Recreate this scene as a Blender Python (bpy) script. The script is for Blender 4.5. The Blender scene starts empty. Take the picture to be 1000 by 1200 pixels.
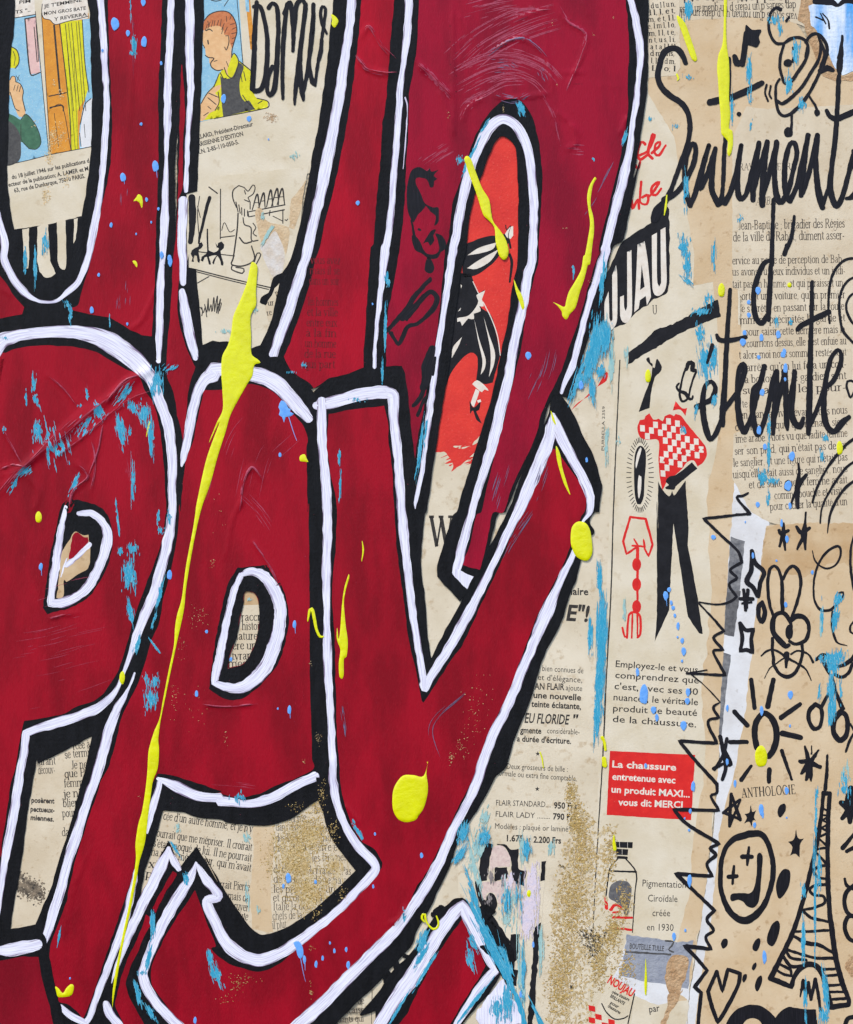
import bpy, math, random, re, unicodedata
import numpy as np
from mathutils import Vector
from mathutils.geometry import delaunay_2d_cdt

# ------------------------------------------------------------------ camera, sky, sun, exposure
S = 0.0005                      # one unit of the drawing = half a millimetre: the canvas is about 0.5 x 0.6 m
SC = bpy.context.scene
COL = SC.collection
CAMD = 1.5
cam = bpy.data.objects.new('camera', bpy.data.cameras.new('camera'))
COL.objects.link(cam)
cam.location = (0, -CAMD, 0)
cam.rotation_euler = (math.pi / 2, 0, 0)
cam.data.sensor_fit = 'VERTICAL'
cam.data.sensor_height = 24
cam.data.lens = 24 * CAMD / (1200 * S)
cam.data.clip_start = 0.05
cam.data.clip_end = 100
SC.camera = cam
SUN_EL, SUN_AZ = 54, -38        # degrees; azimuth measured from straight in front of the canvas, minus = from the left
world = bpy.data.worlds.new('World')
SC.world = world
world.use_nodes = True
wn = world.node_tree.nodes
sky = wn.new('ShaderNodeTexSky')
sky.sky_type = 'NISHITA'
sky.sun_disc = False
sky.sun_elevation = math.radians(SUN_EL)
sky.sun_rotation = math.radians(180 - SUN_AZ)
world.node_tree.links.new(sky.outputs[0], wn['Background'].inputs[0])
wn['Background'].inputs[1].default_value = 0.10
sun = bpy.data.objects.new('sun', bpy.data.lights.new('sun', 'SUN'))
COL.objects.link(sun)
sun.data.energy = 1.5
sun.data.angle = math.radians(12)
sun.data.color = (1.0, 0.955, 0.89)
el, az = math.radians(SUN_EL), math.radians(SUN_AZ)
to_sun = Vector((math.sin(az) * math.cos(el), -math.cos(az) * math.cos(el), math.sin(el)))
sun.rotation_euler = (-to_sun).to_track_quat('-Z', 'Y').to_euler()
SC.view_settings.view_transform = 'Standard'
SC.view_settings.look = 'None'
SC.view_settings.gamma = 1
SC.view_settings.use_curve_mapping = False
SC.view_settings.exposure = 1.22

# ------------------------------------------------------------------ coordinates of the drawing
TILES = {'p': (0, 0, 1.0), 'e': (440, 180, .16), 'f': (440, 330, .16), 'g': (840, 0, .16), 'h': (860, 290, .15837),
         'i': (860, 480, .1417), 'j': (890, 620, .13333), 'k': (890, 770, .13333), 'l': (690, 970, .19162),
         'm': (0, 0, .12), 'n': (215, 0, .12), 'o': (215, 200, .16667), 'q': (690, 240, .13333),
         'r': (700, 390, .19157), 's': (550, 970, .19157), 't': (840, 900, .25), 'u': (450, 1060, .19)}
for ci, cx in enumerate((0, 240, 490, 740)):
    for ri, ry in enumerate((0, 290, 590, 890)):
        TILES['abcd'[ci] + str(ri)] = (cx, ry, .26)


def P(s, dw=None):
    """'a0 10,20 30,40,w 50,60!' -> list of (x, y, width or None, corner)"""
    ox, oy, k = TILES['p']
    out = []
    for tok in s.split():
        if tok in TILES:
            ox, oy, k = TILES[tok]
            continue
        c = tok.endswith('!')
        v = [float(q) for q in tok.rstrip('!').split(',')]
        out.append((ox + v[0] * k, oy + v[1] * k, v[2] * k if len(v) > 2 else dw, c))
    return out


def smooth(pts, step, closed, curved=True):
    """Catmull-Rom through the points (corners stay sharp), resampled; returns an (n,3) array x, y, w"""
    n = len(pts)
    A = np.array([(p[0], p[1], p[2] if p[2] is not None else 0) for p in pts], float)
    segs = n if closed else n - 1
    out = []
    for i in range(segs):
        p1, p2 = A[i], A[(i + 1) % n]
        c1, c2 = pts[i][3] or not curved, pts[(i + 1) % n][3] or not curved
        p0 = A[i - 1] if (i > 0 or closed) else p1
        p3 = A[(i + 2) % n] if (i + 2 < n or closed) else p2
        d = p2 - p1
        L = math.hypot(d[0], d[1])
        m1 = d if c1 or (i == 0 and not closed) else (p2 - p0) / 2
        m2 = d if c2 or (i == segs - 1 and not closed) else (p3 - p1) / 2
        for m in (0, 1):
            mm = (m1, m2)[m]
            l = math.hypot(mm[0], mm[1])
            if l > L * 1.1 and l > 0:
                mm = mm * (L * 1.1 / l)
            if m == 0: m1 = mm
            else: m2 = mm
        k = max(1, int(round(L / step)))
        t = (np.arange(k) / k)[:, None]
        out.append((2*t**3 - 3*t**2 + 1) * p1 + (t**3 - 2*t**2 + t) * m1 + (-2*t**3 + 3*t**2) * p2 + (t**3 - t**2) * m2)
    if not closed:
        out.append(A[-1:])
    return np.vstack(out)


ZS = 0.3                        # paint and paper thickness against the drawing unit
NR = np.random.RandomState(7)


def noise1(n, step, wave, closed=False):
    k = max(2, int(n * step / wave) + 2)
    v = NR.uniform(-1, 1, k)
    x = np.linspace(0, k - 1, n)
    if closed:
        v[-1] = v[0]
    i = np.minimum(x.astype(int), k - 2)
    f = x - i
    f = f * f * (3 - 2 * f)
    return v[i] * (1 - f) + v[i + 1] * f


# wrinkles pressed into the paint: (points, height, half width)
CREASES = []
for s_, a_, w_ in (
    ('p -5,584 25,550 60,522 95,492 130,465 165,440 205,420', 1.5, 5.0), ('p -5,560 30,545 70,505 110,470', .8, 2.2), ('p 60,540 100,510 150,470 190,455', .8, 2.4), ('p 100,492 112,540 105,585', .7, 2.0), ('p 20,545 45,575 40,600', .7, 2.0),
    ('a1 100,970 60,900 0,800', 1.0, 2.4), ('a1 200,560 290,640 350,715', .8, 1.6), ('a1 400,1030 440,920 465,800', .8, 1.8),
    ('a1 480,700 560,600 640,570', .9, 1.8), ('a1 0,1000 60,980 130,990', .8, 1.8), ('a1 330,960 400,1030 330,1100 310,1190', 1.0, 2.2),
    ('b1 160,1190 175,1060 215,990 270,1060', 1.1, 2.6), ('b2 210,160 300,290 330,370', 1.0, 2.0), ('b2 90,260 130,60 190,-40', .8, 1.8),
    ('b0 680,250 730,310 800,330 880,330', 1.2, 2.8), ('b0 700,180 740,120 800,210 860,270', .9, 2.2),
    ('b0 930,250 1000,330', 1.0, 2.4),
    ('c0 0,290 80,360 155,440', 1.6, 3.4), ('c0 155,0 158,200 160,420 165,600', 1.1, 1.4), ('c0 90,400 140,520 165,620', 1.2, 2.0),
    ('c0 620,10 660,90 760,160 735,260 670,410', 1.2, 1.8), ('c0 330,240 400,190 470,175 530,210 580,260 610,420', 1.3, 2.0),
    ('c0 330,420 400,450 470,440 600,420', 1.1, 2.2), ('c0 600,40 520,60 440,95', .9, 2.0), ('c0 575,80 580,240', .7, 1.2),
    ('c0 660,670 715,650 690,560 740,620', 1.2, 2.0), ('c0 620,500 680,550', 1.0, 1.8), ('c0 550,420 590,480 630,610', .8, 1.6),
    ('c0 200,560 220,490 300,440', .9, 1.8), ('c0 910,610 945,520', 1.3, 2.4), ('c0 620,320 760,330', .7, 1.4), ('c0 660,380 930,385', .6, 1.0),
    ('c0 740,0 770,80', .8, 1.6), ('c0 170,60 240,150 290,250', .7, 1.4), ('c0 180,170 200,280', .8, 1.4),
    ('a0 590,0 600,100 600,250 580,600', .8, 1.4), ('a1 700,190 640,330 580,370', 1.0, 1.8), ('a1 0,180 60,220', .9, 1.6),
    ('b1 870,820 950,900', .7, 1.4), ('b3 830,740 880,720 910,650', 1.3, 2.0), ('b3 630,200 700,290', 1.0, 1.8),
    ('o 20,165 150,190 280,110 420,80 600,50 780,15', .4, 5.5), ('o 180,110 240,160', .3, 5), ('o 520,460 560,620 640,760', .3, 5.5),
    ('d1 340,880 420,880 500,860', .5, 7.0), ('d1 350,905 420,930 470,960', .4, 7), ('d0 80,460 200,380 440,360', .4, 7),
    ('d0 270,960 272,1192', .3, 5), ('d0 455,640 455,1192', .3, 6), ('p 740,560 800,530 850,515', .45, 7),
    ('p 700,630 760,655 850,650', .45, 7), ('p 640,820 700,850', .4, 7), ('a2 215,520 300,500 370,490', .8, 1.6), ('b2 -10,905 100,915 240,900', .8, 1.6),
    ('p 320,935 380,905 395,880', .7, 2.0), ('a3 420,380 340,560 290,800', .6, 1.4), ('p 900,700 960,720 1000,710', .5, 7), ('p 860,960 940,985 1000,975', .5, 7),
):
    # folds of the pasted papers (o, d tiles and wide ones) run through every layer, the others lie in the thick paint only
    CREASES.append((smooth(P(s_), 9, False)[:, :2], a_, w_ * (1.6 if w_ >= 5 and s_[0] in 'odp' and a_ < 1 else 1), s_[0] in 'od' or w_ >= 6.5))


def H(xy, cs=1.0, low=False):
    """gentle buckling of the glued paper plus the wrinkles"""
    x, y = xy[:, 0], xy[:, 1]
    h = .55 * np.sin(x / 37 + y / 71 + .6) + .45 * np.sin(-x / 53 + y / 29 + 2.1) + .5 * np.sin(x / 23 - y / 97 + 4) * np.sin(y / 61 + 1) + .8 * np.sin(x / 120 + y / 140)
    h = h * .16
    for pl, a, w, paper in CREASES:
        if low and not paper:
            continue
        lo, hi = pl.min(0) - 4 * w, pl.max(0) + 4 * w
        m = (x > lo[0]) & (x < hi[0]) & (y > lo[1]) & (y < hi[1])
        if not m.any():
            continue
        q = xy[m][:, None, :2]
        a0, d = pl[:-1][None], (pl[1:] - pl[:-1])[None]
        t = np.clip(((q - a0) * d).sum(2) / np.maximum((d * d).sum(2), 1e-9), 0, 1)
        dist = np.sqrt((((a0 + d * t[..., None]) - q) ** 2).sum(2))
        j = dist.argmin(1)
        k = np.arange(len(j))
        u = (j + t[k, j]) / len(pl[1:])
        h[m] += cs * a * (.6 if paper else 1.15) * np.exp(-(dist[k, j] / w) ** 2) * np.minimum(1, np.sin(np.pi * np.clip(u, 0, 1)) * 2.5 + .08)
    return h


def inside(pts, loops):
    r = np.zeros(len(pts), bool)
    x, y = pts[:, 0], pts[:, 1]
    for L in loops:
        x1, y1 = L[:, 0], L[:, 1]
        x2, y2 = np.roll(x1, -1), np.roll(y1, -1)
        for i in range(len(L)):
            if y1[i] == y2[i]:
                continue
            c = (y1[i] > y) != (y2[i] > y)
            r ^= c & (x < (x2[i] - x1[i]) * (y - y1[i]) / (y2[i] - y1[i]) + x1[i])
    return r


def edge_dist(pts, L):
    a = L[:, :2]
    d = np.roll(a, -1, 0) - a
    out = np.full(len(pts), 1e9)
    for i in range(len(a)):
        t = np.clip(((pts - a[i]) @ d[i]) / max(d[i] @ d[i], 1e-9), 0, 1)
        out = np.minimum(out, np.hypot(*(a[i] + t[:, None] * d[i] - pts).T))
    return out


class MB:
    """collects faces of one mesh; x right, y down in drawing units, z towards the viewer"""

    def __init__(self):
        self.v, self.f, self.n, self.cs, self.uv = [], [], 0, 1.0, []

    def add(self, xyz, faces, conform=True, uv=None):
        xyz = np.array(xyz, float)
        self.uv.append(np.column_stack([xyz[:, 1], xyz[:, 0], np.zeros(len(xyz))]) if uv is None else uv)
        if conform and len(xyz):
            xyz[:, 2] = xyz[:, 2] * ZS + H(xyz[:, :2], self.cs, xyz[:, 2].max() < 2.4)
        self.v.append(xyz)
        self.f += [tuple(int(q) + self.n for q in f) for f in faces]
        self.n += len(xyz)

    def poly(self, loops, z, grid=None, thick=0.0, rough=0.0, wave=5, curved=True, step=None, dome=None):
        """filled outline (even-odd); loops are strings or point lists. dome=(height, radius) raises it like a drop"""
        LL = []
        if isinstance(loops, str):
            loops = [loops]
        for L in loops:
            pts = P(L) if isinstance(L, str) else L
            if not isinstance(pts, np.ndarray):
                pts = smooth(pts, step or (2.5 if rough else 3.5), True, curved)[:, :2]
            if rough:
                d = np.roll(pts, -1, 0) - np.roll(pts, 1, 0)
                nn = np.stack([-d[:, 1], d[:, 0]], 1) / np.maximum(np.hypot(d[:, 0], d[:, 1]), 1e-6)[:, None]
                pts = pts + nn * (rough * noise1(len(pts), 2.5, wave, True) + .6 * rough * noise1(len(pts), 2.5, wave * 4, True))[:, None]
            LL.append(pts)
        allp = np.vstack(LL)
        edges, o = [], 0
        for L in LL:
            n = len(L)
            edges += [(o + i, o + (i + 1) % n) for i in range(n)]
            o += n
        pts = allp
        ext = allp.max(0) - allp.min(0)
        grid = grid or (5 if min(ext) > 5 else None)
        if grid:
            lo, hi = allp.min(0), allp.max(0)
            gx, gy = np.meshgrid(np.arange(lo[0] + grid / 2, hi[0], grid), np.arange(lo[1] + grid / 2, hi[1], grid))
            g = np.stack([gx.ravel() + (np.arange(gx.size) // gx.shape[1] % 2) * grid * .4, gy.ravel()], 1)
            g = g[inside(g, LL)]
            pts = np.vstack([allp, g])
        r = delaunay_2d_cdt([Vector(q) for q in pts], edges, [], 0, 1e-5)
        V = np.array([(q[0], q[1]) for q in r[0]])
        F = [f for f in r[2]]
        if not F:
            return
        T = np.array([f[:3] for f in F])
        keep = inside(V[T].mean(1), LL)
        T = T[keep]
        zz = np.full(len(V), z)
        if dome:
            dd = np.min([edge_dist(V, L) for L in LL], axis=0)
            q = np.clip(dd / dome[1], 0, 1)
            zz = z + dome[0] * np.sqrt(np.maximum(0, 1 - (1 - q) ** 2))
        # orient faces towards the viewer (y is down, so clockwise in x,y-up)
        a, b, c = V[T[:, 0]], V[T[:, 1]], V[T[:, 2]]
        cr = (b[:, 0] - a[:, 0]) * (c[:, 1] - a[:, 1]) - (b[:, 1] - a[:, 1]) * (c[:, 0] - a[:, 0])
        T[cr > 0] = T[cr > 0][:, ::-1]
        used = np.unique(T)
        rm = np.full(len(V), -1)
        rm[used] = np.arange(len(used))
        self.add(np.column_stack([V[used], zz[used]]), rm[T])
        if thick:
            for L in LL:
                n = len(L)
                self.add(np.vstack([np.column_stack([L, np.full(n, z)]), np.column_stack([L, np.full(n, z - thick)])]),
                         [(i, (i + 1) % n, n + (i + 1) % n, n + i) for i in range(n)])

    def rib(self, path, z, w=None, h=0.02, rough=0.0, wave=4, cap='r', closed=False, curved=True, step=2.5, skirt=0.0):
        pts = P(path, w) if isinstance(path, str) else [tuple(q) if len(q) > 3 else (q[0], q[1], q[2], False) for q in path]
        A = smooth(pts, step, closed, curved)
        if len(A) < 2:
            return
        xy, W = A[:, :2].copy(), A[:, 2].copy()
        n = len(xy)
        if closed:
            d = np.roll(xy, -1, 0) - np.roll(xy, 1, 0)
        else:
            d = np.gradient(xy, axis=0)
        d = d / np.maximum(np.hypot(d[:, 0], d[:, 1]), 1e-6)[:, None]
        if cap == 'r' and not closed:
            for e in (0, -1):
                r = W[e] / 2
                if r > .25:
                    q = np.array([1.0, .93, .7, .3]) if r > 1 else np.array([.9])
                    k = np.sqrt(1 - q ** 2)
                    sgn = -1 if e == 0 else 1
                    add = xy[e] + sgn * d[e] * (q * r)[:, None] * 1.0
                    if e == 0:
                        xy = np.vstack([add, xy]); W = np.concatenate([np.maximum(k * W[0], .05), W]); d = np.vstack([np.repeat(d[:1], len(q), 0), d])
                    else:
                        xy = np.vstack([xy, add[::-1]]); W = np.concatenate([W, np.maximum(k[::-1] * W[-1], .05)]); d = np.vstack([d, np.repeat(d[-1:], len(q), 0)])
            n = len(xy)
        nn = np.stack([-d[:, 1], d[:, 0]], 1)
        ea, eb = W / 2, W / 2
        if rough:
            fac = np.minimum(1, W / (4 * rough))
            ea = ea + rough * fac * (noise1(n, step, wave) + .7 * noise1(n, step, wave * 5))
            eb = eb + rough * fac * (noise1(n, step, wave) + .7 * noise1(n, step, wave * 5))
        prof = ((-1, -skirt), (-1, 0), (-.72, h * .85), (0, h), (.72, h * .85), (1, 0), (1, -skirt)) if skirt else ((-1, 0), (0, h), (1, 0))
        m = len(prof)
        V = np.zeros((n, m, 3))
        for k, (u, zz) in enumerate(prof):
            e = ea if u < 0 else eb
            V[:, k, :2] = xy + nn * (u * e)[:, None]
            V[:, k, 2] = z + zz + np.linspace(0, .015, n)
        run = np.concatenate([[0], np.cumsum(np.hypot(*np.diff(xy, axis=0).T))]) + NR.uniform(0, 500)
        U = np.zeros((n, m, 3))
        for k, (u, zz) in enumerate(prof):
            U[:, k, 0], U[:, k, 1], U[:, k, 2] = run, u * W / 2 + 37 * (int(run[0]) % 13), abs(u)
        F = []
        for i in range(n if closed else n - 1):
            j = (i + 1) % n
            for k in range(m - 1):
                F.append((i*m + k, i*m + k + 1, j*m + k + 1, j*m + k))
        self.add(V.reshape(-1, 3), F, uv=U.reshape(-1, 3))

    def build(self, name, mat, parent=None, origin=None, smooth_=True):
        if not self.n:
            self.add([(0, 0, 0), (.1, 0, 0), (0, .1, 0)], [(0, 1, 2)])
        V = np.vstack(self.v)
        if origin is None:
            origin = parent['_o'] if parent is not None else ((V[:, 0].min() + V[:, 0].max()) / 2, (V[:, 1].min() + V[:, 1].max()) / 2)
        ox, oy = origin
        X = np.column_stack([(V[:, 0] - ox) * S, -V[:, 2] * S, -(V[:, 1] - oy) * S])
        me = bpy.data.meshes.new(name)
        me.from_pydata(X.tolist(), [], self.f)
        at = me.attributes.new('stroke', 'FLOAT_VECTOR', 'POINT')
        at.data.foreach_set('vector', np.vstack(self.uv).ravel())
        me.materials.append(mat)
        me.polygons.foreach_set('use_smooth', [smooth_] * len(me.polygons))
        me.update()
        o = bpy.data.objects.new(name, me)
        COL.objects.link(o)
        if parent is not None:
            o.parent = parent
            o['_o'] = list(parent['_o'])
        else:
            o.location = ((ox - 500) * S, 0, (600 - oy) * S)
            o['_o'] = [ox, oy]
        return o


def tag(o, label, cat, group=None, kind=None):
    o['label'] = label
    o['category'] = cat
    if group: o['group'] = group
    if kind: o['kind'] = kind
    return o


def thing(name, label, cat, ox, oy, group=None):
    o = bpy.data.objects.new(name, None)
    o.empty_display_size = .02
    COL.objects.link(o)
    o.location = ((ox - 500) * S, 0, (600 - oy) * S)
    o['_o'] = [float(ox), float(oy)]
    return tag(o, label, cat, group)


# ------------------------------------------------------------------ materials
def lin(r, g, b):
    return tuple(((c / 255 + .055) / 1.055) ** 2.4 if c > 10 else c / 255 / 12.92 for c in (r, g, b)) + (1,)


def M(name, c1, c2=None, px=40, stretch=(1, 1, 1), rough=.6, spec=.3, bump=.15, bpx=3, bstretch=(1, 1, 1), c3=None, c3px=6, c3lo=.62, c3hi=.72,
      metal=0, detail=6, weave=0, rot=0, ramp=(.35, .65), coat=0):
    m = bpy.data.materials.new(name)
    m.use_nodes = True
    t = m.node_tree
    N, L = t.nodes, t.links
    b = N['Principled BSDF']
    b.inputs['Roughness'].default_value = rough
    b.inputs['Specular IOR Level'].default_value = spec
    b.inputs['Metallic'].default_value = metal
    b.inputs['Coat Weight'].default_value = coat
    b.inputs['Coat Roughness'].default_value = .3
    tc = N.new('ShaderNodeTexCoord')

    def noise(p, st, det=6, seed=0, ro=0):
        mp = N.new('ShaderNodeMapping')
        mp.inputs['Rotation'].default_value = (0, ro, 0)
        mp.inputs['Scale'].default_value = st
        mp.inputs['Location'].default_value = (seed, seed * .7, seed * .3)
        L.new(tc.outputs['Object'], mp.inputs[0])
        n = N.new('ShaderNodeTexNoise')
        n.inputs['Scale'].default_value = 1 / (p * S)
        n.inputs['Detail'].default_value = det
        n.inputs['Roughness'].default_value = .6
        L.new(mp.outputs[0], n.inputs['Vector'])
        return n.outputs[0]

    def mix(fac, a, bb):
        x = N.new('ShaderNodeMix')
        x.data_type = 'RGBA'
        L.new(fac, x.inputs[0])
        for i, q in ((6, a), (7, bb)):
            if isinstance(q, tuple): x.inputs[i].default_value = q
            else: L.new(q, x.inputs[i])
        return x.outputs[2]

    def ramp_(f, lo, hi):
        r = N.new('ShaderNodeMapRange')
        r.inputs[1].default_value, r.inputs[2].default_value = lo, hi
        L.new(f, r.inputs[0])
        return r.outputs[0]

    col = c1
    if c2:
        col = mix(ramp_(noise(px, stretch, detail, 1, rot), *ramp), c1, c2)
    if c3:
        col = mix(ramp_(noise(c3px, stretch, 4, 5, rot), c3lo, c3hi), col, c3)
    if isinstance(col, tuple): b.inputs['Base Color'].default_value = col
    else: L.new(col, b.inputs['Base Color'])
    if bump:
        bp = N.new('ShaderNodeBump')
        bp.inputs['Strength'].default_value = bump
        bp.inputs['Distance'].default_value = bpx * S * .6
        hgt = noise(bpx, bstretch, 3, 2, rot)
        if weave:
            w = []
            for ax in (0, 2):
                wv = N.new('ShaderNodeTexWave')
                wv.bands_direction = 'X' if ax == 0 else 'Z'
                wv.inputs['Scale'].default_value = 1 / (2.9 * S) / 3.14159 * .5
                wv.inputs['Distortion'].default_value = .6
                wv.inputs['Detail'].default_value = 1
                L.new(tc.outputs['Object'], wv.inputs[0])
                w.append(wv.outputs[1])
            ad = N.new('ShaderNodeMath'); ad.operation = 'ADD'
            L.new(w[0], ad.inputs[0]); L.new(w[1], ad.inputs[1])
            ml = N.new('ShaderNodeMath'); ml.operation = 'MULTIPLY_ADD'
            L.new(ad.outputs[0], ml.inputs[0]); ml.inputs[1].default_value = weave; L.new(hgt, ml.inputs[2])
            hgt = ml.outputs[0]
        L.new(hgt, bp.inputs['Height'])
        L.new(bp.outputs[0], b.inputs['Normal'])
    return m


PAPER = dict(rough=.55, spec=.3, bump=.16, bpx=2.2)
mt = {
    'paper': M('aged_paper', lin(210, 194, 167), lin(225, 211, 187), 60, c3=lin(178, 150, 112), c3px=9, c3lo=.56, c3hi=.80, **PAPER),
    'paper_light': M('pale_paper', lin(222, 209, 186), lin(210, 194, 165), 45, c3=lin(190, 168, 134), c3px=14, c3lo=.60, c3hi=.82, **PAPER),
    'paper_book': M('book_paper', lin(206, 187, 158), lin(220, 204, 178), 50, c3=lin(172, 142, 102), c3px=7, c3lo=.58, c3hi=.80, **PAPER),
    'kraft': M('brown_paper', lin(204, 174, 134), lin(216, 192, 158), 70, c3=lin(164, 126, 84), c3px=10, c3lo=.58, c3hi=.82, **PAPER),
    'kraft_dark': M('dark_brown_paper', lin(190, 154, 110), lin(208, 180, 142), 40, c3=lin(150, 114, 74), c3px=9, c3lo=.60, c3hi=.80, **PAPER),
    'paper_white': M('white_paper', lin(226, 224, 224), lin(212, 208, 206), 30, c3=lin(188, 180, 172), c3px=8, c3lo=.62, c3hi=.78, **PAPER),
    'paper_grey': M('grey_photo_paper', lin(140, 138, 138), lin(96, 96, 100), 8, rough=.5, bump=.3, bpx=5),
    'grey_blue': M('grey_blue_print', lin(140, 143, 155), lin(158, 160, 168), 10, c3=lin(110, 112, 124), c3px=4, rough=.55, bump=.3, bpx=5),
    'blue_white': M('blue_print', lin(222, 230, 240), lin(84, 160, 226), 60, stretch=(1.6, 1, .3), ramp=(.46, .60), rough=.5, bump=.3, bpx=3, weave=.12),
    'ink': M('printing_ink', lin(34, 31, 32), lin(66, 60, 54), 4, rough=.6, bump=0),
    'ink_soft': M('soft_printing_ink', lin(56, 49, 45), lin(100, 88, 76), 4, rough=.6, bump=0),
    'ink_black': M('heavy_printing_ink', lin(22, 21, 25), lin(32, 31, 35), 9, c3=lin(90, 82, 74), c3px=2.2, c3lo=.72, c3hi=.80, rough=.55, spec=.2, bump=.1),
    'ink_white': M('bare_paper_lettering', lin(232, 222, 208), lin(220, 206, 190), 6, rough=.6, bump=0),
    'ink_red': M('red_printing_ink', lin(222, 40, 34), lin(206, 30, 30), 12, c3=lin(236, 120, 100), c3px=2, c3lo=.66, c3hi=.76, rough=.5, bump=.1),
    'ink_orange_red': M('orange_red_print', lin(224, 56, 44), lin(208, 46, 40), 30, c3=lin(226, 90, 74), c3px=2.5, c3lo=.60, c3hi=.72, rough=.5, bump=.2, bpx=3),
    'c_blue': M('comic_blue', lin(132, 182, 208), lin(150, 194, 212), 8, c3=lin(190, 210, 214), c3px=1.6, c3lo=.58, c3hi=.68, rough=.55, bump=.15),
    'face_pink': M('pale_face_print', lin(222, 200, 188), lin(208, 180, 172), 5, c3=lin(170, 150, 146), c3px=3, rough=.55, bump=.15),
    'c_pink': M('comic_pink', lin(228, 188, 178), lin(220, 176, 170), 8, c3=lin(236, 206, 196), c3px=1.6, rough=.55, bump=.15),
    'c_orange': M('comic_orange', lin(222, 150, 50), lin(208, 134, 44), 10, c3=lin(232, 180, 96), c3px=1.6, rough=.55, bump=.15),
    'c_yellow': M('comic_yellow', lin(222, 214, 26), lin(206, 198, 20), 6, c3=lin(232, 228, 96), c3px=1.6, rough=.55, bump=.15),
    'c_green': M('comic_green', lin(72, 116, 88), lin(58, 98, 74), 6, rough=.55, bump=.15),
    'c_skin': M('comic_skin', lin(230, 186, 136), lin(222, 172, 120), 6, rough=.55, bump=.15),
    'c_hair': M('comic_brown_hair', lin(206, 128, 82), lin(188, 106, 62), 4, rough=.55, bump=.15),
    'c_grey': M('comic_dark_grey', lin(68, 66, 66), lin(84, 82, 80), 3, rough=.55, bump=.15),
    'black': M('black_acrylic', lin(15, 15, 18), lin(24, 24, 28), 14, stretch=(1.6, 1, .5), c3=lin(50, 50, 57), c3px=1.6, c3lo=.70, c3hi=.80, rough=.45, spec=.14, bump=.3, bpx=3, bstretch=(1.5, 1, .6), weave=.05),
    'white': M('white_acrylic', lin(232, 230, 242), lin(208, 206, 228), 10, stretch=(2.2, 1, .35), rot=.25, c3=lin(176, 158, 190), c3px=3.2, c3lo=.66, c3hi=.80, rough=.38, spec=.4, bump=.4, bpx=2.6, bstretch=(2.2, 1, .3)),
    'white_thin': M('thin_white_acrylic', lin(224, 216, 234), lin(196, 182, 208), 5, stretch=(.35, 1, 2.2), c3=lin(150, 130, 162), c3px=3, c3lo=.60, c3hi=.76, rough=.4, spec=.4, bump=.9, bpx=3.2, bstretch=(.4, 1, 2.2)),
    'yellow': M('yellow_paint', lin(226, 226, 4), lin(214, 212, 6), 20, rough=.22, spec=.5, bump=.12, bpx=8),
    'blue': M('sky_blue_paint', lin(92, 156, 232), lin(112, 172, 240), 5, rough=.35, spec=.45, bump=.2, bpx=2.5),
    'teal': M('teal_paint', lin(50, 148, 176), lin(74, 164, 186), 5, stretch=(1.5, 1, .3), c3=lin(130, 190, 204), c3px=2.2, rough=.5, spec=.3, bump=.4, bpx=2.2),
    'teal_pale': M('pale_teal_wash', lin(138, 186, 188), lin(170, 196, 188), 5, stretch=(1.5, 1, .3), rough=.55, spec=.3, bump=.2, bpx=2.2),
    'dry_red_and_glint': M('dry_brushed_and_highlight_red', lin(172, 66, 92), lin(150, 44, 68), 3, rough=.45, spec=.4, bump=.4, bpx=2),  # dry brush colour, also used to paint highlights on creases and arch bristles
    'dry_blue': M('scraped_blue_grey', lin(96, 100, 132), lin(112, 84, 110), 4, rough=.5, spec=.3, bump=.4, bpx=2),
    'marker': M('black_marker_ink', lin(24, 23, 30), lin(38, 36, 44), 5, stretch=(1.5, 1, .5), rough=.4, spec=.35, bump=.2, bpx=2),
    'marker_dry': M('dry_marker_ink', lin(40, 38, 44), lin(92, 84, 80), 3, stretch=(2, 1, .3), rough=.5, spec=.3, bump=.2, bpx=2),
    'gold': M('gold_leaf', lin(206, 176, 110), lin(176, 140, 76), 4, c3=lin(236, 214, 164), c3px=3, c3lo=.56, c3hi=.66, rough=.4, spec=.5, metal=.3, bump=.8, bpx=2.5),
    'gold_dull': M('gold_size', lin(212, 192, 154), lin(192, 162, 108), 9, c3=lin(150, 118, 62), c3px=3, c3lo=.58, c3hi=.66, rough=.5, spec=.4, metal=.1, bump=.5, bpx=3),
    'gold_pale': M('pale_gold_leaf', lin(230, 200, 150), lin(206, 168, 110), 3, rough=.4, metal=.4, bump=.5, bpx=2),
    'dark_photo': M('dark_photo_print', lin(84, 82, 84), lin(112, 110, 110), 5, rough=.5, bump=.1),
    'tissue': M('torn_tissue', lin(216, 208, 200), lin(204, 188, 170), 9, c3=lin(226, 204, 200), c3px=5, rough=.6, bump=.3, bpx=3),
    'tan': M('tan_tatter', lin(212, 186, 150), lin(196, 166, 128), 9, c3=lin(222, 204, 176), c3px=4, rough=.65, bump=.4, bpx=3),
    'torn': M('torn_brown_paper', lin(194, 160, 122), lin(170, 132, 94), 9, c3=lin(216, 194, 164), c3px=4, rough=.7, bump=.7, bpx=4),
    'smear': M('pinkish_white_paint', lin(226, 208, 212), lin(206, 198, 216), 4, rough=.5, bump=.2, bpx=2),
    'ink_blur': M('blurred_printing_ink', lin(120, 112, 112), lin(160, 148, 142), 4, rough=.6, bump=0),
    'ghost': M('dark_print_under_red', lin(104, 6, 20), lin(122, 6, 24), 3, rough=.5, bump=0),
    'smoke': M('soot_print', lin(150, 132, 110), lin(46, 42, 40), 7, rough=.6, bump=.2),
    'board': M('primed_canvas', lin(196, 182, 158), lin(180, 164, 138), 30, rough=.7, bump=.4, bpx=3, weave=.5),
}


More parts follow.
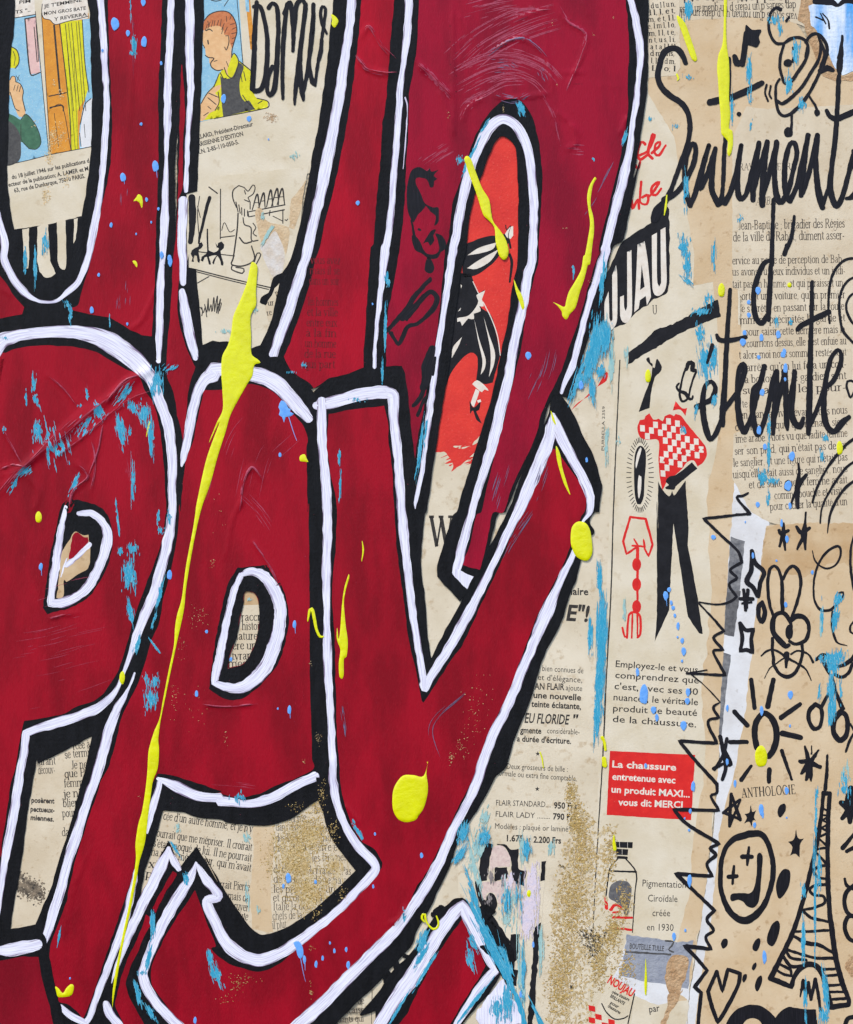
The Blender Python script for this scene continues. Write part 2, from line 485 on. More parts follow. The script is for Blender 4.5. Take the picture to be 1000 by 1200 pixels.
def brushy(name, c1, c2, c3, along=34, across=1.1, edge=.27, rough=.4, spec=.25, bump=.35):
    """paint laid on in strokes: streaks run along each stroke, thin patchy paint at its sides"""
    m = M(name, c1, None, rough=rough, spec=spec, bump=0)
    N, L = m.node_tree.nodes, m.node_tree.links
    b = N['Principled BSDF']
    at = N.new('ShaderNodeAttribute'); at.attribute_name = 'stroke'

    def noise(sx, sy, seed):
        mp = N.new('ShaderNodeMapping')
        mp.inputs['Scale'].default_value = (1 / sx, 1 / sy, 0)
        mp.inputs['Location'].default_value = (seed, seed, seed)
        L.new(at.outputs['Vector'], mp.inputs[0])
        n = N.new('ShaderNodeTexNoise'); n.inputs['Scale'].default_value = 1; n.inputs['Detail'].default_value = 3
        L.new(mp.outputs[0], n.inputs['Vector'])
        return n.outputs[0]

    def rng(f, lo, hi):
        r = N.new('ShaderNodeMapRange'); r.inputs[1].default_value, r.inputs[2].default_value = lo, hi
        L.new(f, r.inputs[0]); return r.outputs[0]

    def mix(f, a, c):
        x = N.new('ShaderNodeMix'); x.data_type = 'RGBA'; L.new(f, x.inputs[0])
        for i, q in ((6, a), (7, c)):
            if isinstance(q, tuple): x.inputs[i].default_value = q
            else: L.new(q, x.inputs[i])
        return x.outputs[2]

    st = noise(along, across, 1)
    col = mix(rng(st, .42, .70), c1, c2)
    sp = N.new('ShaderNodeSeparateXYZ'); L.new(at.outputs['Vector'], sp.inputs[0])
    ma = N.new('ShaderNodeMath'); ma.operation = 'MULTIPLY_ADD'
    L.new(rng(sp.outputs[2], .35, 1.0), ma.inputs[0]); ma.inputs[1].default_value = edge; L.new(noise(26, 1.5, 9), ma.inputs[2])
    col = mix(rng(ma.outputs[0], .68, .86), col, c3)
    L.new(col, b.inputs['Base Color'])
    bp = N.new('ShaderNodeBump'); bp.inputs['Strength'].default_value = bump; bp.inputs['Distance'].default_value = S * .9
    L.new(st, bp.inputs['Height']); L.new(bp.outputs[0], b.inputs['Normal'])
    return m


mt['white'] = brushy('white_acrylic', lin(238, 236, 246), lin(196, 190, 216), lin(122, 100, 130))
mt['white_thin'] = brushy('thin_white_acrylic', lin(222, 214, 232), lin(190, 178, 204), lin(110, 92, 122))
mt['marker'] = brushy('black_marker_ink', lin(18, 17, 23), lin(34, 32, 39), lin(52, 48, 52), along=20, across=.9, edge=.1, rough=.45, spec=.2, bump=.1)
mt['teal'] = brushy('teal_paint', lin(36, 146, 184), lin(84, 176, 202), lin(156, 206, 216), along=9, across=.8, edge=.3, rough=.5, spec=.2, bump=.3)


def red(name, a, b, c, rot):
    return M(name, a, b, 60, stretch=(1.5, 1, .5), rot=rot, ramp=(.40, .62), detail=9, c3=c, c3px=2.4, c3lo=.60, c3hi=.84, rough=.40, spec=.16, bump=.3, bpx=2.2, bstretch=(1.6, 1, .35), weave=.02)


mt['red1'] = red('crimson_acrylic', lin(158, 6, 32), lin(130, 4, 25), lin(160, 26, 48), .05)
mt['red2'] = red('bright_crimson_acrylic', lin(170, 7, 35), lin(140, 5, 29), lin(170, 30, 54), .12)
mt['red3'] = red('dark_crimson_acrylic', lin(140, 8, 32), lin(118, 6, 26), lin(150, 30, 52), -.1)


mt['red4'] = red('purplish_crimson_acrylic', lin(154, 8, 42), lin(128, 7, 36), lin(158, 34, 62), -.15)


# ------------------------------------------------------------------ lettering
SER = {
 'a': '8.8|C1.6,7.8 3.6,9.8 6,8.8 6.4,7 6.4,1.6 7.6,.2 8.8,.8|C6.3,5.8 3,4.8 1.2,2.5 2.2,.5 4,.3 6.3,2.5',
 'b': '9.6|T1.8,15 1.8,0|s1,15|C1.8,7.5 4.5,9.7 7,8.5 8.2,5 7,1.3 4.5,0 1.8,1.5',
 'c': '8.2|C7.3,7.8 5,9.8 2.2,8 1.3,5 2.2,1.5 5,0 7.6,2', 'd': '10|T8,15 8,0|s7,15|s8.6,0|C8,7.5 5.5,9.8 2.5,8.5 1.3,5 2.2,1.2 4.8,0 8,2',
 'e': '8.4|t1.5,5.5 7.3,5.5|C7.3,5.5 6.8,8.8 4.5,9.9 2,8.2 1.3,5 2.2,1.4 5,0 7.6,2', 'f': '5.6|T2.6,0 2.6,11|C2.6,11 3.3,14.5 6.3,14.3|t.6,9.7 5.8,9.7|s2.6,0',
 'g': '9|C4.5,9.8 2,8.5 2,5.3 4.5,4 7,5.3 7,8.5 4.5,9.8|c2.5,4.5 1.8,2.5 4,1.2 7.5,.5 8.3,-2 6,-4.5 2.5,-4.3 1,-2.5 2.5,0|t7,9 9,9.7',
 'h': '10.4|T2,15 2,0|s1,15|s2,0|C2,7.5 4.5,9.8 7,9.2 8,7 8,0|s8,0', 'i': '4.8|T2.4,9.7 2.4,0|s2.4,0|s1.6,9.7|T2.4,12.6 2.4,14',
 'j': '4.8|C2.8,9.7 2.8,-2 1.8,-4.4 0,-4.4|s1.8,9.7|T2.8,12.6 2.8,14', 'k': '10|T2,15 2,0|s2,0|s1,15|t2,4.5 7.5,9.7|T4,6 8.5,0|s8.2,0',
 'l': '4.8|T2.4,15 2.4,0|s2.4,0|s1.6,15', 'm': '15.8|T2,9.7 2,0|C2,7.5 4.3,9.8 6.8,9.2 7.8,7 7.8,0|C7.8,7.5 10.2,9.8 12.6,9.2 13.6,7 13.6,0|s2,0|s7.8,0|s13.6,0|s1,9.7',
 'n': '10.4|T2,9.7 2,0|C2,7.5 4.5,9.8 7,9.2 8,7 8,0|s2,0|s8,0|s1,9.7', 'o': '9.4|C4.7,9.9 2,8.3 1.3,5 2,1.7 4.7,0 7.4,1.7 8.2,5 7.4,8.3 4.7,9.9',
 'p': '9.8|T2,9.7 2,-4.8|s2,-4.8|s1,9.7|C2,7.5 4.3,9.8 7.2,8.5 8.3,5 7.2,1.2 4.5,0 2,1.5', 'q': '9.8|T8,9.7 8,-4.8|s8,-4.8|C8,7.5 5.5,9.8 2.5,8.5 1.3,5 2.2,1.2 4.8,0 8,2',
 'r': '7|T2.2,9.7 2.2,0|s2.2,0|s1.2,9.7|C2.2,6.5 4,9.5 6.4,9.2', 's': '7.2|C6.2,7.8 4,9.8 1.6,8 2.2,6 5.6,4.2 6.2,2 4,.1 1.1,1.9', 't': '5.8|C2.8,12.6 2.8,2 3.8,.2 5.6,1|t.7,9.7 5.3,9.7',
 'u': '10.2|C2,9.7 2,2.5 3.5,.2 6,.6 8,2.5|T8,9.7 8,0|s1.2,9.7|s7.2,9.7|s8.8,0', 'v': '9.2|T1.3,9.7 4.8,0|t4.8,0 8,9.7|s1.3,9.7|s7.8,9.7',
 'w': '13|T1.3,9.7 4.3,0|t4.3,0 6.8,9|T6.8,9.7 9.6,0|t9.6,0 12,9.7|s1.3,9.7|s11.8,9.7', 'x': '9|T1.5,9.7 7.5,0|t1.5,0 7.5,9.7|s1.7,9.7|s7.3,9.7|s1.7,0|s7.3,0',
 'y': '9.2|T1.3,9.7 4.8,.5|t8,9.7 4.5,-1.5 2.8,-4.5 1.2,-4.2|s1.3,9.7|s7.8,9.7', 'z': '8|t1.2,9.7 7,9.7|T6.8,9.7 1.4,0|t1.2,0 7.2,0',
 'A': '13|t1.6,0 6.2,14.5|T6.2,14.5 11,0|t3.5,5 9.4,5|s1.8,0|s11,0', 'B': '12|T2.6,14.5 2.6,0|s2,14.5|s2,0|C2.6,14.5 8,14 8.8,11 7.5,8 2.6,7.6|C2.6,7.6 8.5,7 9.8,3.8 8,.4 2.6,0',
 'C': '12|C11,11.5 7,14.6 3.4,13 1.6,7.3 3.4,1.6 7,0 11,3', 'D': '13.4|T2.6,14.5 2.6,0|s2,14.5|s2,0|C2.6,14.5 8.5,14 11.5,7.3 8.5,.4 2.6,0', 'E': '11|T2.6,14.5 2.6,0|t1.2,14.5 9,14.5|t2.6,7.5 7.5,7.5|t1.2,0 9.4,0|t9,14.5 9,12|t9.4,0 9.4,2.8',
 'F': '10.6|T2.6,14.5 2.6,0|t1.2,14.5 9,14.5|t2.6,7.5 7.5,7.5|s2.6,0|t9,14.5 9,12', 'G': '13|C11,11.5 7,14.6 3.4,13 1.6,7.3 3.4,1.6 7,0 11,2|T11,6.5 11,.5|s10.6,6.5', 'H': '14|T2.8,14.5 2.8,0|T11,14.5 11,0|t2.8,7.5 11,7.5|s2.8,0|s2.8,14.5|s11,0|s11,14.5',
 'I': '6.4|T3.2,14.5 3.2,0|s3.2,0|s3.2,14.5', 'J': '7|C4.6,14.5 4.6,2 3,-.6 1,.4|s4.6,14.5', 'L': '11|T2.8,14.5 2.8,0|s2.8,14.5|t1.2,0 9.6,0|t9.6,0 9.6,3', 'M': '16|T2.8,14.5 2.8,0|t2.8,14.5 7.8,1|t7.8,1 12.8,14.5|T12.8,14.5 12.8,0|s2.8,0|s12.8,0',
 'N': '13.6|t2.8,14.5 2.8,0|T2.8,14.5 11,0|t11,0 11,14.5|s2.8,0|s2.4,14.5|s11,14.5', 'O': '13.6|C6.8,14.7 3.4,13 1.6,7.3 3.4,1.6 6.8,0 10.2,1.6 12,7.3 10.2,13 6.8,14.7', 'P': '11.4|T2.8,14.5 2.8,0|s2.4,14.5|s2.8,0|C2.8,14.5 8.5,14 9.6,10.7 8,7.4 2.8,7',
 'Q': '13.6|C6.8,14.7 3.4,13 1.6,7.3 3.4,1.6 6.8,0 10.2,1.6 12,7.3 10.2,13 6.8,14.7|T7,3 12,-2', 'R': '13|T2.8,14.5 2.8,0|s2.4,14.5|s2.8,0|C2.8,14.5 8.5,14 9.4,11 8,8 2.8,7.6|T6.5,7.5 11.5,0|s11.6,0', 'S': '10|C8.6,12 5.4,14.7 2,12.6 2.6,9.4 7.6,5.6 8.6,2.6 5.4,-.2 1.6,2.4',
 'T': '12|T6,14.5 6,0|t1,14.5 11,14.5|s6,0|t1,14.5 1,12|t11,14.5 11,12', 'U': '13|C2.8,14.5 2.8,3.5 5,.2 8,.2 10.4,3.5 10.4,14.5|s2.8,14.5|s10.4,14.5', 'V': '13|T1.6,14.5 6.6,0|t6.6,0 11.2,14.5|s1.8,14.5|s11,14.5', 'W': '18|T1.6,14.5 5.8,0|t5.8,0 9.2,13.5|T9,14.5 13,0|t13,0 16.6,14.5|s1.8,14.5|s16.2,14.5|s9,14.5',
 ' ': '5|', ',': '4.6|T2.2,1 2.2,.2|t2.6,0 1.6,-2.8', '.': '4.6|T2.2,1.2 2.2,.2', ';': '4.8|T2.4,8 2.4,7|T2.4,1 2.4,.2|t2.7,0 1.7,-2.8', ':': '4.8|T2.4,8 2.4,7|T2.4,1.2 2.4,.2', "'": '3.6|T2.2,14.5 1.8,11.5', '-': '6|t1,4.6 5,4.6|t1,4.2 5,4.2', '?': '8|C1.6,12 4,14.6 6.8,12.4 4.4,8 4,4.6|T4,1.2 4,.2', '!': '5|T2.4,14.5 2.4,4|T2.4,1.2 2.4,.2',
}
SERC = {}


def serif_glyph(ch):
    if ch in SERC:
        return SERC[ch]
    acc = None
    base = ch
    if ch not in SER:
        d = unicodedata.normalize('NFD', ch)
        base, acc = d[0], (d[1] if len(d) > 1 else None)
    spec = SER.get(base, SER['o']).split('|')
    adv = float(spec[0])
    st = []
    for q in spec[1:]:
        if not q: continue
        if q[0] == 's':
            x, y = map(float, q[1:].split(','))
            st.append(('t', [(x - 1.9, y), (x + 1.9, y)]))
        else:
            st.append((q[0], [tuple(map(float, w.split(','))) for w in q[1:].split()]))
    top = 11.4 if base.islower() else 16
    cx = adv / 2
    if acc == '\u0301': st.append(('t', [(cx - 1, top), (cx + 1.6, top + 2.6)]))
    if acc == '\u0300': st.append(('t', [(cx + 1, top), (cx - 1.6, top + 2.6)]))
    if acc == '\u0302': st += [('t', [(cx - 2, top), (cx, top + 2.4), (cx + 2, top)])]
    if acc == '\u0308': st += [('T', [(cx - 1.6, top + .6), (cx - 1.6, top + 1.8)]), ('T', [(cx + 1.6, top + .6), (cx + 1.6, top + 1.8)])]
    if acc == '\u0327': st.append(('t', [(cx, 0), (cx + .8, -2), (cx - 1, -3)]))
    SERC[ch] = (adv, st)
    return SERC[ch]


def put_text(mb, V2, F, p0, p1, width, xh_scale, z, slant=0):
    """map glyph space (x along, y up, natural width) to the line p0-p1"""
    p0, p1 = np.array(p0, float), np.array(p1, float)
    d = p1 - p0
    u = d / np.hypot(*d)
    vv = np.array([u[1], -u[0]])
    sx = np.hypot(*d) / width
    x = V2[:, 0] * sx + V2[:, 1] * xh_scale * slant
    Q = p0 + x[:, None] * u + (V2[:, 1] * xh_scale)[:, None] * vv
    mb.add(np.column_stack([Q, np.full(len(Q), z)]), F)


def serif(mb, text, p0, p1, xh, z, weight=1.0, slant=0):
    x = 0
    V, F, n = [], [], 0
    jz = random.Random(text)
    for ch in text:
        adv, st = serif_glyph(ch)
        dy = jz.uniform(-.25, .25)
        for kind, pts in st:
            w = {'T': 1.95, 'C': 1.6, 't': .8, 'c': .9}[kind] * weight * jz.uniform(.85, 1.12)
            a = [(px_ + x, py_ + dy, w, kind in 'Tt') for px_, py_ in pts]
            A = smooth(a, 1.7, False, kind in 'Cc')
            d = np.gradient(A[:, :2], axis=0)
            d /= np.maximum(np.hypot(d[:, 0], d[:, 1]), 1e-6)[:, None]
            nn = np.stack([-d[:, 1], d[:, 0]], 1)
            # curved strokes thin out where they run level
            ww = w * (np.abs(d[:, 1]) * .6 + .5) if kind == 'C' else np.full(len(A), w)
            m = len(A)
            V.append(np.stack([A[:, :2] + nn * ww[:, None] / 2, A[:, :2] - nn * ww[:, None] / 2], 1).reshape(-1, 2))
            F += [(n + 2*i, n + 2*i + 1, n + 2*i + 3, n + 2*i + 2) for i in range(m - 1)]
            n += 2 * m
        x += adv
    put_text(mb, np.vstack(V), F, p0, p1, x, xh / 10, z, slant)


def sans(mb, text, p0, p1, cap, z, bold=0.0, slant=0):
    cu = bpy.data.curves.new('t', 'FONT')
    cu.body = text
    cu.size = 1
    cu.resolution_u = 2
    cu.offset = bold
    o = bpy.data.objects.new('t', cu)
    me = o.to_mesh()
    V = np.array([v.co[:2] for v in me.vertices]).reshape(-1, 2)
    F = [tuple(p.vertices) for p in me.polygons]
    o.to_mesh_clear()
    bpy.data.objects.remove(o)
    bpy.data.curves.remove(cu)
    if not len(V):
        return
    V[:, 0] -= V[:, 0].min()
    put_text(mb, V, F, p0, p1, V[:, 0].max(), cap / .73, z, slant)


def XY(s):
    return [(p[0], p[1]) for p in P(s)]


def lines(fn, mb, spec, size, z, **kw):
    """spec: rows of 'tile x0,y0 x1,y1 | text'"""
    for row in spec:
        c, t = row.split('|')
        a, b = XY(c)
        fn(mb, t, a, b, size, z, **kw)

# ------------------------------------------------------------------ the canvas
bd = MB()
bd.poly('p -70,-70! 1070,-70! 1070,1270! -70,1270!', -2.0, grid=25, thick=44, curved=False)
bd.add([(-70, -70, -44), (1070, -70, -44), (1070, 1270, -44), (-70, 1270, -44)], [(0, 1, 2, 3)], conform=False)
tag(bd.build('canvas_board', mt['board'], origin=(500, 600)), 'large flat canvas panel carrying the whole pasted and painted collage', 'canvas')

# ------------------------------------------------------------------ the red letters
ZL = [2.6 + .7 * k for k in range(6)]


def letter(label, k, black, reds, whites, redmat, name='painted_letter', extra=(), thin=(), group='red graffiti letters', dz=0.0):
    z = ZL[k] + dz
    mb = MB(); mb.cs = .25; mb.poly(black, z, grid=4.5, thick=.8, rough=.5, wave=9)
    V = np.vstack(mb.v)
    t = thing(name, label, 'letter', *(np.clip(V[:, :2].mean(0), 0, 1200)), group=group)
    mb.build('black_outline', mt['black'], t)
    mb = MB()
    for r in reds:
        mb.poly(r, z + .2, grid=3.2, thick=.2, rough=.5, wave=8)
    mb.build('red_fill', redmat, t)
    for nm, mat, ww in (('white_line', 'white', whites), ('thin_white_line', 'white_thin', thin)):
        if not ww: continue
        mb = MB()
        for i, w in enumerate(ww):
            if w[0] == '#':
                mb.poly(w[1:], z + .62 + i * .012, grid=3, thick=.4, rough=.6, wave=5)
            else:
                mb.rib([(q[0], q[1], q[2] * .93, q[3]) for q in P(w)], z + .3 + i * .012, h=.05, rough=.65, wave=9, cap='r')
        mb.build(nm, mt[mat], t)
    return t


letter('red round-bottomed letter at the top left around the orange comic panel', 0,
       ['p -60,-60! 217,-60! a0 830,0 815,200 812,400 790,800 a1 800,100 800,500 700,600 400,560 0,560 p -60,440!',
        'a0 70,-40! 62,150 50,250 40,520 35,760 45,930 65,1034! 200,1015 365,985! 390,850 410,680 415,440 410,300 405,70 385,-40!'],
       ['a0 485,-60! 492,200 505,520 497,750 455,950 405,1192 a1 375,180 350,260 310,275 400,300! 500,318! 590,372! 640,395! 685,400! 690,300 700,100 a0 705,1000 712,800 715,600 715,400 725,200 735,-60!',
        'p -60,330! a1 0,125! 40,180 70,225 110,270! 100,300! 0,322! p -60,390!',
        'a0 818,300 832,420 836,520 825,650 822,850 800,920 a1 825,0 832,60 828,120 805,150 802,300 830,420 862,500 880,540! 850,640 840,750 822,900 800,760 785,660 750,560 760,400 775,200 780,60 790,0 a0 800,950 808,700'],
       ['a0 -30,900,32 0,1010,34 25,1110,36 a1 20,50,38 62,140,38 120,210,34 170,240,18 215,246,14 260,240,14 310,200,26 350,160,30 395,60,34 a0 420,1050,34 445,920,32 465,750,30 480,520,32 482,420,30 470,250,30 462,100,30 452,-40,36',
        'a0 772,-40,36 768,150,36 758,380,34 755,560,34! 752,620,24 750,740,20 746,900,36 740,1050,38 732,1192,26 a1 732,60,28 722,200,36 720,350,36 718,440,32 716,512,22'],
       mt['red1'])

t_mid = letter('red slanted letter at the top centre around the man in yellow', 0,
       ['p 205,-60! a0 800,200 800,700 790,1100 a1 760,200 700,400 720,700 780,880 830,1010! 900,700! 950,560! b1 200,540! 480,640! 760,560! 830,540! b1 850,200 b0 910,1000 940,600 960,340 1000,-60!',
        'a0 921,-60! 918,100 908,400 896,700 890,862! 842,876! 840,1000 846,1192 a1 852,30 850,92! 884,98! 897,250 915,438! 960,420! b1 60,424 100,430 200,460! 250,440! 300,335 345,130 380,70 b0 428,1030 442,950 470,800 490,680 515,550 545,330 565,150 585,-60!'],
       ['b0 710,-60! 695,150 680,280 665,400 640,560 610,720 575,880 540,1010 515,1130 b1 500,50 480,150 430,300 380,440 357,492! 380,540 420,580 470,610 492,636! 510,625 560,590 640,570 716,540! 715,500 725,350 735,200 750,0 b0 760,1100 775,900 790,750 800,560 815,480 825,350 830,280 840,150 860,-60!'],
       ['a0 855,-40,42 857,200,44 860,420,30 848,600,26 842,760,24 838,860,20',
        'a0 826,905,44 820,1050,42 822,1140,40 a1 828,60,36 826,160,30',
        'a1 822,200,34 838,300,48 858,400,44 876,470,40 882,500,22',
        'b0 665,-40,46 652,130,42 632,260,42 612,400,52 585,560,54 552,720,58 520,880,52 492,1000,48 460,1150,48 b1 452,60,46 420,160,50 378,290,52 345,380,48 311,480,42',
        'b0 922,-40,42 912,150,36 897,280,24 884,380,32 878,470,32 868,600,34 855,760,30 840,950,30 820,1100,36 b1 815,0,42 800,130,30 784,270,24 770,420,20 765,538,20'],
       mt['red2'], thin=['b0 905,440,8 915,480,9 908,600,6 895,760,5'], dz=-.12)

letter('red letter P at the left with a rounded counter and text-filled stem window', 1,
       ['p -60,376! a1 0,332! 60,312 150,300 300,295 420,310 510,325 580,370 605,398 650,402 690,432 702,480 712,530 748,610 772,700 800,760 825,870 830,960 825,1080 815,1192 a2 805,150 785,330 765,450 740,550 705,650 675,770 640,870 585,980 540,1100 505,1192 a3 450,110 400,250 340,460 300,640 245,790 215,860 180,872! 0,905! p -60,1130!',
        'a2 172,1172! 290,1115 415,1050! 402,1100 385,1192 a3 350,170 310,320 270,440 235,570 205,640! 160,742! 100,754 48,765! 65,650 85,550 100,450 115,330 130,220 150,100 168,0 a2 172,1190!'],
       ['p -60,414! a1 25,475! 60,458 150,445 250,443 350,450 430,470 500,510 560,545 622,572 652,640 690,700 715,780 730,900 745,1050 750,1192 a2 745,50 735,150 700,260 660,360 620,470 590,570 560,680 530,760 480,840 430,885 350,915 280,950 200,965 110,980! 100,1020 85,1100 70,1192 a3 50,120 25,290 10,380 0,440 p -60,1050!',
        'a1 0,620! 10,560 22,500! p -60,440! -60,450!'],
       ['a1 -60,520,80 0,430,78 60,405,60 100,395,56 200,382,56 300,380,60 400,392,74 480,418,96 550,462,98 610,510,90 660,560,74 690,610,56 720,690,48 755,790,50 772,900,46 778,1000,42 776,1130,40 a2 778,0,40 772,80,44 755,180,48 728,290,48 690,420,48 652,510,46 612,610,36 585,690,24 555,770,20 525,840,24 482,890,38 430,928,50 395,942,46 330,967,46 250,992,50 180,1012,44 118,1035,40! 112,1110,38 95,1192,40 a3 72,200,42 48,320,42 25,450,36 5,570,30 -30,800,30',
        'a2 297,15,14 275,120,26 258,250,38 240,350,34 230,452,34! 285,446,46 350,418,40 400,372,46 440,300,40 472,220,42 486,150,42 465,88,36 415,46,28 355,46,18'],
       mt['red1'])
# the counter of the P
t = thing('painted_letter_counter', 'small D-shaped counter of the left red P, black with a torn beige core', 'painted counter', 90, 650)
mb = MB(); mb.poly('a2 320,-20 430,5 485,50 508,120 507,200 482,290 442,362 402,422 330,464 270,484 215,498! 193,470! 210,350 235,200 258,90 283,5', ZL[1] + .24, grid=4.5, thick=.1, rough=.6)
mb.build('black_outline', mt['black'], t)
mb = MB(); mb.poly('a2 325,140 345,125 372,142 400,140! 408,210 400,290 370,310 340,330 300,355 290,345 285,420 255,425 262,390 275,250 290,200 318,160', ZL[1] + .42, grid=4, thick=.2, rough=.5); mb.build('bare_paper', mt['kraft_dark'], t)
mb = MB(); mb.poly('a2 330,145 350,130 380,150 398,150! 400,175 360,215 330,245 312,250 318,200', ZL[1] + .5, grid=4, thick=.1, rough=.6); mb.build('red_patch', mt['red2'], t)
mb = MB()
for i, w in enumerate(('a2 297,15,14 275,120,26 258,250,38 240,350,34 230,450,34! 285,446,46 350,418,40 400,372,46 440,300,40 472,220,42 486,150,42 465,88,36 415,46,28 355,46,18', 'a2 405,185,20 350,235,28 300,280,20', 'a2 302,250,8 275,330,6')):
    mb.rib(w, ZL[1] + .46 + .012 * i, h=.05, rough=.7, wave=5)
mb.build('white_line', mt['white'], t)

letter('red letter A in the middle with a text-filled counter under the long yellow drip', 2,
       ['a1 868,600 880,550 900,510! 930,470 1000,432 b1 60,428 110,425 200,455 280,490 330,495 370,530 400,580 460,620 490,650! 520,690! 520,850 540,1192! b2 545,300 555,900 575,1192! b3 620,260 720,420! 700,560 500,800 250,890 100,800 0,600 a3 940,560! 885,420! 820,520! 800,800! 850,1260! 200,1260! 210,1000 190,850 215,850 225,760 300,560 400,200 470,0 a2 490,1192 520,1080 550,960 590,880 625,800 640,760 690,600 720,540 740,420 770,300 800,150 812,0 a1 825,1060 830,960 840,880 845,750',
        'a3 738,232! 820,236 900,260 1000,272 b3 100,285 220,298 290,295 380,270 450,225 515,180! 530,230 550,300 570,350 610,410 650,460 682,500! 650,530 590,590 500,670 420,725 350,765 270,790 235,780 200,750 150,680 90,590 40,500 0,430 a3 985,560 940,480 888,392! 850,440 808,492! 785,420 762,365! 720,440 680,530 650,610 630,645! 640,580 660,480 690,400 718,300',
        'b2 180,402 200,395 230,407 245,450 248,520 235,600 210,670 175,720 105,745! 115,680 145,600 160,520 175,450'],
       [['a1 920,650! 890,780 870,880 840,960 825,1060 815,1192 a2 810,0 800,150 770,300 740,420 720,540 690,600 660,700 640,760 625,810 590,880 550,960 520,1080 490,1192 a3 460,90 430,180 400,260 370,360 340,460 315,560 300,640 270,720 245,790 225,860 235,950 255,1040 265,1090! 320,1110 375,1165! 400,1110 440,1000 480,880 520,760 560,640 600,520 620,400 640,300 660,220 680,130 712,62! 780,72 860,96 950,125 1000,143 b3 60,150 150,170 240,155 330,115 420,80 490,40 b2 486,1150 480,900 475,700 472,400 470,0 b1 465,1192 460,1000 465,870 440,800 400,750 350,690 290,640 230,620 200,615 75,640 0,645', 'b2 180,402 200,395 230,407 245,450 248,520 235,600 210,670 175,720 105,745! 115,680 145,600 160,520 175,450'],
        'a3 660,700! 640,760 600,850 560,940 530,1060 520,1110 560,1192 570,1260! 680,1260! 650,1192 590,1080 570,1000 610,900 650,800 690,722!'],
       ['a1 822,985,10 832,930,34 850,840,44 872,720,46 898,640,46 930,590,60 970,568,76 b1 30,555,76 70,550,66 130,550,60 205,566,70 270,586,78 330,620,78 390,680,70 440,735,60 466,770,46',
        'a2 608,765,10 572,850,20 530,920,36 500,1000,50 470,1100,50 445,1192,50 a3 425,100,46 385,220,46 340,360,50 300,480,46 270,600,46 235,720,46 212,795,36 206,826,14',
        'a3 715,88,22 795,120,52 900,167,46 1000,175,46 b3 60,184,50 100,190,46 180,200,40 260,190,50 340,155,50 420,110,46 495,76,46',
        'a3 720,105,26 700,180,32 675,270,28 665,330,10',
        'a3 618,480,10 610,530,24 590,620,36 550,770,40 500,905,36 440,1060,32 405,1160,30 385,1185,30', 'a3 275,1115,30 320,1150,36 380,1185,30',
        'a3 478,1100,30 500,1150,44 540,1200,40'],
       mt['red1'])
t = thing('painted_letter_counter', 'D-shaped counter of the middle red A, white ring around printed words', 'painted counter', 290, 742)
mb = MB(); mb.poly(['b2 150,290! 200,284 280,278! 310,310 345,370 370,440 380,530 365,620 330,720 270,800 200,860 140,885 80,875 20,835! 25,790 45,650 70,510 100,380 130,320', 'b2 180,402 200,395 230,407 245,450 248,520 235,600 210,670 175,720 105,745! 115,680 145,600 160,520 175,450'], ZL[2] + .28, grid=4, thick=.2, rough=.55)
mb.build('black_outline', mt['black'], t)
mb = MB(); mb.rib('b2 165,322,24 135,390,30 108,490,30 78,640,36 52,770,36 44,808,24! 90,825,38 150,832,48 215,800,58 275,735,62 312,650,62 335,560,58 340,470,56 318,395,54 275,332,50 215,308,36 165,322,24', ZL[2] + .5, h=.05, rough=.6); mb.build('white_line', mt['white'], t)

yb = ['b1 505,690! 492,650! 520,625 580,590 700,565 790,550 815,540! 850,530 905,535! 925,690 942,870 950,1000 960,1100 1000,1192 c2 40,0 25,100 15,260 30,420 45,600 60,695! 120,575 190,450 230,350 330,180 420,0 c1 440,1100 520,900 590,740 600,650! 640,658! 690,730 740,840 790,940 830,1070! 825,1130 815,1192 c2 800,40 772,80 795,120 790,140 768,150 735,260 715,340 690,400 670,460 640,550 590,640 555,720 530,810 505,890 460,1000 430,1080 395,1192 c3 350,80 290,190 240,270 200,330 165,420 130,510 90,590 50,680 0,760 b3 930,840 850,930 760,1030 650,1130 560,1230 540,1260! a3 650,1260! 800,1260! 700,1180 620,1090 570,1010! 600,910 700,720 810,490 888,392! 940,480 985,560 b3 40,500 90,590 150,680 200,750 235,780 270,790 350,765 420,725 500,670 590,590 682,500! 650,460 610,410 570,350 550,300 530,230 512,180 505,100 495,0 b2 485,1100 475,700 470,0 b1 465,1100 460,960 465,880 505,840']
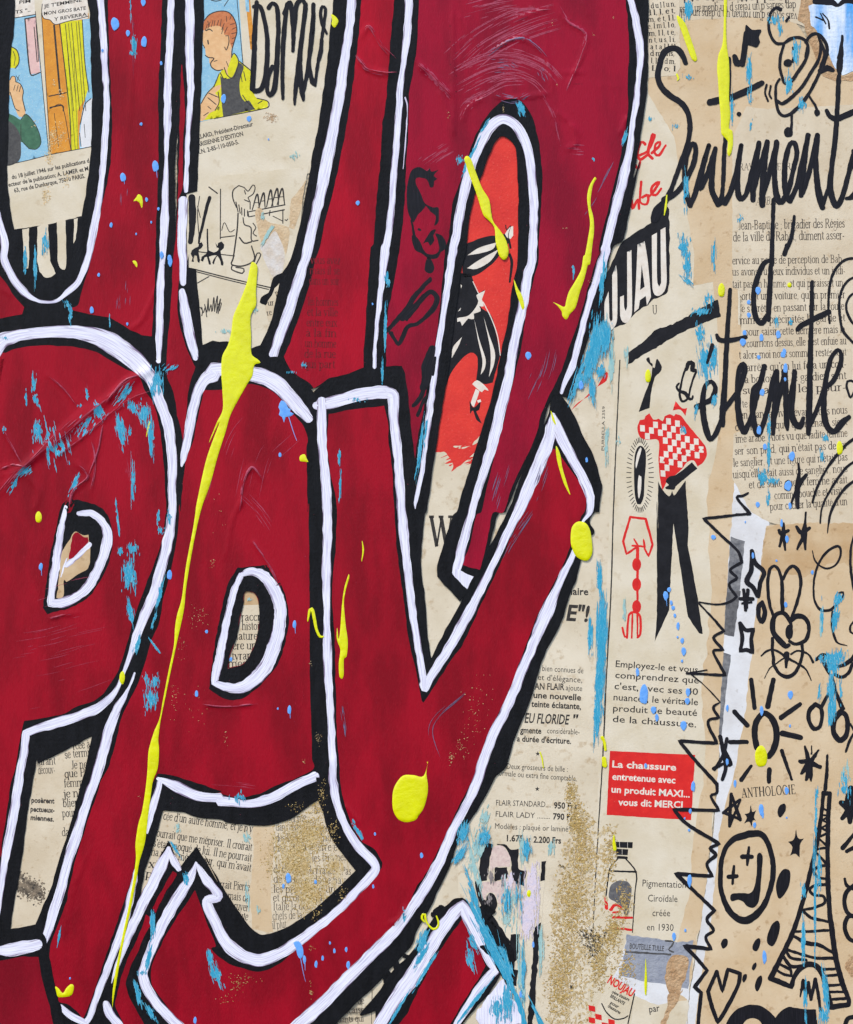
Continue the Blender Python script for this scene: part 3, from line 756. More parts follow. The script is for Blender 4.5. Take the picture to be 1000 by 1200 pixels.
letter('big red letter Y whose tail hooks left along the bottom, right of the red A', 3, yb,
       ['b1 560,752! 640,735 810,712! 825,780 830,880 845,1000 855,1192 b2 865,200 890,380 915,580 950,740 980,890! c2 25,897! 90,800 160,690 200,640 250,530 310,400 370,280 410,170 450,90 490,20 c1 520,1090 560,990 612,905! 650,950 700,1020 750,1090! 762,1130 752,1192 c2 735,60 690,180 640,310 590,400 545,490 500,600 460,710 420,820 370,930 320,1030 290,1110 265,1192 c3 235,110 180,220 130,330 80,430 20,540 0,562 b3 940,600 925,640 890,700 850,760 770,830 700,900 630,980 560,1050 480,1110 420,1170 330,1250! a3 940,1260! 820,1192 740,1090 690,1020 682,950 720,850 780,740 840,650 880,588! 905,650 935,740 975,840 b3 30,850 60,885 110,920 170,940 250,955 330,925 400,868 480,796 560,726 650,646 740,566 800,488! 800,460 760,400 700,360 650,260 620,150 605,0 b2 595,1000 590,800 585,600 575,400 590,200 595,0 b1 575,1050 552,900'],
       ['b1 505,712,40 560,702,58 640,680,60 720,660,60 812,652,66',
        'b1 818,650,46! 850,668,60 850,760,46 866,880,42 880,1050,42 888,1192,42 b2 900,150,42 920,350,36 945,550,36 970,700,32 988,800,34 c2 24,815,40! 34,838,30 60,775,44 130,668,42 190,560,46 240,470,46 290,370,42 350,250,36 400,140,42 440,60,48 470,0,56 c1 500,1080,62 545,980,62 585,880,60 604,800,50 606,752,16',
        'c1 606,752,14 626,815,56 662,890,52 710,980,46 752,1060,46 778,1125,40! 774,1192,28 c2 745,80,15 725,130,12 700,230,26 660,310,36 620,400,42 585,480,62 545,570,52 505,670,46 465,760,46 430,850,46 390,940,46 345,1030,46 310,1120,46 285,1192,46 c3 270,90,46 220,200,42 160,310,42 110,430,46 60,530,52 0,630,52 b3 935,665,46 895,725,44 840,790,52 760,870,58 680,950,62 600,1030,62 520,1110,62 440,1180,62 380,1240,60',
        'b1 528,695,46 530,800,44 532,900,42 546,1050,46 555,1192,46 b2 553,150,46 550,300,42 550,420,32 553,560,32 555,720,42 563,880,36 573,1050,36 580,1192,36 b3 580,100,42 600,210,36 640,310,36 690,390,46 740,440,46 772,485,46 745,530,46 680,600,42 600,680,42 500,760,44 420,820,52 340,870,54 250,902,60 170,882,62 100,828,62 50,740,52 10,640,46 a3 985,615,46 930,540,42 900,492,30 884,465,10',
        'a3 884,465,12 858,535,40 800,625,54 740,730,54 690,840,50 655,930,46 648,985,46 690,1075,50 770,1165,52 830,1220,52',
        'a3 762,398,16 738,460,50 690,560,52 640,660,50 590,770,42 560,850,28 525,940,22 505,1005,8', 'a3 766,402,14 785,455,36 808,492,24',
        ],
       mt['red1'], extra=())
mb = MB(); mb.poly('a3 780,502! 797,520 740,610 702,692! 690,670 730,590', ZL[3] + .25, grid=3, thick=.2, rough=.5)
tag(mb.build('paint_patch', mt['red1']), 'thin red sliver between two white lines left of the Y tail', 'paint')

letter('red arched letter at the top right around the orange-red dancer page', 4,
       ['b0 965,-60! 955,200 935,340 918,420 915,600 905,750 895,950 870,1150 b1 840,220 824,300 816,420 815,540! 890,530 905,570! 920,680 930,800 945,950 955,1060 962,1192 b2 952,80 940,100! 975,60! c1 40,1192 c2 45,0! c1 60,1050 80,920 100,780 130,600 155,400 175,250 195,100 c0 215,1130 230,1000 250,900 280,810 320,700 350,640 385,613 430,650 445,700 450,850 452,1000 446,1192 c1 430,150 400,350 370,490 345,620 320,720 285,820 240,980 200,1100 175,1192 c2 160,50 120,170 85,290 85,330! 190,442! 225,395! 260,340 290,310 315,220 340,120 365,40 c1 395,1192 450,1060 500,960 550,850 580,740 606,668! 640,665! 690,690! 710,620 740,500 770,400 800,330 830,200 850,100 880,0 c0 920,1090 930,1060 960,930 985,800 1000,720 d0 10,800 40,620 65,450 75,300 75,-60!'],
       ['b0 970,-60! 957,200 937,340 922,420 918,600 908,750 898,950 868,1192 b1 842,220 826,300 820,400 818,536! 890,532! 905,570! 920,680 930,800 948,955! c1 0,850 20,760 40,640 60,520 80,420 95,300 110,150 125,0 c0 140,1060 155,920 180,850 200,790 230,690 260,610 300,540 350,480 400,448 460,453 500,500 530,580 550,680 560,800 555,950 545,1100 540,1192 c1 525,130 490,280 470,420 440,560 410,680 390,780 355,900 320,1040 285,1192 c2 262,50 230,200 195,275! 278,300! 300,220 320,120 340,40 c1 385,1192 430,1060 480,960 530,850 560,740 600,650 640,570 690,430 740,280 780,130 825,0 c0 815,1150 820,1090 850,970 880,850 905,740 930,620 945,500 945,350 950,250 945,100 930,-60!'],
       ['c2 -12,20,10 c1 -12,1150,18 12,1050,20 25,950,22 42,820,26 58,700,30 85,500,26 110,330,26 140,130,36 158,0,42 c0 172,1070,44 190,950,46 225,800,46 265,680,46 310,595,52 355,548,44 395,538,42 445,570,44 485,645,46 507,740,42 515,850,42 522,950,42 517,1100,42 512,1192,44 c1 495,120,46 475,250,46 440,400,46 410,580,46 375,720,52 340,870,52 300,1000,46 265,1110,36 242,1192,34 c2 216,130,42 190,240,46 172,310,38!',
        '#c2 152,312! 175,296 230,322 250,330! 222,386! 180,345',
        'c0 945,-40,30 966,30,34 985,110,34 1000,200,34 d0 38,300,26 20,480,30 5,560,26 c0 952,690,36 930,780,46 900,900,46 870,1010,42 845,1120,42 c1 845,20,42 815,110,42 780,220,36 750,330,32 720,450,32 690,550,32 664,605,26 646,655,14'],
       mt['red4'])

letter('red pointed letter top cut off by the bottom edge left of the blurred face print', 4,
       ['p 440,1260! c3 -190,1130! b3 700,1150 780,1050 850,950 920,880 c3 20,800! 70,715 160,630 200,620! 225,640 300,760 380,955! 330,1040 200,1200 p 520,1260!'],
       ['c3 200,716! 240,800 290,890 303,930! 270,990 210,1080 150,1180 100,1260! -150,1260! -60,1160 -10,1060 30,985 80,890 130,815'],
       ['b3 790,1192,60 840,1110,64 890,1040,74 945,960,76 980,900,66 c3 60,840,60 90,790,60 150,705,56 200,655,48! 235,725,60 275,800,56 315,880,56 350,945,44! 290,1015,46 240,1085,42 190,1165,34 150,1240,30'],
       mt['red1'], thin=[])

letter('dark red letter corner cut off at the bottom left below the P stem', 4,
       ['p -60,1115! a3 0,812 60,770! 170,755! 205,800 212,860 235,960 255,1060 275,1110 290,1192 300,1260! p -60,1260!'],
       ['p -60,1130! a3 0,905 90,890 175,888! 195,1000 225,1110 240,1192 250,1260! p -60,1260!'],
       ['a3 8,860,46 40,858,64 100,846,62 168,834,54'],
       mt['red3'])

# ------------------------------------------------------------------ pasted papers and what is printed on them
ZP = lambda k: .25 + .16 * k


def sheet(name, label, cat, loop, k, mat, rough=.5, group=None, wave=6, curved=False):
    mb = MB()
    mb.poly(loop, ZP(k), grid=5, thick=.09, rough=rough, wave=wave, curved=curved, step=2.5)
    V = np.vstack(mb.v)
    lo, hi = V.min(0), V.max(0)
    t = thing(name, label, cat, (lo[0] + hi[0]) / 2, (lo[1] + hi[1]) / 2, group)
    mb.build('sheet', mt[mat], t)
    t['_z'] = ZP(k) + .1
    return t


# --- comic page in the first letter
t = sheet('comic_page', 'comic page scrap with orange door, yellow curtain and speech balloon inside the top-left letter', 'comic page',
          'a0 20,-60! 460,-60! 440,600! 400,900! 370,975! 200,1015! 65,1036! 0,1040!', 1, 'paper_light')
z = t['_z']
pn = MB(); pn.poly('a0 20,70! 67,80! 160,52! 195,400! 222,700! 130,722! 42,742! 0,750!', z, curved=False); pn = pn.build('comic_panel', mt['c_blue'], t)
w = MB(); w.poly('m 245,185! 355,165! 395,710! 300,725!', z + .03, curved=False); w.poly('m 335,265! 350,265! 372,600! 360,605!', z + .05, curved=False); w.build('picture_frame', mt['c_pink'], pn)
w = MB(); w.poly('m 60,455! 120,455 160,490 185,560 180,620 150,665 110,665 60,640!', z + .03); w.build('hair', mt['c_yellow'], pn)
w = MB(); w.poly('m 60,830 100,780 115,745 150,750 155,800 200,820 225,880 222,960 250,1120 190,1140 150,1060 100,930 60,920', z + .04); w.build('raised_hand', mt['c_skin'], pn)
w = MB(); w.poly('a0 20,515 60,520 95,540 120,515 165,570 185,640 165,670 130,670 95,640 88,720 20,735', z + .05); w.build('sleeve', mt['c_green'], pn)
w = MB(); w.poly('a0 20,545 60,560 88,600 95,640 88,722 20,738', z + .06); w.build('waistcoat', mt['c_grey'], pn)
pn = MB(); pn.poly('a0 188,60! 400,60! 412,380! 412,660! 310,680! 228,695!', z, curved=False); pn = pn.build('comic_panel', mt['c_orange'], t)
w = MB(); w.poly('m 590,200! 805,200! 830,600! 870,900! a0 350,500! 355,672! 325,678!', z + .03, curved=False); w.build('curtain', mt['c_yellow'], pn)
w = MB(); w.poly('m 805,190! 900,180! 900,880! 862,900! 830,560!', z + .03, curved=False); w.poly('a0 400,400 420,400! 420,660! 360,670! 358,600 372,500', z + .035); w.build('window_light', mt['c_blue'], pn)
w = MB(); w.poly('a0 385,470 420,440! 420,660! 368,665! 362,600', z + .05); w.build('white_coat', mt['paper_white'], pn)
w = MB(); w.poly('m 405,60 440,-60! 860,-60! 860,180! 640,215 540,240 490,195 430,180 412,130', z + .06); w.build('speech_balloon', mt['ink_white'], t)
w = MB(); w.poly('m 60,-60! 335,-60! 345,140! 150,175! 60,180!', z + .06, curved=False); w.build('caption_box', mt['ink_white'], t)
w = MB()
for s_ in ('a0 228,700,2.4 188,60,2.4', 'a0 222,700,2.4 160,52,2.4', 'm 245,185,10 300,725,10 395,708,8', 'm 245,185,9 350,165,9', 'm 335,265,7 365,605,7', 'm 355,240,6 380,600,6',
           'm 530,250,14 590,930,14', 'm 585,240,8 680,1083,8 a0 322,678,2.5', 'm 480,940,9 650,905,8', 'm 490,1050,10 610,1030,10 620,1083,10', 'a0 225,490,2.5 280,475,2.5 320,670,2.5', 'a0 245,510,2 265,660,2',
           'm 640,235,5 720,1083,5', 'm 670,230,4 745,1000,4', 'm 700,225,5 780,1083,5', 'm 745,215,4 815,1083,4', 'm 770,210,5 840,1083,5', 'm 805,195,7 830,600,7 870,900,7', 'a0 300,160,1.6 340,672,1.6', 'a0 330,160,1.4 352,672,1.4',
           'm 110,455,8 165,490,8 188,560,8 182,625,8 150,668,8', 'm 130,500,5 150,560,5 140,640,5', 'm 155,800,6 200,820,6 230,890,7 222,960,7 250,1083,7', 'm 100,780,6 118,745,6 150,752,6 155,800,6', 'm 150,830,5 135,880,5', 'm 180,830,5 165,890,5', 'm 205,840,5 190,895,5', 'm 100,900,6 150,1060,6 190,1083,6',
           'a0 95,540,2.5 120,515,2.5 165,570,2.5 186,640,2.5 165,672,2.5 130,670,2.5', 'a0 95,560,2 98,630,2 130,668,2', 'a0 40,742,2.4 130,722,2.4 228,697,2.6 310,681,2.6 412,661,2.6', 'm 860,160,6 640,215,6 540,240,6 490,195,6 430,180,6 410,120,6 415,40,6', 'm 150,175,7 345,142,7',
           'a0 362,560,3 385,470,3 410,445,3', 'a0 366,660,2.5 360,600,2.5', 'a0 380,560,2 385,620,2', 'm 160,740,5 195,790,5', 'm 190,735,4 165,795,4'):
    w.rib([(q[0], q[1], q[2] * 1.3, q[3]) for q in P(s_)], z + .08)
w.build('line_drawing', mt['ink'], t)
w = MB()
lines(sans, w, ['m 190,40 300,25| PIM', "m 150,138 300,112|TS \"..", "m 430,80 800,15|JE T'EMMENE", 'm 430,150 840,95|MON GROS BATE', 'm 530,205 850,155|Y REVERRA'], 4.2, z + .1, bold=.02, slant=.15)
lines(sans, w, ['a0 55,808 404,732|du 18 juillet 1946 sur les publications d', 'a0 40,842 400,768|ecteur de la publication; A. LAMER et M', 'a0 66,868 385,801|63, rue de Dunkerque, 75010 PARIS.'], 5.2, z + .04, bold=.025)
w.build('printed_text', mt['ink'], t)

# --- striped scrap below it
t = sheet('striped_scrap', 'black scrap with broad beige stripes at the bottom of the top-left letter', 'paper scrap', 'p 8,262! 100,250! 95,300! 80,345! 40,350! 20,320!', 0, 'ink_black')
w = MB()
for s_ in ('a0 102,1035! 132,1028! a1 132,60 128,95 112,95!', 'a0 170,1022! 218,1008! 222,1110! a1 228,60! 252,118! 232,132 205,136 180,110! 168,60!', 'a0 258,998! 295,990! 300,1110! a1 300,70 292,100 272,92 262,60!', 'a0 335,988! 352,984! 342,1080 332,1098!'):
    w.poly(s_, ZL[0] + .12, thick=.1, rough=.3)
w.build('beige_stripe', mt['paper_light'], t)

# --- page with the man in yellow
t = sheet('comic_page', 'comic page scrap with a man in yellow shirt and dark apron, top centre', 'comic page',
          'a0 800,-60! b0 640,-60! 600,400! 520,770! 300,815! 0,880! a0 860,880! 800,860!', 2, 'paper_light')
z = t['_z']
pn = MB(); pn.poly('p 205,-60! 278,-60! n 545,0! 585,640! 640,900! 825,1050! 300,1160! p 205,150!', z, curved=False); pn = pn.build('comic_panel', mt['c_blue'], t)
w = MB(); w.poly('n 170,1180! 200,1010 240,900 300,830 350,720 400,660 500,520! 545,600 600,640 660,690 680,880 720,960 825,985! 825,1050! 300,1160!', z + .03); w.build('yellow_shirt', mt['c_yellow'], pn)
w = MB(); w.poly('n 360,740! 400,770 480,750 540,610! 590,650 550,800 560,930 600,990 640,980 700,1068! 390,1140! 375,1000 370,850', z + .05); w.build('apron', mt['c_grey'], pn)
w = MB(); w.poly('n 190,330 240,230 330,190 430,190 500,260 505,380 470,480 470,560! 430,680! 440,740! 400,680! 330,690 270,650 255,610 250,560 220,540 215,480 195,440', z + .055); w.build('head', mt['c_skin'], pn)
w = MB(); w.poly('n 195,300 205,200 260,140 350,110 440,120 500,190 522,300 500,400 478,470! 455,420 450,350 400,340! 385,280 330,250 240,270', z + .065); w.build('hair', mt['c_hair'], pn)
w = MB(); w.poly('n 165,1180 170,1020 230,910 300,850 370,830 360,870 310,910 340,940 350,1000 320,1070 250,1110 210,1167', z + .07); w.build('hand', mt['c_skin'], pn)
w = MB()
for s_ in ('n 205,200,8 260,140,8 350,110,8 440,120,8 500,190,8 524,300,8 500,400,8 478,480,8 472,560,8', 'n 215,540,7 245,562,8 300,570,9 268,615,8 275,655,8 330,690,8 385,680,8', 'n 415,350,7 440,350,7 445,420,7 420,490,7 405,460,6', 'n 225,300,9 255,285,9 285,305,7', 'n 240,395,10 245,430,10', 'n 195,440,6 210,470,6', 'n 400,660,7 430,735,7 490,760,8 540,600,8 495,520,8 470,560,8', 'n 360,710,8 395,770,8 420,765,7',
           'n 350,720,7 300,840,7 235,910,7 175,1010,7', 'n 550,600,8 660,690,8', 'n 720,960,8 825,990,8 825,1050,8 300,1160,6', 'n 580,930,7 620,990,7 700,1068,7', 'n 250,910,7 340,950,7', 'n 240,955,7 320,1020,7', 'n 340,900,7 350,1000,7 310,1080,7', 'n 240,1040,6 270,1065,6', 'n 730,1010,7 770,985,7', 'n 525,0,5 585,640,6', 'n 400,60,6 440,0,6', 'n 270,0,7 320,12,7 370,0,7',
           'n 215,300,5 235,240,5', 'n 240,280,5 262,215,5', 'n 275,262,5 290,200,5', 'n 360,255,5 372,190,5', 'n 375,290,5 400,230,5', 'n 405,320,5 430,265,5', 'n 455,190,5 470,150,5', 'n 480,285,5 512,270,5', 'n 478,380,5 508,365,5', 'n 470,430,5 495,415,5', 'n 300,600,6 330,590,6', 'n 420,600,5 440,650,5', 'n 560,720,6 575,800,6', 'n 590,700,6 610,790,6', 'n 690,720,6 670,800,6', 'n 320,790,6 300,850,6', 'n 200,1130,6 245,1100,6', 'n 330,1070,6 350,1040,6 345,1075,6',
           'n 330,250,5 345,200,5', 'n 300,255,5 310,200,5', 'n 390,270,5 375,330,5', 'n 420,160,5 425,210,5', 'n 460,240,5 500,230,5', 'n 470,330,5 515,320,5', 'n 250,260,5 240,205,5'):
    w.rib([(q[0], q[1], q[2] * 1.3, q[3]) for q in P(s_)], z + .09)
w.build('line_drawing', mt['ink'], t)
w = MB(); w.poly('n 600,-80! 645,-80! 700,500! 655,480!', z + .02, curved=False); w.build('orange_strip', mt['c_orange'], t)
w = MB(); w.poly('n 598,-80! 640,-80! 645,120! 612,110!', z + .035, curved=False); w.build('blue_strip', mt['c_blue'], t)
w = MB()
lines(sans, w, ['p 233,163 297,147.5|LLARD, Président-Directeur', "p 232,172 285.5,159|ARISIENNE D'EDITION", 'p 232,181 280.5,168.5|R.N. 2-85-110-050-5.'], 5.4, z + .04, bold=.022)
w.build('printed_text', mt['ink'], t)

# --- drawing of the man with bottles and cats
t = sheet('cartoon_clipping', 'clipping with a line drawing of a robed man carrying bottles past two cats', 'clipping',
          'a0 800,870! 870,872! 900,868 1000,845! b0 60,795! 470,750! 440,900! 430,1060! b1 260,440! 200,470! 60,440! a1 915,450! 850,250! 840,0!', 4, 'paper_light')
z = t['_z']
w = MB()
for s_ in ('o 390,105,5 350,140,6 350,200,6 375,260,5', 'o 390,105,5 430,120,5 455,145,5 490,100,5 505,120,5 490,165,5 455,190,5 470,220,5 430,205,5', 'o 470,220,5 470,270,5', 'o 430,140,5 438,165,5', 'o 370,220,5 385,290,5', 'o 390,240,5 400,300,5', 'o 410,260,5 412,310,5', 'o 430,270,5 430,320,5', 'o 450,280,4 452,320,4',
           'o 385,300,7 380,400,7 365,520,7 350,620,7 340,660,7 420,670,7 500,625,7 480,530,6', 'o 420,330,5 430,380,6 475,400,6 480,490,6 525,490,6', 'o 395,470,7 430,510,7 480,500,7', 'o 345,665,6 340,695,6 415,722,7 425,690,6 370,680,6', 'o 500,640,6 520,580,6 545,590,6 510,665,6', 'o 490,370,5 510,400,5 490,440,5 515,460,5',
           'o 455,290,5 715,240,6', 'o 460,325,5 710,275,6', 'o 455,290,5 460,325,5', 'o 610,280,5 605,315,5', 'o 700,275,5 700,370,5', 'o 630,320,4 700,355,4', 'o 715,345,5 725,352,5 735,340,4',
           'o 485,275,5 520,165,8 535,270,5', 'o 530,265,5 565,155,8 575,260,5', 'o 585,255,5 615,135,8 630,250,5', 'o 620,250,5 660,125,8 670,240,5', 'o 660,240,5 695,125,8 712,235,5', 'o 500,225,4 530,225,4', 'o 545,215,4 572,212,4', 'o 595,200,4 625,198,4', 'o 640,190,4 668,188,4', 'o 680,185,4 706,183,4',
           'o 262,130,5 260,480,5', 'o 262,470,5 360,458,5', 'o 270,420,4 290,365,4 325,430,4 360,415,4', 'o 65,690,6 340,760,6 625,825,6', 'o 70,705,5 340,775,5 600,835,5', 'o 100,790,5 180,745,5', 'o 105,570,5 360,600,5', 'o 180,115,6 240,160,6', 'o 115,180,4 100,300,4 115,500,5', 'o 100,250,4 120,330,4'):
    w.rib([(q[0], q[1], q[2] * 1.5, q[3]) for q in P(s_)], z + .03)
w.build('line_drawing', mt['ink'], t)
w = MB()
for s_ in ('o 245,508 270,498 288,520 285,545 262,565 265,590 283,650 280,668 265,665 262,640 240,600 222,635 215,660 204,650 215,620 235,595 200,598 180,605 192,640 195,660 180,660 175,640 165,605 150,610 138,640 122,632 130,605 160,585 168,565! 164,470 165,408! 174,408! 176,500 179,560! 215,575 245,560 250,545 235,540 226,505! 240,530',
           'o 110,510 130,503 140,525 128,545 110,555 108,580 118,630 112,650 100,640 95,600 80,595 72,620 75,642 58,640 65,610 52,585 60,560 90,540 105,535'):
    w.poly(s_, z + .06)
for s_ in ('o 185,190,26 165,260,26 140,370,22 115,470,18 110,510,14', 'o 60,190,50 65,300,52 62,400,46 50,500,36'):
    w.rib(s_, z + .06, rough=.3)
w.build('black_cat', mt['ink_black'], t)
w = MB(); w.poly('o 625,760 660,735 705,722 695,770 645,830 605,900 578,945 540,925 548,892 590,865 615,815', z + .6, rough=.8, wave=4); w.build('black_smear', mt['black'], t)
w = MB()
for s_ in ('o 118,960,5 135,985,5 130,1020,5', 'o 130,960,5 140,1000,5 155,955,5', 'o 155,960,5 165,1028,5', 'o 150,940,5 165,995,6 175,900,5', 'o 175,900,5 180,990,5 195,940,5 200,990,5', 'o 205,985,5 215,890,5 220,990,5', 'o 220,985,5 240,880,5 235,1000,6', 'o 235,1000,5 262,900,5 245,1005,5', 'o 245,940,5 268,930,5 255,985,5'):
    w.rib([(q[0], q[1], q[2] * 1.4, q[3]) for q in P(s_)], z + .03)
w.build('signature', mt['ink'], t)
# torn layers over its right side
t = sheet('torn_scrap', 'torn brown paper tatter right of the bottle drawing', 'paper scrap', 'o 500,290 545,270 590,350 780,410! 820,300! 870,60! 760,200! 740,480 720,600 690,490 640,420 560,520 530,440', 6, 'tan', curved=True, rough=1)
t = sheet('torn_scrap', 'pale grey torn tissue hanging below the brown tatter', 'paper scrap', 'o 545,530 640,410 690,490 715,610 700,700 640,770! 600,690 560,600', 5, 'tissue', curved=True, rough=.8)
t = sheet('torn_scrap', 'tiny scrap of printed text beside the slanted black stem near the yellow drip', 'paper scrap', 'o 570,950! 740,640! 760,640! 640,1060! 600,1060! 580,1000!', 7, 'paper_book')
w = MB(); lines(serif, w, ['o 595,950 640,945|ur', 'o 650,880 690,870|pe', 'o 590,1020 625,1012|re'], 4.6, t['_z'], weight=1.1); w.build('printed_text', mt['ink'], t)

# --- dancer page
t = sheet('dancer_page', 'orange-red printed page with a striped black dancer inside the arched letter', 'magazine page',
          'p 490,130! 625,130! 625,500! 560,700! 530,800! 500,800! 488,600!', 3, 'paper')
z = t['_z']
w = MB(); w.poly('p 500,140! 625,140! 622,470! 575,500 c1 285,845! 260,870 235,895 200,905 160,895 250,890 285,865 283,880 250,930 200,975 150,1010! 158,985 140,945 118,922 80,925! p 495,530! 500,400!', z, grid=10, rough=.5); 
r = random.Random(21)
for i in range(46):
    x_, y_ = P('c1 %f,%f' % (r.uniform(115, 290), r.uniform(870, 985)))[0][:2]
    L_, a_ = r.uniform(5, 15), r.gauss(-.42, .12)
    w.rib([(x_ + L_ * q_ * math.cos(a_), y_ + L_ * q_ * math.sin(a_), r.uniform(.6, 2.6) * (1 - 3.6 * q_ * q_), False) for q_ in (-.5, -.2, .1, .35, .5)], z + .01 + .001 * i, rough=.3, wave=2, cap='b', step=2)
w.build('red_ground', mt['ink_orange_red'], t)
w = MB()
for s_ in ('f 530,-60! 700,-60! 750,80 800,60! 770,180 850,250 890,400 915,540! 860,740! 800,750 740,720! 750,620 745,550 700,520 640,560 560,660 520,760! 480,700 520,400 520,100',
           'e 640,690 720,640 820,605 880,600! 960,590 985,650! 920,700 900,760 830,830 740,890 640,910!', 'f 690,870! 715,920 740,910 770,875 760,940 740,950 780,1040! 740,1010 715,945 695,970!'):
    w.poly(s_, z + .03, rough=.2)
w.rib('e 990,540,14 975,600,16 990,690,16', z + .04); w.rib('e 985,740,20 1000,800,22 985,940,14', z + .04); w.rib('e 955,525,8 962,560,8 990,530,8', z + .04)
w.build('black_figure', mt['ink_black'], t)
w = MB()
for s_ in ('e 675,745! 760,690 890,650! 860,700 770,730', 'e 672,840! 760,780 905,700! 840,790 740,845', 'e 950,590 985,540 1010,530! 1010,600! 990,625 960,610', 'f 740,100 805,65! 780,130! 795,180 760,180! 772,215 720,235! 722,275 680,270! 635,325! 622,290 600,295! 600,268 680,250 735,190 755,140',
           'f 725,275! 760,420 808,570 800,640 772,682! 785,580 755,440', 'f 795,262! 830,380 876,520 868,610 832,700! 845,600 840,480', 'f 635,405! 610,470 560,560! 570,480', 'f 710,750! 745,722 800,760 830,800 800,790 780,810 730,770', 'f 735,785! 762,800 722,920! 700,890', 'f 625,20 635,30 628,50', 'f 605,220 628,190 622,210', 'f 745,870 770,862 776,880 752,888'):
    w.poly(s_, z + .06)
w.rib('f 715,0,6 755,85,6', z + .06); w.rib('f 790,150,7 850,270,7 895,400,7 915,540,6', z + .06)
w.build('pale_stripe', mt['ink_white'], t)
w = MB(); lines(serif, w, ['c2 50,195 158,195|W'], 24, z + .03, weight=1.5); w.build('printed_text', mt['ink'], t)

# --- advertisement page of pens
t = sheet('magazine_page', 'beige magazine page advertising pens, printed price list beside the big red Y', 'magazine page',
          'p 425,415! 640,400! 690,380! 724,400! 722,600! 708,950! 694,1240! 425,1240!', 0, 'paper')
z = t['_z']
w = MB()
lines(sans, w, ['c2 655,410 768,412|linaire', 'c2 560,755 745,766|bien connues de', "c2 540,795 740,808|et d'élégance,", ], 7.2, z, bold=0)
w.build('printed_text', mt['ink'], t)
w = MB()
lines(sans, w, ['c2 655,411 768,413|linaire'], 9, z + .02, bold=.02)
lines(sans, w, ['c2 668,526 765,532|E"!'], 19, z + .02, bold=.03, slant=.12)
lines(sans, w, ['c2 525,838 660,841|AN FLAIR'], 8, z + .02, bold=.02)
lines(sans, w, ['c2 520,876 735,888|une nouvelle', 'c2 510,916 735,928|teinte éclatante,'], 7.6, z + .02, bold=.025)
lines(sans, w, ['c2 480,988 678,996|EU FLORIDE', 'c2 694,996 716,997|"'], 12, z + .02, bold=.02, slant=.12)
lines(sans, w, ['c2 460,1034 556,1038|gmente', 'c2 445,1072 690,1084|a durée d\'écriture.'], 7.4, z + .02, bold=.025)
lines(sans, w, ['c3 612,220 715,224|950 Frs', 'c3 608,270 712,274|790 Frs', 'c3 400,368 475,370|1.675', 'c3 520,374 645,379|2.200 Frs'], 7.6, z + .02, bold=.03)
for cx_, cy_ in ((540, 1128), (538, 133)):
    L = P('c2 0,0' if cy_ > 900 else 'c3 0,0')[0]
    pts = np.array([(L[0] + cx_ * .26 + (3.0 if i % 2 == 0 else 1.2) * math.sin(i * math.pi / 5), L[1] + cy_ * .26 - (3.0 if i % 2 == 0 else 1.2) * math.cos(i * math.pi / 5)) for i in range(10)])
    w.poly([pts], z + .02)
w.build('bold_text', mt['ink'], t)
w = MB()
lines(sans, w, ['c2 666,842 740,846|ajoute', 'c2 582,1036 728,1042|considérable-', 'c3 400,42 675,56|Deux grosseurs de bille :', 'c3 352,72 715,98|normale ou extra fine comptable.', 'c3 352,207 598,216|FLAIR STANDARD....', 'c3 350,258 594,268|FLAIR LADY ........', 'c3 347,312 690,326|Modèles : plaqué or laminé*', 'c3 486,372 508,373|et'], 7.0, z, bold=0)
w.build('fine_text', mt['ink'], t)
w = MB(); w.rib('p 497,0,1 497,1,1', z); 
w.poly('c1 690,735! 720,700 770,670 800,640 850,560 850,600 790,640 740,690', z + .01); w.build('red_corner', mt['ink_red'], t)

# --- advertisement page of shoe colour
t = sheet('magazine_page', 'beige shoe-polish advertisement page with a man in a red checked jacket', 'magazine page',
          'p 690,-60! 850,-60! 866,240! 868,330! 866,520! 858,640! 850,760! 842,900! 826,1050! 805,1180! 795,1240! 685,1240! 700,950! 722,420!', 1, 'paper_light')
z = t['_z']
w = MB()
for s_ in ('p 726.6,422,1.4 723,500,1.4 719,600,1.6 716,700,1.6 711,790,1.6 707,880,1.6 702,960,1.4 697,1050,1.2 694,1120,1.0',):
    w.rib(s_, z + .02, rough=.15)
w.build('column_rule', mt['ink'], t)
w = MB(); w.poly('p 846,380! 869,380! 868,520! 859,640! 843,900! 827,1050! 800,1210! 776,1210! 790,1120 806,1050 812,980 826,900 822,820 834,700 830,600 842,500', z - .02, rough=2.2, wave=12); w.build('brown_edge', mt['kraft'], t)
w = MB()
w.poly('q 275,350! 300,320! 550,160! 555,70 600,20 660,0 705,40! 712,200! 718,690! 690,770 640,800 575,830! 520,880! 450,920 400,960 330,1040 240,1075! 150,1120! 60,1000! 150,620!', z + .03, rough=.8)
w.build('black_sign', mt['ink_black'], t)
w = MB()
for s_ in ('q 175,760! 180,900 182,1000 195,1030 210,1010 208,900 207,620! 240,530! 250,600 252,960 240,1050 190,1105 150,1070 140,1000 140,860 160,800', 'q 338,415! 376,397! 382,900 375,980 340,1035 300,1030 278,980 276,810! 310,795! 312,900 325,935 338,900', 'q 430,350! 492,320! 520,500 548,810! 512,885! 502,800! 450,840! 440,910! 400,945! 415,700',
           'q 555,270! 600,245! 600,600 605,690 620,720 636,690 634,500 632,220! 675,197! 682,500 685,680 665,760 620,800 580,790 562,740 558,600'):
    w.poly(s_, z + .06)
w.build('pale_letter', mt['ink_white'], t)
w = MB(); w.poly('q 466,525! 492,720! 452,750!', z + .09); w.build('letter_notch', mt['ink_black'], t)
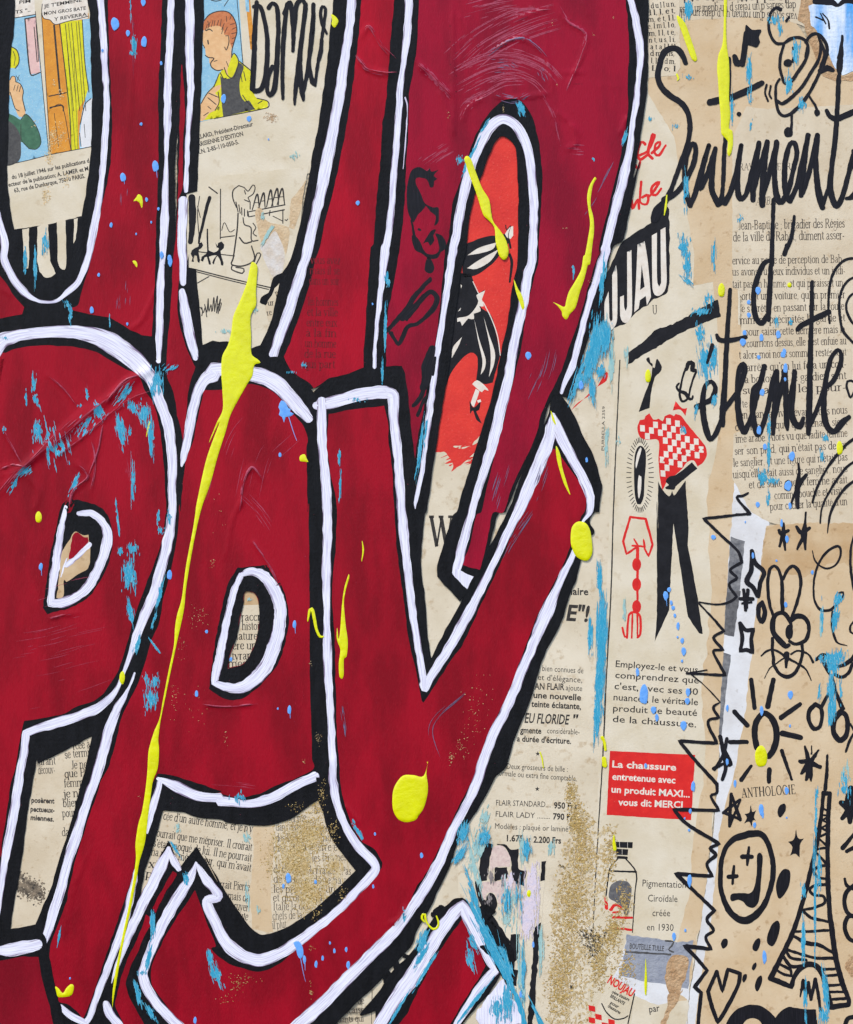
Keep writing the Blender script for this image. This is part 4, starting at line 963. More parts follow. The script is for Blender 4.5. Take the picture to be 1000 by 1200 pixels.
w = MB(); w.poly('r 190,120! 230,90 260,70 290,50 330,10 360,-20! q 700,1060! 825,1010! d1 320,270 390,235! 400,310! 200,400 r 190,190!', z + .30, rough=.9, wave=4)
w.build('black_bar', mt['ink_black'], t)
w = MB(); lines(serif, w, ['q 560,960 605,958|U'], 7, z + .02, weight=1.1)
lines(sans, w, ['r 42,720 48,450|PURBELLA 2359'], 3.4, z + .02)
w.build('printed_text', mt['ink'], t)
w = MB()   # the checked jacket
jk = 'r 245,580 262,535! 290,530 295,510 320,492! 345,530 375,525! 400,540 412,510! 445,498 470,510 480,495! 515,510 545,550 570,580! 660,690! 672,740 650,790 615,820! 590,780 550,790 520,830 480,870 440,890 400,960! 385,900 375,780 375,660 300,655 262,640'
w.poly(jk, z + .03, rough=.3); w.poly('r 480,418! 520,462 550,460! 540,508! 508,470 462,475!', z + .03); w.build('red_jacket', mt['ink_red'], t)
J = smooth(P(jk), 3, True)[:, :2]
w = MB()
sx, sy = 10.5, 10.2
for i in range(-2, 10):
    for j in range(-1, 11):
        cx_ = 752 + i * sx + (j % 2) * sx / 2 + j * .5
        cy_ = 486 + j * sy * .78 + i * 2.6 + (j % 2) * 1.3
        q = np.array([(cx_ - 2.8, cy_ - 3.9), (cx_ + 2.8, cy_ - 3.4), (cx_ + 3.0, cy_ + 3.9), (cx_ - 2.6, cy_ + 3.4)])
        if inside(q, [J]).all():
            w.poly([q], z + .06)
w.build('pale_check', mt['ink_white'], t)
w = MB()
for s_ in ('r 255,483! 290,380 330,270 335,230 340,190 325,180 318,150 300,160 310,180 340,210 350,215 360,180 368,160 395,210 385,240 355,270 335,340 320,460!', 'r 580,792! 612,830! 520,905 480,940 470,960 420,955 415,945 440,930 420,910 440,880 480,870 510,850',
           'r 372,905! 400,960 440,1000 460,965 470,995 540,905! 560,1192! r 555,1300! d2 300,430! 322,588! 305,585 255,510! 190,90! 170,480! 105,625! 115,500 115,0 r 372,1200!'):
    w.poly(s_, z + .04, rough=.25)
for s_ in ('r 540,220,12 520,280,10 510,340,12 505,380,14 520,420,14 555,400,12 580,300,10 605,240,12', 'r 545,225,16 560,185,22 585,190,24 580,230,20 600,230,18', 'r 500,310,10 485,330,12 500,355,14 540,370,18 560,400,16 580,405,12 585,385,8'):
    w.rib([(q[0], q[1], q[2] * 1.25, q[3]) for q in P(s_)], z + .05, rough=.25)
w.build('black_figure', mt['ink_black'], t)
w = MB(); w.poly('r 268,690 295,720 298,800 290,900 285,1000 265,1050 245,1048 230,990 225,850 230,750 245,705', z + .03); 
rr = random.Random(3)
for i in range(46):
    a = i / 46 * 2 * math.pi
    cx_, cy_ = P('r 262,870')[0][:2]
    x_, y_ = math.sin(a), -math.cos(a)
    ex, ey = cx_ + x_ * 10.5, cy_ + y_ * 38.5
    w.rib(np.array([(ex, ey, 1.0), (ex + x_ * 5.4 + rr.uniform(-.3, .3), ey + y_ * 5.4, .8)]), z + .03)
w.build('shining_tube', mt['ink_black'], t)
w = MB(); w.poly('r 255,870! 270,880 268,960 255,1015 248,960 250,900', z + .06); w.poly('r 265,700 272,710 250,790 238,830 235,800 245,740', z + .06); w.build('tube_highlight', mt['ink_white'], t)
w = MB()
for s_ in ('d2 12,160,7! 30,192,10! -22,228,10! -37,170,11! -5,60,11! 65,70,11! 96,185,11! 78,238,10! 60,205,9! 55,160,8! 62,195,9! 5,190,9', 'd2 28,200,14 28,600,8', 'd2 -20,605,10 -10,500,10 20,490,10 40,510,10 40,590,10 28,605,8', 'd2 5,500,9 2,605,9', 'd2 -40,560,9 -30,600,9 -18,600,9'):
    w.rib(s_, z + .03, rough=.25)
for yy in (275, 365, 465):
    a = np.linspace(0, 2 * math.pi, 16)[:-1]
    cx_, cy_ = P(f'd2 24,{yy}')[0][:2]
    w.poly([np.column_stack([cx_ + 5.3 * np.cos(a), cy_ + 7.8 * np.sin(a)])], z + .05)
w.build('red_ornament', mt['ink_red'], t)
w = MB(); w.poly('p 715,880! 815,884.5! 810,961! 711,955!', z + .03, curved=False, rough=.2); w = w.build('red_notice', mt['ink_red'], t)
x = MB(); lines(sans, x, ['p 717.5,899 792.5,903|La chaussure', 'p 717.5,913.5 791.5,918|entretenue avec', 'p 716.5,928.5 808.5,934.5|un produit MAXI...', 'p 724.5,943.5 800,947|vous dit MERCI'], 8.2, z + .06, bold=.025); x.build('white_text', mt['ink_white'], w)
w = MB(); lines(sans, w, ['p 721.5,781.5 818,788.5|Employez-le et vous', 'p 721,794.5 819,801|comprendrez que', "p 720,807.5 818,814.5|c'est, avec ses 40", 'p 719,820.5 818,826.5|nuances, le véritable', 'p 718.5,833.5 817,839|produit de beauté', 'p 718,846 816,852.5|de la chaussure.'], 8.2, z + .02, bold=.008)
lines(sans, w, ['d3 50,572 245,580|Pigmentation', 'd3 75,640 208,643|Ciroïdale', 'd3 95,706 175,707|créée', 'd3 70,770 190,773|en 1930'], 8.6, z + .02, bold=0)
w.build('body_text', mt['ink'], t)
w = MB()   # bottle
for s_ in ('l 180,185,9 130,250,9 105,430,7 100,470,7', 'l 225,185,9 290,275,9 283,400,7 268,640,6', 'l 130,265,11 290,270,11', 'l 178,180,16 232,184,16'):
    w.rib(s_, z + .03, rough=.2)
w.poly('l 150,85! 270,88! 268,125! 150,120!', z + .04, curved=False); w.poly('l 168,128! 242,132! 238,168! 168,165!', z + .04, curved=False)
w.build('bottle_drawing', mt['ink_black'], t)
w = MB()
for s_ in ('l 188,85,2 190,122,2', 'l 238,88,2 238,125,2', 'l 205,130,2 205,165,2'): w.rib(s_, z + .07)
w.build('cap_highlight', mt['ink_white'], t)
w = MB(); w.poly('l 125,390 140,345 190,322 240,335 262,380 258,430 235,540 215,520 205,490 165,455 125,430', z + .05, rough=.5); w.build('printed_head', mt['dark_photo'], t)
w = MB()
for s_ in ('l 105,430,14 110,490,16', 'l 135,500,14 165,470,10 205,495,12', 'l 150,550,9 265,550,9', 'l 140,610,8 260,625,9', 'l 150,520,9 190,515,9'): w.rib([(q[0], q[1], q[2] * 1.5, q[3]) for q in P(s_)], z + .07, rough=.6)
w.build('red_print', mt['ink_red'], t)
w = MB()   # script words
for s_ in ('d0 62,650,14 45,640,12 28,690,12 40,720,14 70,700,12', 'd0 40,700,12 75,680,12 105,610,14 95,605,12 75,690,14 95,715,12', 'd0 92,690,12 125,660,12 130,640,12 110,650,12 105,690,12 125,700,12 155,655,9', 'd0 -20,770,12 10,740,12 30,760,12 40,730,10',
           'd0 -20,940,14 0,900,14 5,940,14 30,900,13 35,940,12', 'd0 45,820,12 40,910,12 70,920,13 75,880,12 50,890,12', 'd0 75,890,10 95,870,12 115,840,13 125,820,12 95,840,12 90,870,12 110,880,12 135,850,9'):
    w.rib(s_, z + .03, rough=.25)
w.build('red_script', mt['ink_red'], t)

# --- right-hand papers
t = sheet('text_scrap', 'scrap of upside-down book text along the top edge right of the red arch', 'paper scrap', 'p 752,-60! 965,-60! 948,34! 925,24! 880,20! 800,24! 755,28!', 3, 'paper_book', rough=.9)
w = MB(); lines(serif, w, ["g 580,18 -300,52|dep saldes d'un relais p un quadran et sa liste, "[:60].replace('|', '|'), "g 590,98 -300,70|vais soldes d'un roman un p dans une ville", 'g 520,-40 -420,-40|le pl lotti agite et l age'], 6.6, t['_z'], weight=1.05); w.build('printed_text', mt['ink'], t)
t = sheet('text_scrap', 'scrap with columns of single printed letters right of the white arch line', 'paper scrap', 'p 752,-60! 796,-60! 797,80! 792,88! 756,92!', 6, 'paper_book')
w = MB(); lines(serif, w, ['d0 70,40 200,28|e d u l l u n,', 'd0 72,70 200,58|d l, l, e t,', 'd0 75,100 200,90|m, e t, l l,', 'd0 75,130 200,122|e, l m l, l &,', 'd0 80,162 200,156|m, l l, t e,', 'd0 80,192 200,188|n t, u s, l i,', 'd0 85,222 200,222|a t a l l U', 'd0 85,252 195,252|d moins,', 'd0 88,285 200,288|l, l, l, d m,', 'd0 90,318 200,322|L l &, l'], 4.2, t['_z'], weight=1.5); w.build('printed_text', mt['ink'], t)
t = sheet('kraft_paper', 'light brown paper behind the marker word and the waving bug doodle', 'paper', 'p 758,25! 800,20! 870,17! 930,22! 955,60! 1040,88! 1040,160! 880,150! 864,200! 866,520! 858,560! 846,545! 842,400! 836,330! 812,335! 814,300! 790,160! 760,110!', 2, 'kraft')
t = sheet('book_page', 'yellowed page of small French book text behind the marker words at the right', 'book page',
          'd0 455,620! 520,480! p 900,128! 1040,120! 1040,618! 930,618! 902,612! 880,600! 858,560! d1 455,1040! 460,840! 490,830! 495,400! 500,230! 478,190! 455,180!', 5, 'paper_book')
z = t['_z']
w = MB()
lines(serif, w, ['d0 485,768 738,766|RAVITAILLEURS'], 5.6, z, weight=.9)
lines(serif, w, ['d0 560,925 685,918|ALIBABA'], 6.2, z, weight=.9, slant=.2)
lines(serif, w, ['d0 482,1035 962,1025|Jean-Baptiste ; brigadier des Régies', 'd0 458,1088 962,1078|de la ville de Rabat, dûment asser-'], 7.2, z, weight=1.1)
lines(serif, w, ['d1 455,76 960,68|ervice au poste de perception de Bab-', 'd1 455,126 965,120|us avons vu deux individus et un indi-', 'd1 455,182 955,175|tait pas un homme, et qui paraissait un', "d1 497,236 965,228|ortait une voiture, qu'en premier", "d1 497,292 960,280|e s'arrêta, en passant sur la route", 'd1 490,345 965,332|mment précipités la garde et', 'd1 512,398 965,384|pour saisir cette dernière mais la', "d1 500,450 970,436|s courrions dessus, elle s'est enfuie au", 'd1 485,502 970,486|t alors moi nous sommes restés tout', "d1 520,558 970,540|arrête qu'on lui fera un cou-", 'd1 500,612 970,592|la bolloire et le gardien sent', 'd1 500,662 970,645|sur avant les pour-', 'd1 500,722 525,720|te'], 6.3, z, weight=1.1)
lines(serif, w, ['d1 490,772 975,748|en étant arrivé devant nous nous', 'd1 468,826 975,800|courions jusqu\'à quoi tenant sient', 'd1 470,880 975,852|ime arabe. Alors vu que ladite femme', "d1 465,935 975,906|ser son pied, qui n'était pas de fer", "d1 460,988 975,960|le sanglier, et une figure qui n'était pas", "d1 458,1040 975,1012|uisqu'elle était aussi de sanglier, nous", 'd1 530,1086 975,1062|et de suite que la femme avait', 'd1 645,1135 975,1110|comme bouche et visite,', "d1 625,1185 975,1160|pour cacher la qualité d'un"], 6.3, z, weight=1.1)
w.build('printed_text', mt['ink_soft'], t)
t = sheet('white_strip', 'long white paper strip running down behind the zigzag marker line', 'paper strip',
          'p 861,566! 868,563! 880,571! 892,577! 903,596! 900,640! 915,650! 900,880! 880,1000! 850,1240! 800,1240! 808,1170! 822,1080! 838,960! 842,900! 849,740! 855,640!', 4, 'paper_white', rough=.8)
t = sheet('photo_scrap', 'grey photograph scrap on the white strip beside the black trouser leg', 'photo scrap', 'd2 448,148! 512,170! 490,380! 462,600! 418,590! 430,400!', 5, 'paper_grey')
w = MB(); w.poly('d2 430,400! 492,395! 462,600! 418,590!', t['_z'], rough=.6); w.build('dark_print', mt['dark_photo'], t)
t = sheet('photo_scrap', 'thin grey photograph sliver lower on the white strip beside the advert text', 'photo scrap', 'd2 416,672! 450,682! 432,800! 405,1065! 392,1060! 405,850!', 5, 'paper_grey')
t = sheet('kraft_paper', 'brown page titled ANTHOLOGIE under the rabbit, face and tower doodles', 'paper',
          'p 893,645! 898,616! 940,613! 1040,612! 1040,1240! 812,1240! 818,1170! 834,1072! 844,968! 862,900! 875,824! 883,746!', 7, 'kraft', rough=.8)
z = t['_z']
w = MB(); w.poly('p 894,644! 898,616.5! 940,613.5! 1040,612.5! 1040,690! 985,660 940,676 905,668 890,690!', z - .02, grid=10, rough=1.5); w.build('brown_stain', mt['kraft_dark'], t)
w = MB(); lines(serif, w, ['d3 497,172 742,154|ANTHOLOGIE'], 7.4, z, weight=1.25); w.build('printed_title', mt['ink'], t)
w = MB(); w.poly('t 640,880 610,905 602,935 620,965 640,980', z, rough=.8); w.build('tear', mt['torn'], t)
t = sheet('blue_print_scrap', 'white and sky blue halftone scrap in the top right corner', 'paper scrap', 'g 675,45! 720,30 760,-60! 1300,-60! 1300,500! 1000,525! 920,555! 870,500! 850,470 800,320 730,220! 690,190!', 9, 'blue_white', rough=.8)
w = MB()
for s_ in ('g 725,10,50 790,10,54 850,20,46 890,40,28 930,10,40 980,5,44 1040,20,40', ): w.rib(s_, t['_z'], rough=.5)
for s_ in ('g 775,100,10 815,150,14 825,210,14', 'g 760,100,8 800,175,10', 'g 725,125,12 780,150,12'): w.rib(s_, t['_z'], rough=.3)
w.build('black_marking', mt['marker'], t)
t = sheet('torn_scrap', 'grey torn paper edge under the blue halftone scrap', 'paper scrap', 'g 630,-60! 700,-60! 700,180 735,230 830,440! 870,490 920,555 1000,530! 1020,590! 860,590! 770,545 740,480 690,330 640,180 595,140', 8, 'torn', curved=True, rough=.9)

# --- bottom scraps
t = sheet('text_scrap', 'narrow scrap of book text between the white line and the bottom letter peak', 'paper scrap', 'p 350,1240! 440,1180! 480,1120! 520,1085! 545,1050! 560,1080! 520,1120! 470,1240!', 2, 'paper_book')
w = MB(); lines(serif, w, ['b3 640,1105 720,1100|ens de', 'b3 610,1145 720,1140|onçaise', 'b3 585,1185 718,1180|quants qui'], 5, t['_z'], weight=1.1)
w.rib('b3 755,1040,3 752,1192,3', t['_z']); w.rib('b3 780,1110,3 780,1085,3 815,1080,3', t['_z'])
w.build('printed_text', mt['ink_soft'], t)
w = MB()
for s_ in ('u 20,430,60 35,500,50', 'u 70,360,40 100,440,60', 'u 130,320,30 170,330,30 210,260,26', 'u 310,60,44 350,30,60'): w.rib(s_, ZL[3] - .1, rough=1)
w.build('black_dab', mt['black'], t)
t = sheet('text_scrap', 'book-text scrap seen through the stem window of the red P', 'paper scrap', 'p -10,860! 120,860! 95,960! 60,1100! 0,1100!', 2, 'paper_book')
z = t['_z']; w = MB()
lines(serif, w, ['a3 175,25 252,22|urant', 'a3 172,65 250,62|découv-', 'a2 330,1110 440,1096|rcée à la', 'a2 293,1150 440,1134|se termina', 'a3 322,42 440,36|Je ne lui', 'a3 292,82 460,70|que Pierre', 'a3 290,125 440,115|femme de', 'a3 288,172 430,163|je n\'y ai', 'a3 285,215 420,205|blier tout', 'a3 282,260 400,252|pour cela', 'a3 280,345 380,338|dans sa'], 6.5, z, weight=1.1)
lines(sans, w, ['a3 142,194 246,198|posèrent', 'a3 138,234 246,240|pectueux-', 'a3 138,272 244,280|miennes.'], 6.4, z, bold=.035)
w.build('printed_text', mt['ink'], t)
r = random.Random(9); w = MB()
for i in range(1000):
    u = r.random(); x_, y_ = P('a3 %f,%f' % (80 + u * 105 + r.gauss(0, 14), 510 + u * 95 + r.gauss(0, 22) + 45 * (1 - u)))[0][:2]
    q = r.uniform(.4, 1.3); w.poly([np.array([(x_ + q * math.cos(a_), y_ + q * math.sin(a_)) for a_ in (0, 1.2, 2.6, 3.9, 5.2)])], z + .02 + .0002 * i)
w.build('dark_smudge', mt['smoke'], t)
t = sheet('text_scrap', 'book-text scrap filling the counter of the red A', 'paper scrap', 'p 255,680! 312,685! 312,790! 255,790!', 3, 'paper_book')
w = MB(); lines(serif, w, ['b2 135,530 275,527|e raccro', 'b2 168,570 275,568|histoire', 'b2 130,615 260,613|naturell', 'b2 115,658 235,656|ière un', 'b2 122,705 215,702|tyran', 'b2 105,740 190,738|mes'], 6.6, t['_z'], weight=1.1); w.build('printed_text', mt['ink'], t)
w = MB(); w.poly('b2 100,380! 300,380! 300,455! 100,460!', t['_z'] - .02); w.build('brown_stain', mt['kraft_dark'], t)
t = sheet('text_scrap', 'wide book-text scrap with gold-flecked right half below the red A', 'paper scrap', 'p 145,940! 390,920! 430,1015! 320,1110! 240,1105! 150,1080!', 3, 'paper_book')
z = t['_z']; w = MB()
lines(serif, w, ["a3 735,270 b3 215,330|cée d'un autre homme, et je n'y", "a3 690,345 b3 212,412|pourrait que me mépriser. Il croirait", "a3 690,392 b3 210,460|s'était moqué de lui. Il ne pourrait", "a3 670,430 b3 208,505|ma mère même sœur, qui m'avait", 'a3 668,485 760,498|xité', 'a3 655,530 720,540|pu', 'b3 40,576 202,592|verrait Pierre', 'b3 82,628 200,640|jamais de', 'b3 105,672 196,685|essuyer', 'b3 130,716 194,726|route'], 6.5, z, weight=1.15)
w.build('printed_text', mt['ink'], t)
w = MB()
lines(serif, w, ['b3 495,245 520,240|de', 'b3 380,285 460,275|ici me', 'b3 320,320 560,325|dans cette ville somb', 'b3 320,370 580,368|dès le départ en haut', 'b3 310,415 610,410|dieu de la guerre et', 'b3 345,465 640,455|Pourquoi les femmes', 'b3 310,510 660,520|de la France la France ? Pas', 'b3 310,555 650,562|de toute la dotte pays', 'b3 310,600 590,600|les promesses un', 'b3 308,640 540,636|et qu\'on ne lui', 'b3 308,680 480,676|Italie la dou', 'b3 306,722 440,716|chefs de la', 'b3 306,764 370,758|il plut'], 6.4, z, weight=.9)
w.build('faded_text', mt['ink_soft'], t)
w = MB(); w.poly('b3 215,300! 300,296 310,400 300,560 300,700 310,780! 215,765! 205,600 220,430', z - .02, rough=.8); w.build('brown_stain', mt['kraft'], t)

# blurred black and white portrait print
t = sheet('portrait_print', 'blurred black, pink and teal portrait print left of the gold leaf patch', 'photo print', 'p 535,985! 625,1000! 640,1005! 634,1100! 622,1240! 545,1240! 540,1100!', 3, 'paper')
z = t['_z']; w = MB()
for s_ in ('s 70,120 100,95 150,100 130,180 105,320! 60,330! 62,220', 's 170,100 220,100 250,130 300,130! 300,250 350,260! 335,355! 280,340 265,290 250,180 215,120', 's 160,240! 235,240! 235,305 200,320 160,330! 150,290', 's 440,205! 470,205! 462,320! 435,330!', 's 105,440 130,400 165,420 170,490 140,510 110,490', 's 40,310 60,330 90,420 120,500 200,620 260,710! 210,720! 150,640 90,520 40,390', 's 400,610! 438,580! 405,1010 388,1230! 355,1230! 378,900', 's 250,650! 310,650! 300,800! 250,860! 250,780', 's 250,870! 298,875! 290,970! 250,965!', 's 100,520 160,600 240,720 280,820 250,980 200,860 120,700 90,600'):
    w.poly(s_, z, rough=.9, wave=5)
w.build('black_print', mt['ink_black'], t)
w = MB()
for s_ in ('s 140,130 200,115 245,170 245,235 170,235 130,260', 's 75,340 160,330 260,310 290,350 280,420 190,470 160,400 110,400 90,440'): w.poly(s_, z + .03, rough=.8)
w.build('pink_print', mt['face_pink'], t)

# red packet, grey strip and torn patch at the bottom
t = sheet('white_scrap', 'white paper scrap under the small red and white packet at the bottom', 'paper scrap', 'l 230,690! 620,760! 610,1060! 560,1020! 440,1090! 330,1060! 120,940! 170,880!', 2, 'paper_white', rough=.8)
t = sheet('grey_label', 'grey-blue printed label strip above the torn brown patch', 'label', 'l 235,655! 330,665! 540,700! 640,690! 625,830! 608,985! 460,960! 195,905! 220,760!', 3, 'grey_blue', rough=.9)
w = MB(); w.rib('l 225,760,10 500,775,12', t['_z'], rough=.5); lines(sans, w, ['l 250,738 460,755|BOUTEILLE TULLE'], 6.5, t['_z'], bold=.02); w.rib('l 470,690,10 520,700,12 490,745,10 520,760,8', t['_z'], rough=.6); w.build('dark_print', mt['c_grey'], t)
t = sheet('torn_scrap', 'small torn brown patch stuck between the grey label and the zigzag', 'paper scrap', 'l 500,790 560,775 605,800 600,880 575,960 560,1010 520,1030 480,1000 465,900', 5, 'torn', curved=True, rough=.9)
t = sheet('paper_page_bottom'.replace('_bottom', ''), 'beige page corner printed with the small word par', 'paper', 'l 285,1030! 350,1060! 430,1085! 560,1060! 615,1050! 600,1400! 200,1400! 240,1100!', 4, 'paper_light', rough=.8)
w = MB(); lines(sans, w, ['l 372,1130 436,1120|par'], 8.5, t['_z'], bold=.01); w.build('printed_text', mt['ink'], t)
w = MB(); w.poly('l 490,1020 560,1010 575,990! 540,1070 500,1130 470,1200 440,1200 480,1100', t['_z'], rough=1); w.build('torn_edge', mt['torn'], t)
t = sheet('packet_print', 'red and white chequered packet print with red lettering at the bottom edge', 'packet print', 'l 130,900! 280,1015! 235,1400! -20,1400! 60,1075! 85,1000!', 6, 'paper_light', rough=.3)
z = t['_z']; w = MB()
sans(w, 'NOUJAU', XY('l 112,945')[0], XY('l 262,1035')[0], 9.5, z, bold=.04); 
for i in range(6):
    for j in range(6):
        if (i + j) % 2 == 0:
            cx_, cy_ = P(f'l {20 + i * 40},{1105 + j * 36 + i * 16}')[0][:2]
            if j == 0 and i > 0 and i < 5: continue
            w.poly([np.array([(cx_ - 4, cy_ - 4), (cx_ + 3.6, cy_ - 2.4), (cx_ + 4, cy_ + 4), (cx_ - 3.6, cy_ + 2.4)])], z + .01 * j)
w.build('red_check', mt['ink_red'], t)
w = MB()
lines(sans, w, ['l 140,1010 245,1060|crème chaussure', 'l 130,1035 215,1085|BRILLANTE', 'l 130,1075 180,1105|pour', 'l 115,1095 190,1140|chaussures'], 4, z, bold=.03)
for s_ in ('l 80,1075,7 110,1130,8 160,1170,8 215,1165,8 240,1150,7', 'l 280,1015,7 240,1200,8'): w.rib(s_, z + .02)
w.build('black_print', mt['ink_black'], t)

# book text showing darkly through the thin red of the slanted letter
w = MB()
for i, tx in enumerate(('vous avez', 'mais il se', 'dans un soir', '', 'les hommes', 'et la ville', 'entre eux', 'à la fin', 'un homme', 'de la rue', 'qui part')):
    if tx: serif(w, tx, (364 - i * .8, 309 + i * 12.2), (399 - i * .6, 309.5 + i * 12.2), 6.4, ZL[0] + .24, weight=1.3)
w.build('ghost_text', mt['ghost'], t_mid)

# ------------------------------------------------------------------ black marker lettering and doodles
ZM = 2.0


def mrib(mb, s_, z, f=1.08, **kw):
    mb.rib([(a[0], a[1], a[2] * f, a[3]) for a in P(s_)], z, **kw)


def marks(name, label, cat, ribs=(), polys=(), mat='marker', z=ZM, group=None, rough=.28, h=.03, wave=4, f=1.15):
    mb = MB()
    for i, s_ in enumerate(ribs):
        mrib(mb, s_, z + .012 * (i % 8), f, h=h, rough=rough, wave=wave)
    for i, s_ in enumerate(polys):
        mb.poly(s_, z + .03 + .01 * (i % 5), rough=rough)
    return tag(mb.build(name, mt[mat]), label, cat, group)


def circle(s, rx, ry, n=22, j=.06, seed=0):
    r = random.Random(s + str(seed))
    x, y = P(s)[0][:2]
    ph = r.uniform(0, 6)
    return np.array([(x + rx * math.cos(a) * (1 + j * math.sin(2 * a + ph)), y + ry * math.sin(a) * (1 + j * math.cos(3 * a + ph))) for a in np.linspace(0, 2 * math.pi, n, endpoint=False)])


t = thing('marker_word', 'black marker word Sentiments in tall joined script, upper right', 'marker writing', 900, 210, 'marker handwriting')
for nm, ribs in (('capital_letter', ['d0 245,285,18 225,240,24 195,218,24 150,235,26 128,290,26 120,350,26 140,400,26 180,435,26 225,465,26 255,510,24 263,570,22 255,640,20 225,730,20 195,810,20 160,895,24 120,950,40 105,985,34',
                                     'd0 150,900,30 200,870,22 240,820,24 275,750,22 290,690,22 285,650,22 270,650,20 245,720,22 240,800,22 250,880,24 265,925,24']),
                 ('script_letters', ['d0 265,925,24 285,880,22 310,790,22 335,700,22 350,655,18', 'd0 350,655,18 320,760,24 305,830,24 312,850,22 340,790,22 375,680,20', 'd0 378,670,20 365,760,24 362,850,26 375,890,24 390,920,26', 'd0 425,620,18 418,700,18 415,800,18 410,870,18 400,915,24',
                                     'd0 420,915,24 445,870,24 470,790,22 495,655,18', 'd0 495,655,18 480,760,24 478,850,26 490,895,26 515,880,22 540,790,22 575,650,20', 'd0 575,645,22 562,730,24 550,830,26 548,900,24', 'd0 550,860,22 575,770,22 612,640,22', 'd0 612,645,22 600,740,24 590,850,26 590,925,24', 'd0 595,870,22 625,770,22 655,640,22', 'd0 655,645,22 645,740,22 648,830,24 660,900,30 680,910,26 710,850,22 735,740,22 745,690,20 735,645,20 715,650,20 695,720,22 690,800,24 695,870,24 710,905,22',
                                     'd0 715,905,24 745,840,22 770,730,22 797,610,20', 'd0 795,610,22 780,720,24 768,830,24 765,880,22', 'd0 770,870,22 800,780,22 838,610,22', 'd0 838,610,22 830,720,24 838,830,28 850,900,30 862,935,24', 'd0 862,920,20 885,850,14 905,760,12',
                                     'd0 935,345,20 930,450,20 920,600,22 905,740,22 895,830,26 905,890,28 925,930,24 950,890,22 975,800,22 1000,700,22 1010,680,20', 'd0 1000,680,16 1010,760,20 1020,840,20 990,890,22 970,895,16', 'd0 895,830,10 915,700,8 930,560,6']),
                 ('letter_bar', ['d0 355,462,30 450,440,28 540,400,26 588,375,24', 'd0 880,500,18 895,525,22 930,535,26 1000,505,26 1030,490,26']),
                 ('letter_stem', ['d0 440,265,18 440,330,18 438,420,18'])):
    mb = MB()
    for i, s_ in enumerate(ribs): mrib(mb, s_, ZM + .012 * (i % 9), h=.03, rough=.35, wave=4)
    mb.build(nm, mt['marker'], t)
t = thing('marker_word', 'black marker word détente in tall joined script over the book page', 'marker writing', 900, 420, 'marker handwriting')
for nm, ribs in (('apostrophe_letter', ['d0 640,900,16 636,1050,18 632,1192,20 d1 628,80,20 625,180,22 620,260,24 618,325,20', 'd1 632,55,14 600,70,20 570,130,22 553,200,22 552,270,24 565,325,24 590,340,24 615,300,18', 'd0 735,975,12 720,1070,18 690,1145,20', 'd1 690,20,16 700,-10,16']),
                 ('accent', ['d1 365,440,16 355,480,16 342,520,12']),
                 ('script_letters', ['d1 295,718,24 330,700,22 365,680,22 378,630,20 360,605,18 335,620,20 322,680,24 325,760,26 340,830,26 355,865,20 380,840,22 405,780,20', 'd1 445,190,16 438,300,20 430,420,22 425,520,22 420,640,24 410,760,26 412,800,20', 'd1 385,395,14 395,415,20 430,420,22 515,405,18', 'd1 412,740,22 450,690,20 485,640,22 510,560,24 505,525,20 488,540,20 480,620,24 480,700,26 490,790,28 505,830,24',
                                     'd1 510,830,26 535,780,22 560,690,22 580,610,22 600,535,20', 'd1 580,605,14 550,640,20 545,720,24 555,800,26 572,845,22 595,790,22 620,700,22 640,600,24 655,560,22', 'd1 655,560,24 650,680,26 640,780,24 640,840,16', 'd1 645,760,20 665,680,22 690,580,24', 'd1 690,560,28 695,680,24 700,790,24 703,820,14', 'd1 735,560,22 728,660,22 720,740,26 735,790,28 760,810,24 775,770,18', 'd1 735,570,18 715,680,18 705,760,18',
                                     'd1 815,155,16 812,300,20 808,430,22 805,560,24 802,680,26 800,780,26 798,840,18', 'd1 748,370,18 770,350,22 830,320,24 890,290,22', 'd1 805,800,22 840,720,20 870,640,22 910,600,22 940,530,20 945,480,18 930,462,16 900,500,20 880,580,22 868,680,24 870,760,26 885,810,28 915,830,26 950,790,28 980,765,20'])):
    mb = MB()
    for i, s_ in enumerate(ribs): mrib(mb, s_, ZM + (.5 if nm == 'accent' else 0) + .012 * (i % 9), h=.03, rough=.35, wave=4)
    mb.build(nm, mt['marker'], t)
t = thing('marker_word', 'black marker word Dams scrawled beside the man in yellow', 'marker writing', 345, 55, 'marker handwriting')
for nm, ribs in (('capital_letter', ['b0 235,10,22 225,150,24 222,280,26 215,400,26', 'b0 222,30,20 250,30,22 275,120,22 282,220,24 275,340,26 255,400,26 225,410,26 212,390,22']),
                 ('script_letters', ['b0 288,35,22 305,15,20 325,30,22 332,110,22 328,230,24 322,330,26 315,400,26 295,430,24 282,410,22 285,350,22 305,300,20', 'b0 372,20,22 360,120,24 352,240,22 350,350,20 352,445,16', 'b0 360,60,24 385,10,22 395,90,22 400,170,22 398,230,16', 'b0 398,220,14 405,120,20 415,20,24 440,0,22 455,30,22 445,120,22 430,230,22 418,340,24 408,420,20 405,470,12', 'b0 455,20,22 440,150,22 428,280,24 440,420,26 445,450,16', 'b0 440,430,20 462,330,20 480,200,22 488,110,22 490,20,20', 'b0 490,60,20 480,180,22 470,280,20 485,370,24 498,385,14', 'b0 498,380,16 510,290,16 525,190,14 540,90,16 545,40,14 530,30,14 522,60,14 530,110,16 550,150,14', 'b0 515,270,16 525,240,16 530,180,12'])):
    mb = MB()
    for i, s_ in enumerate(ribs): mrib(mb, s_, ZM + .3 + .012 * (i % 9), .92, h=.03, rough=.3, wave=4)
    mb.build(nm, mt['marker'], t)

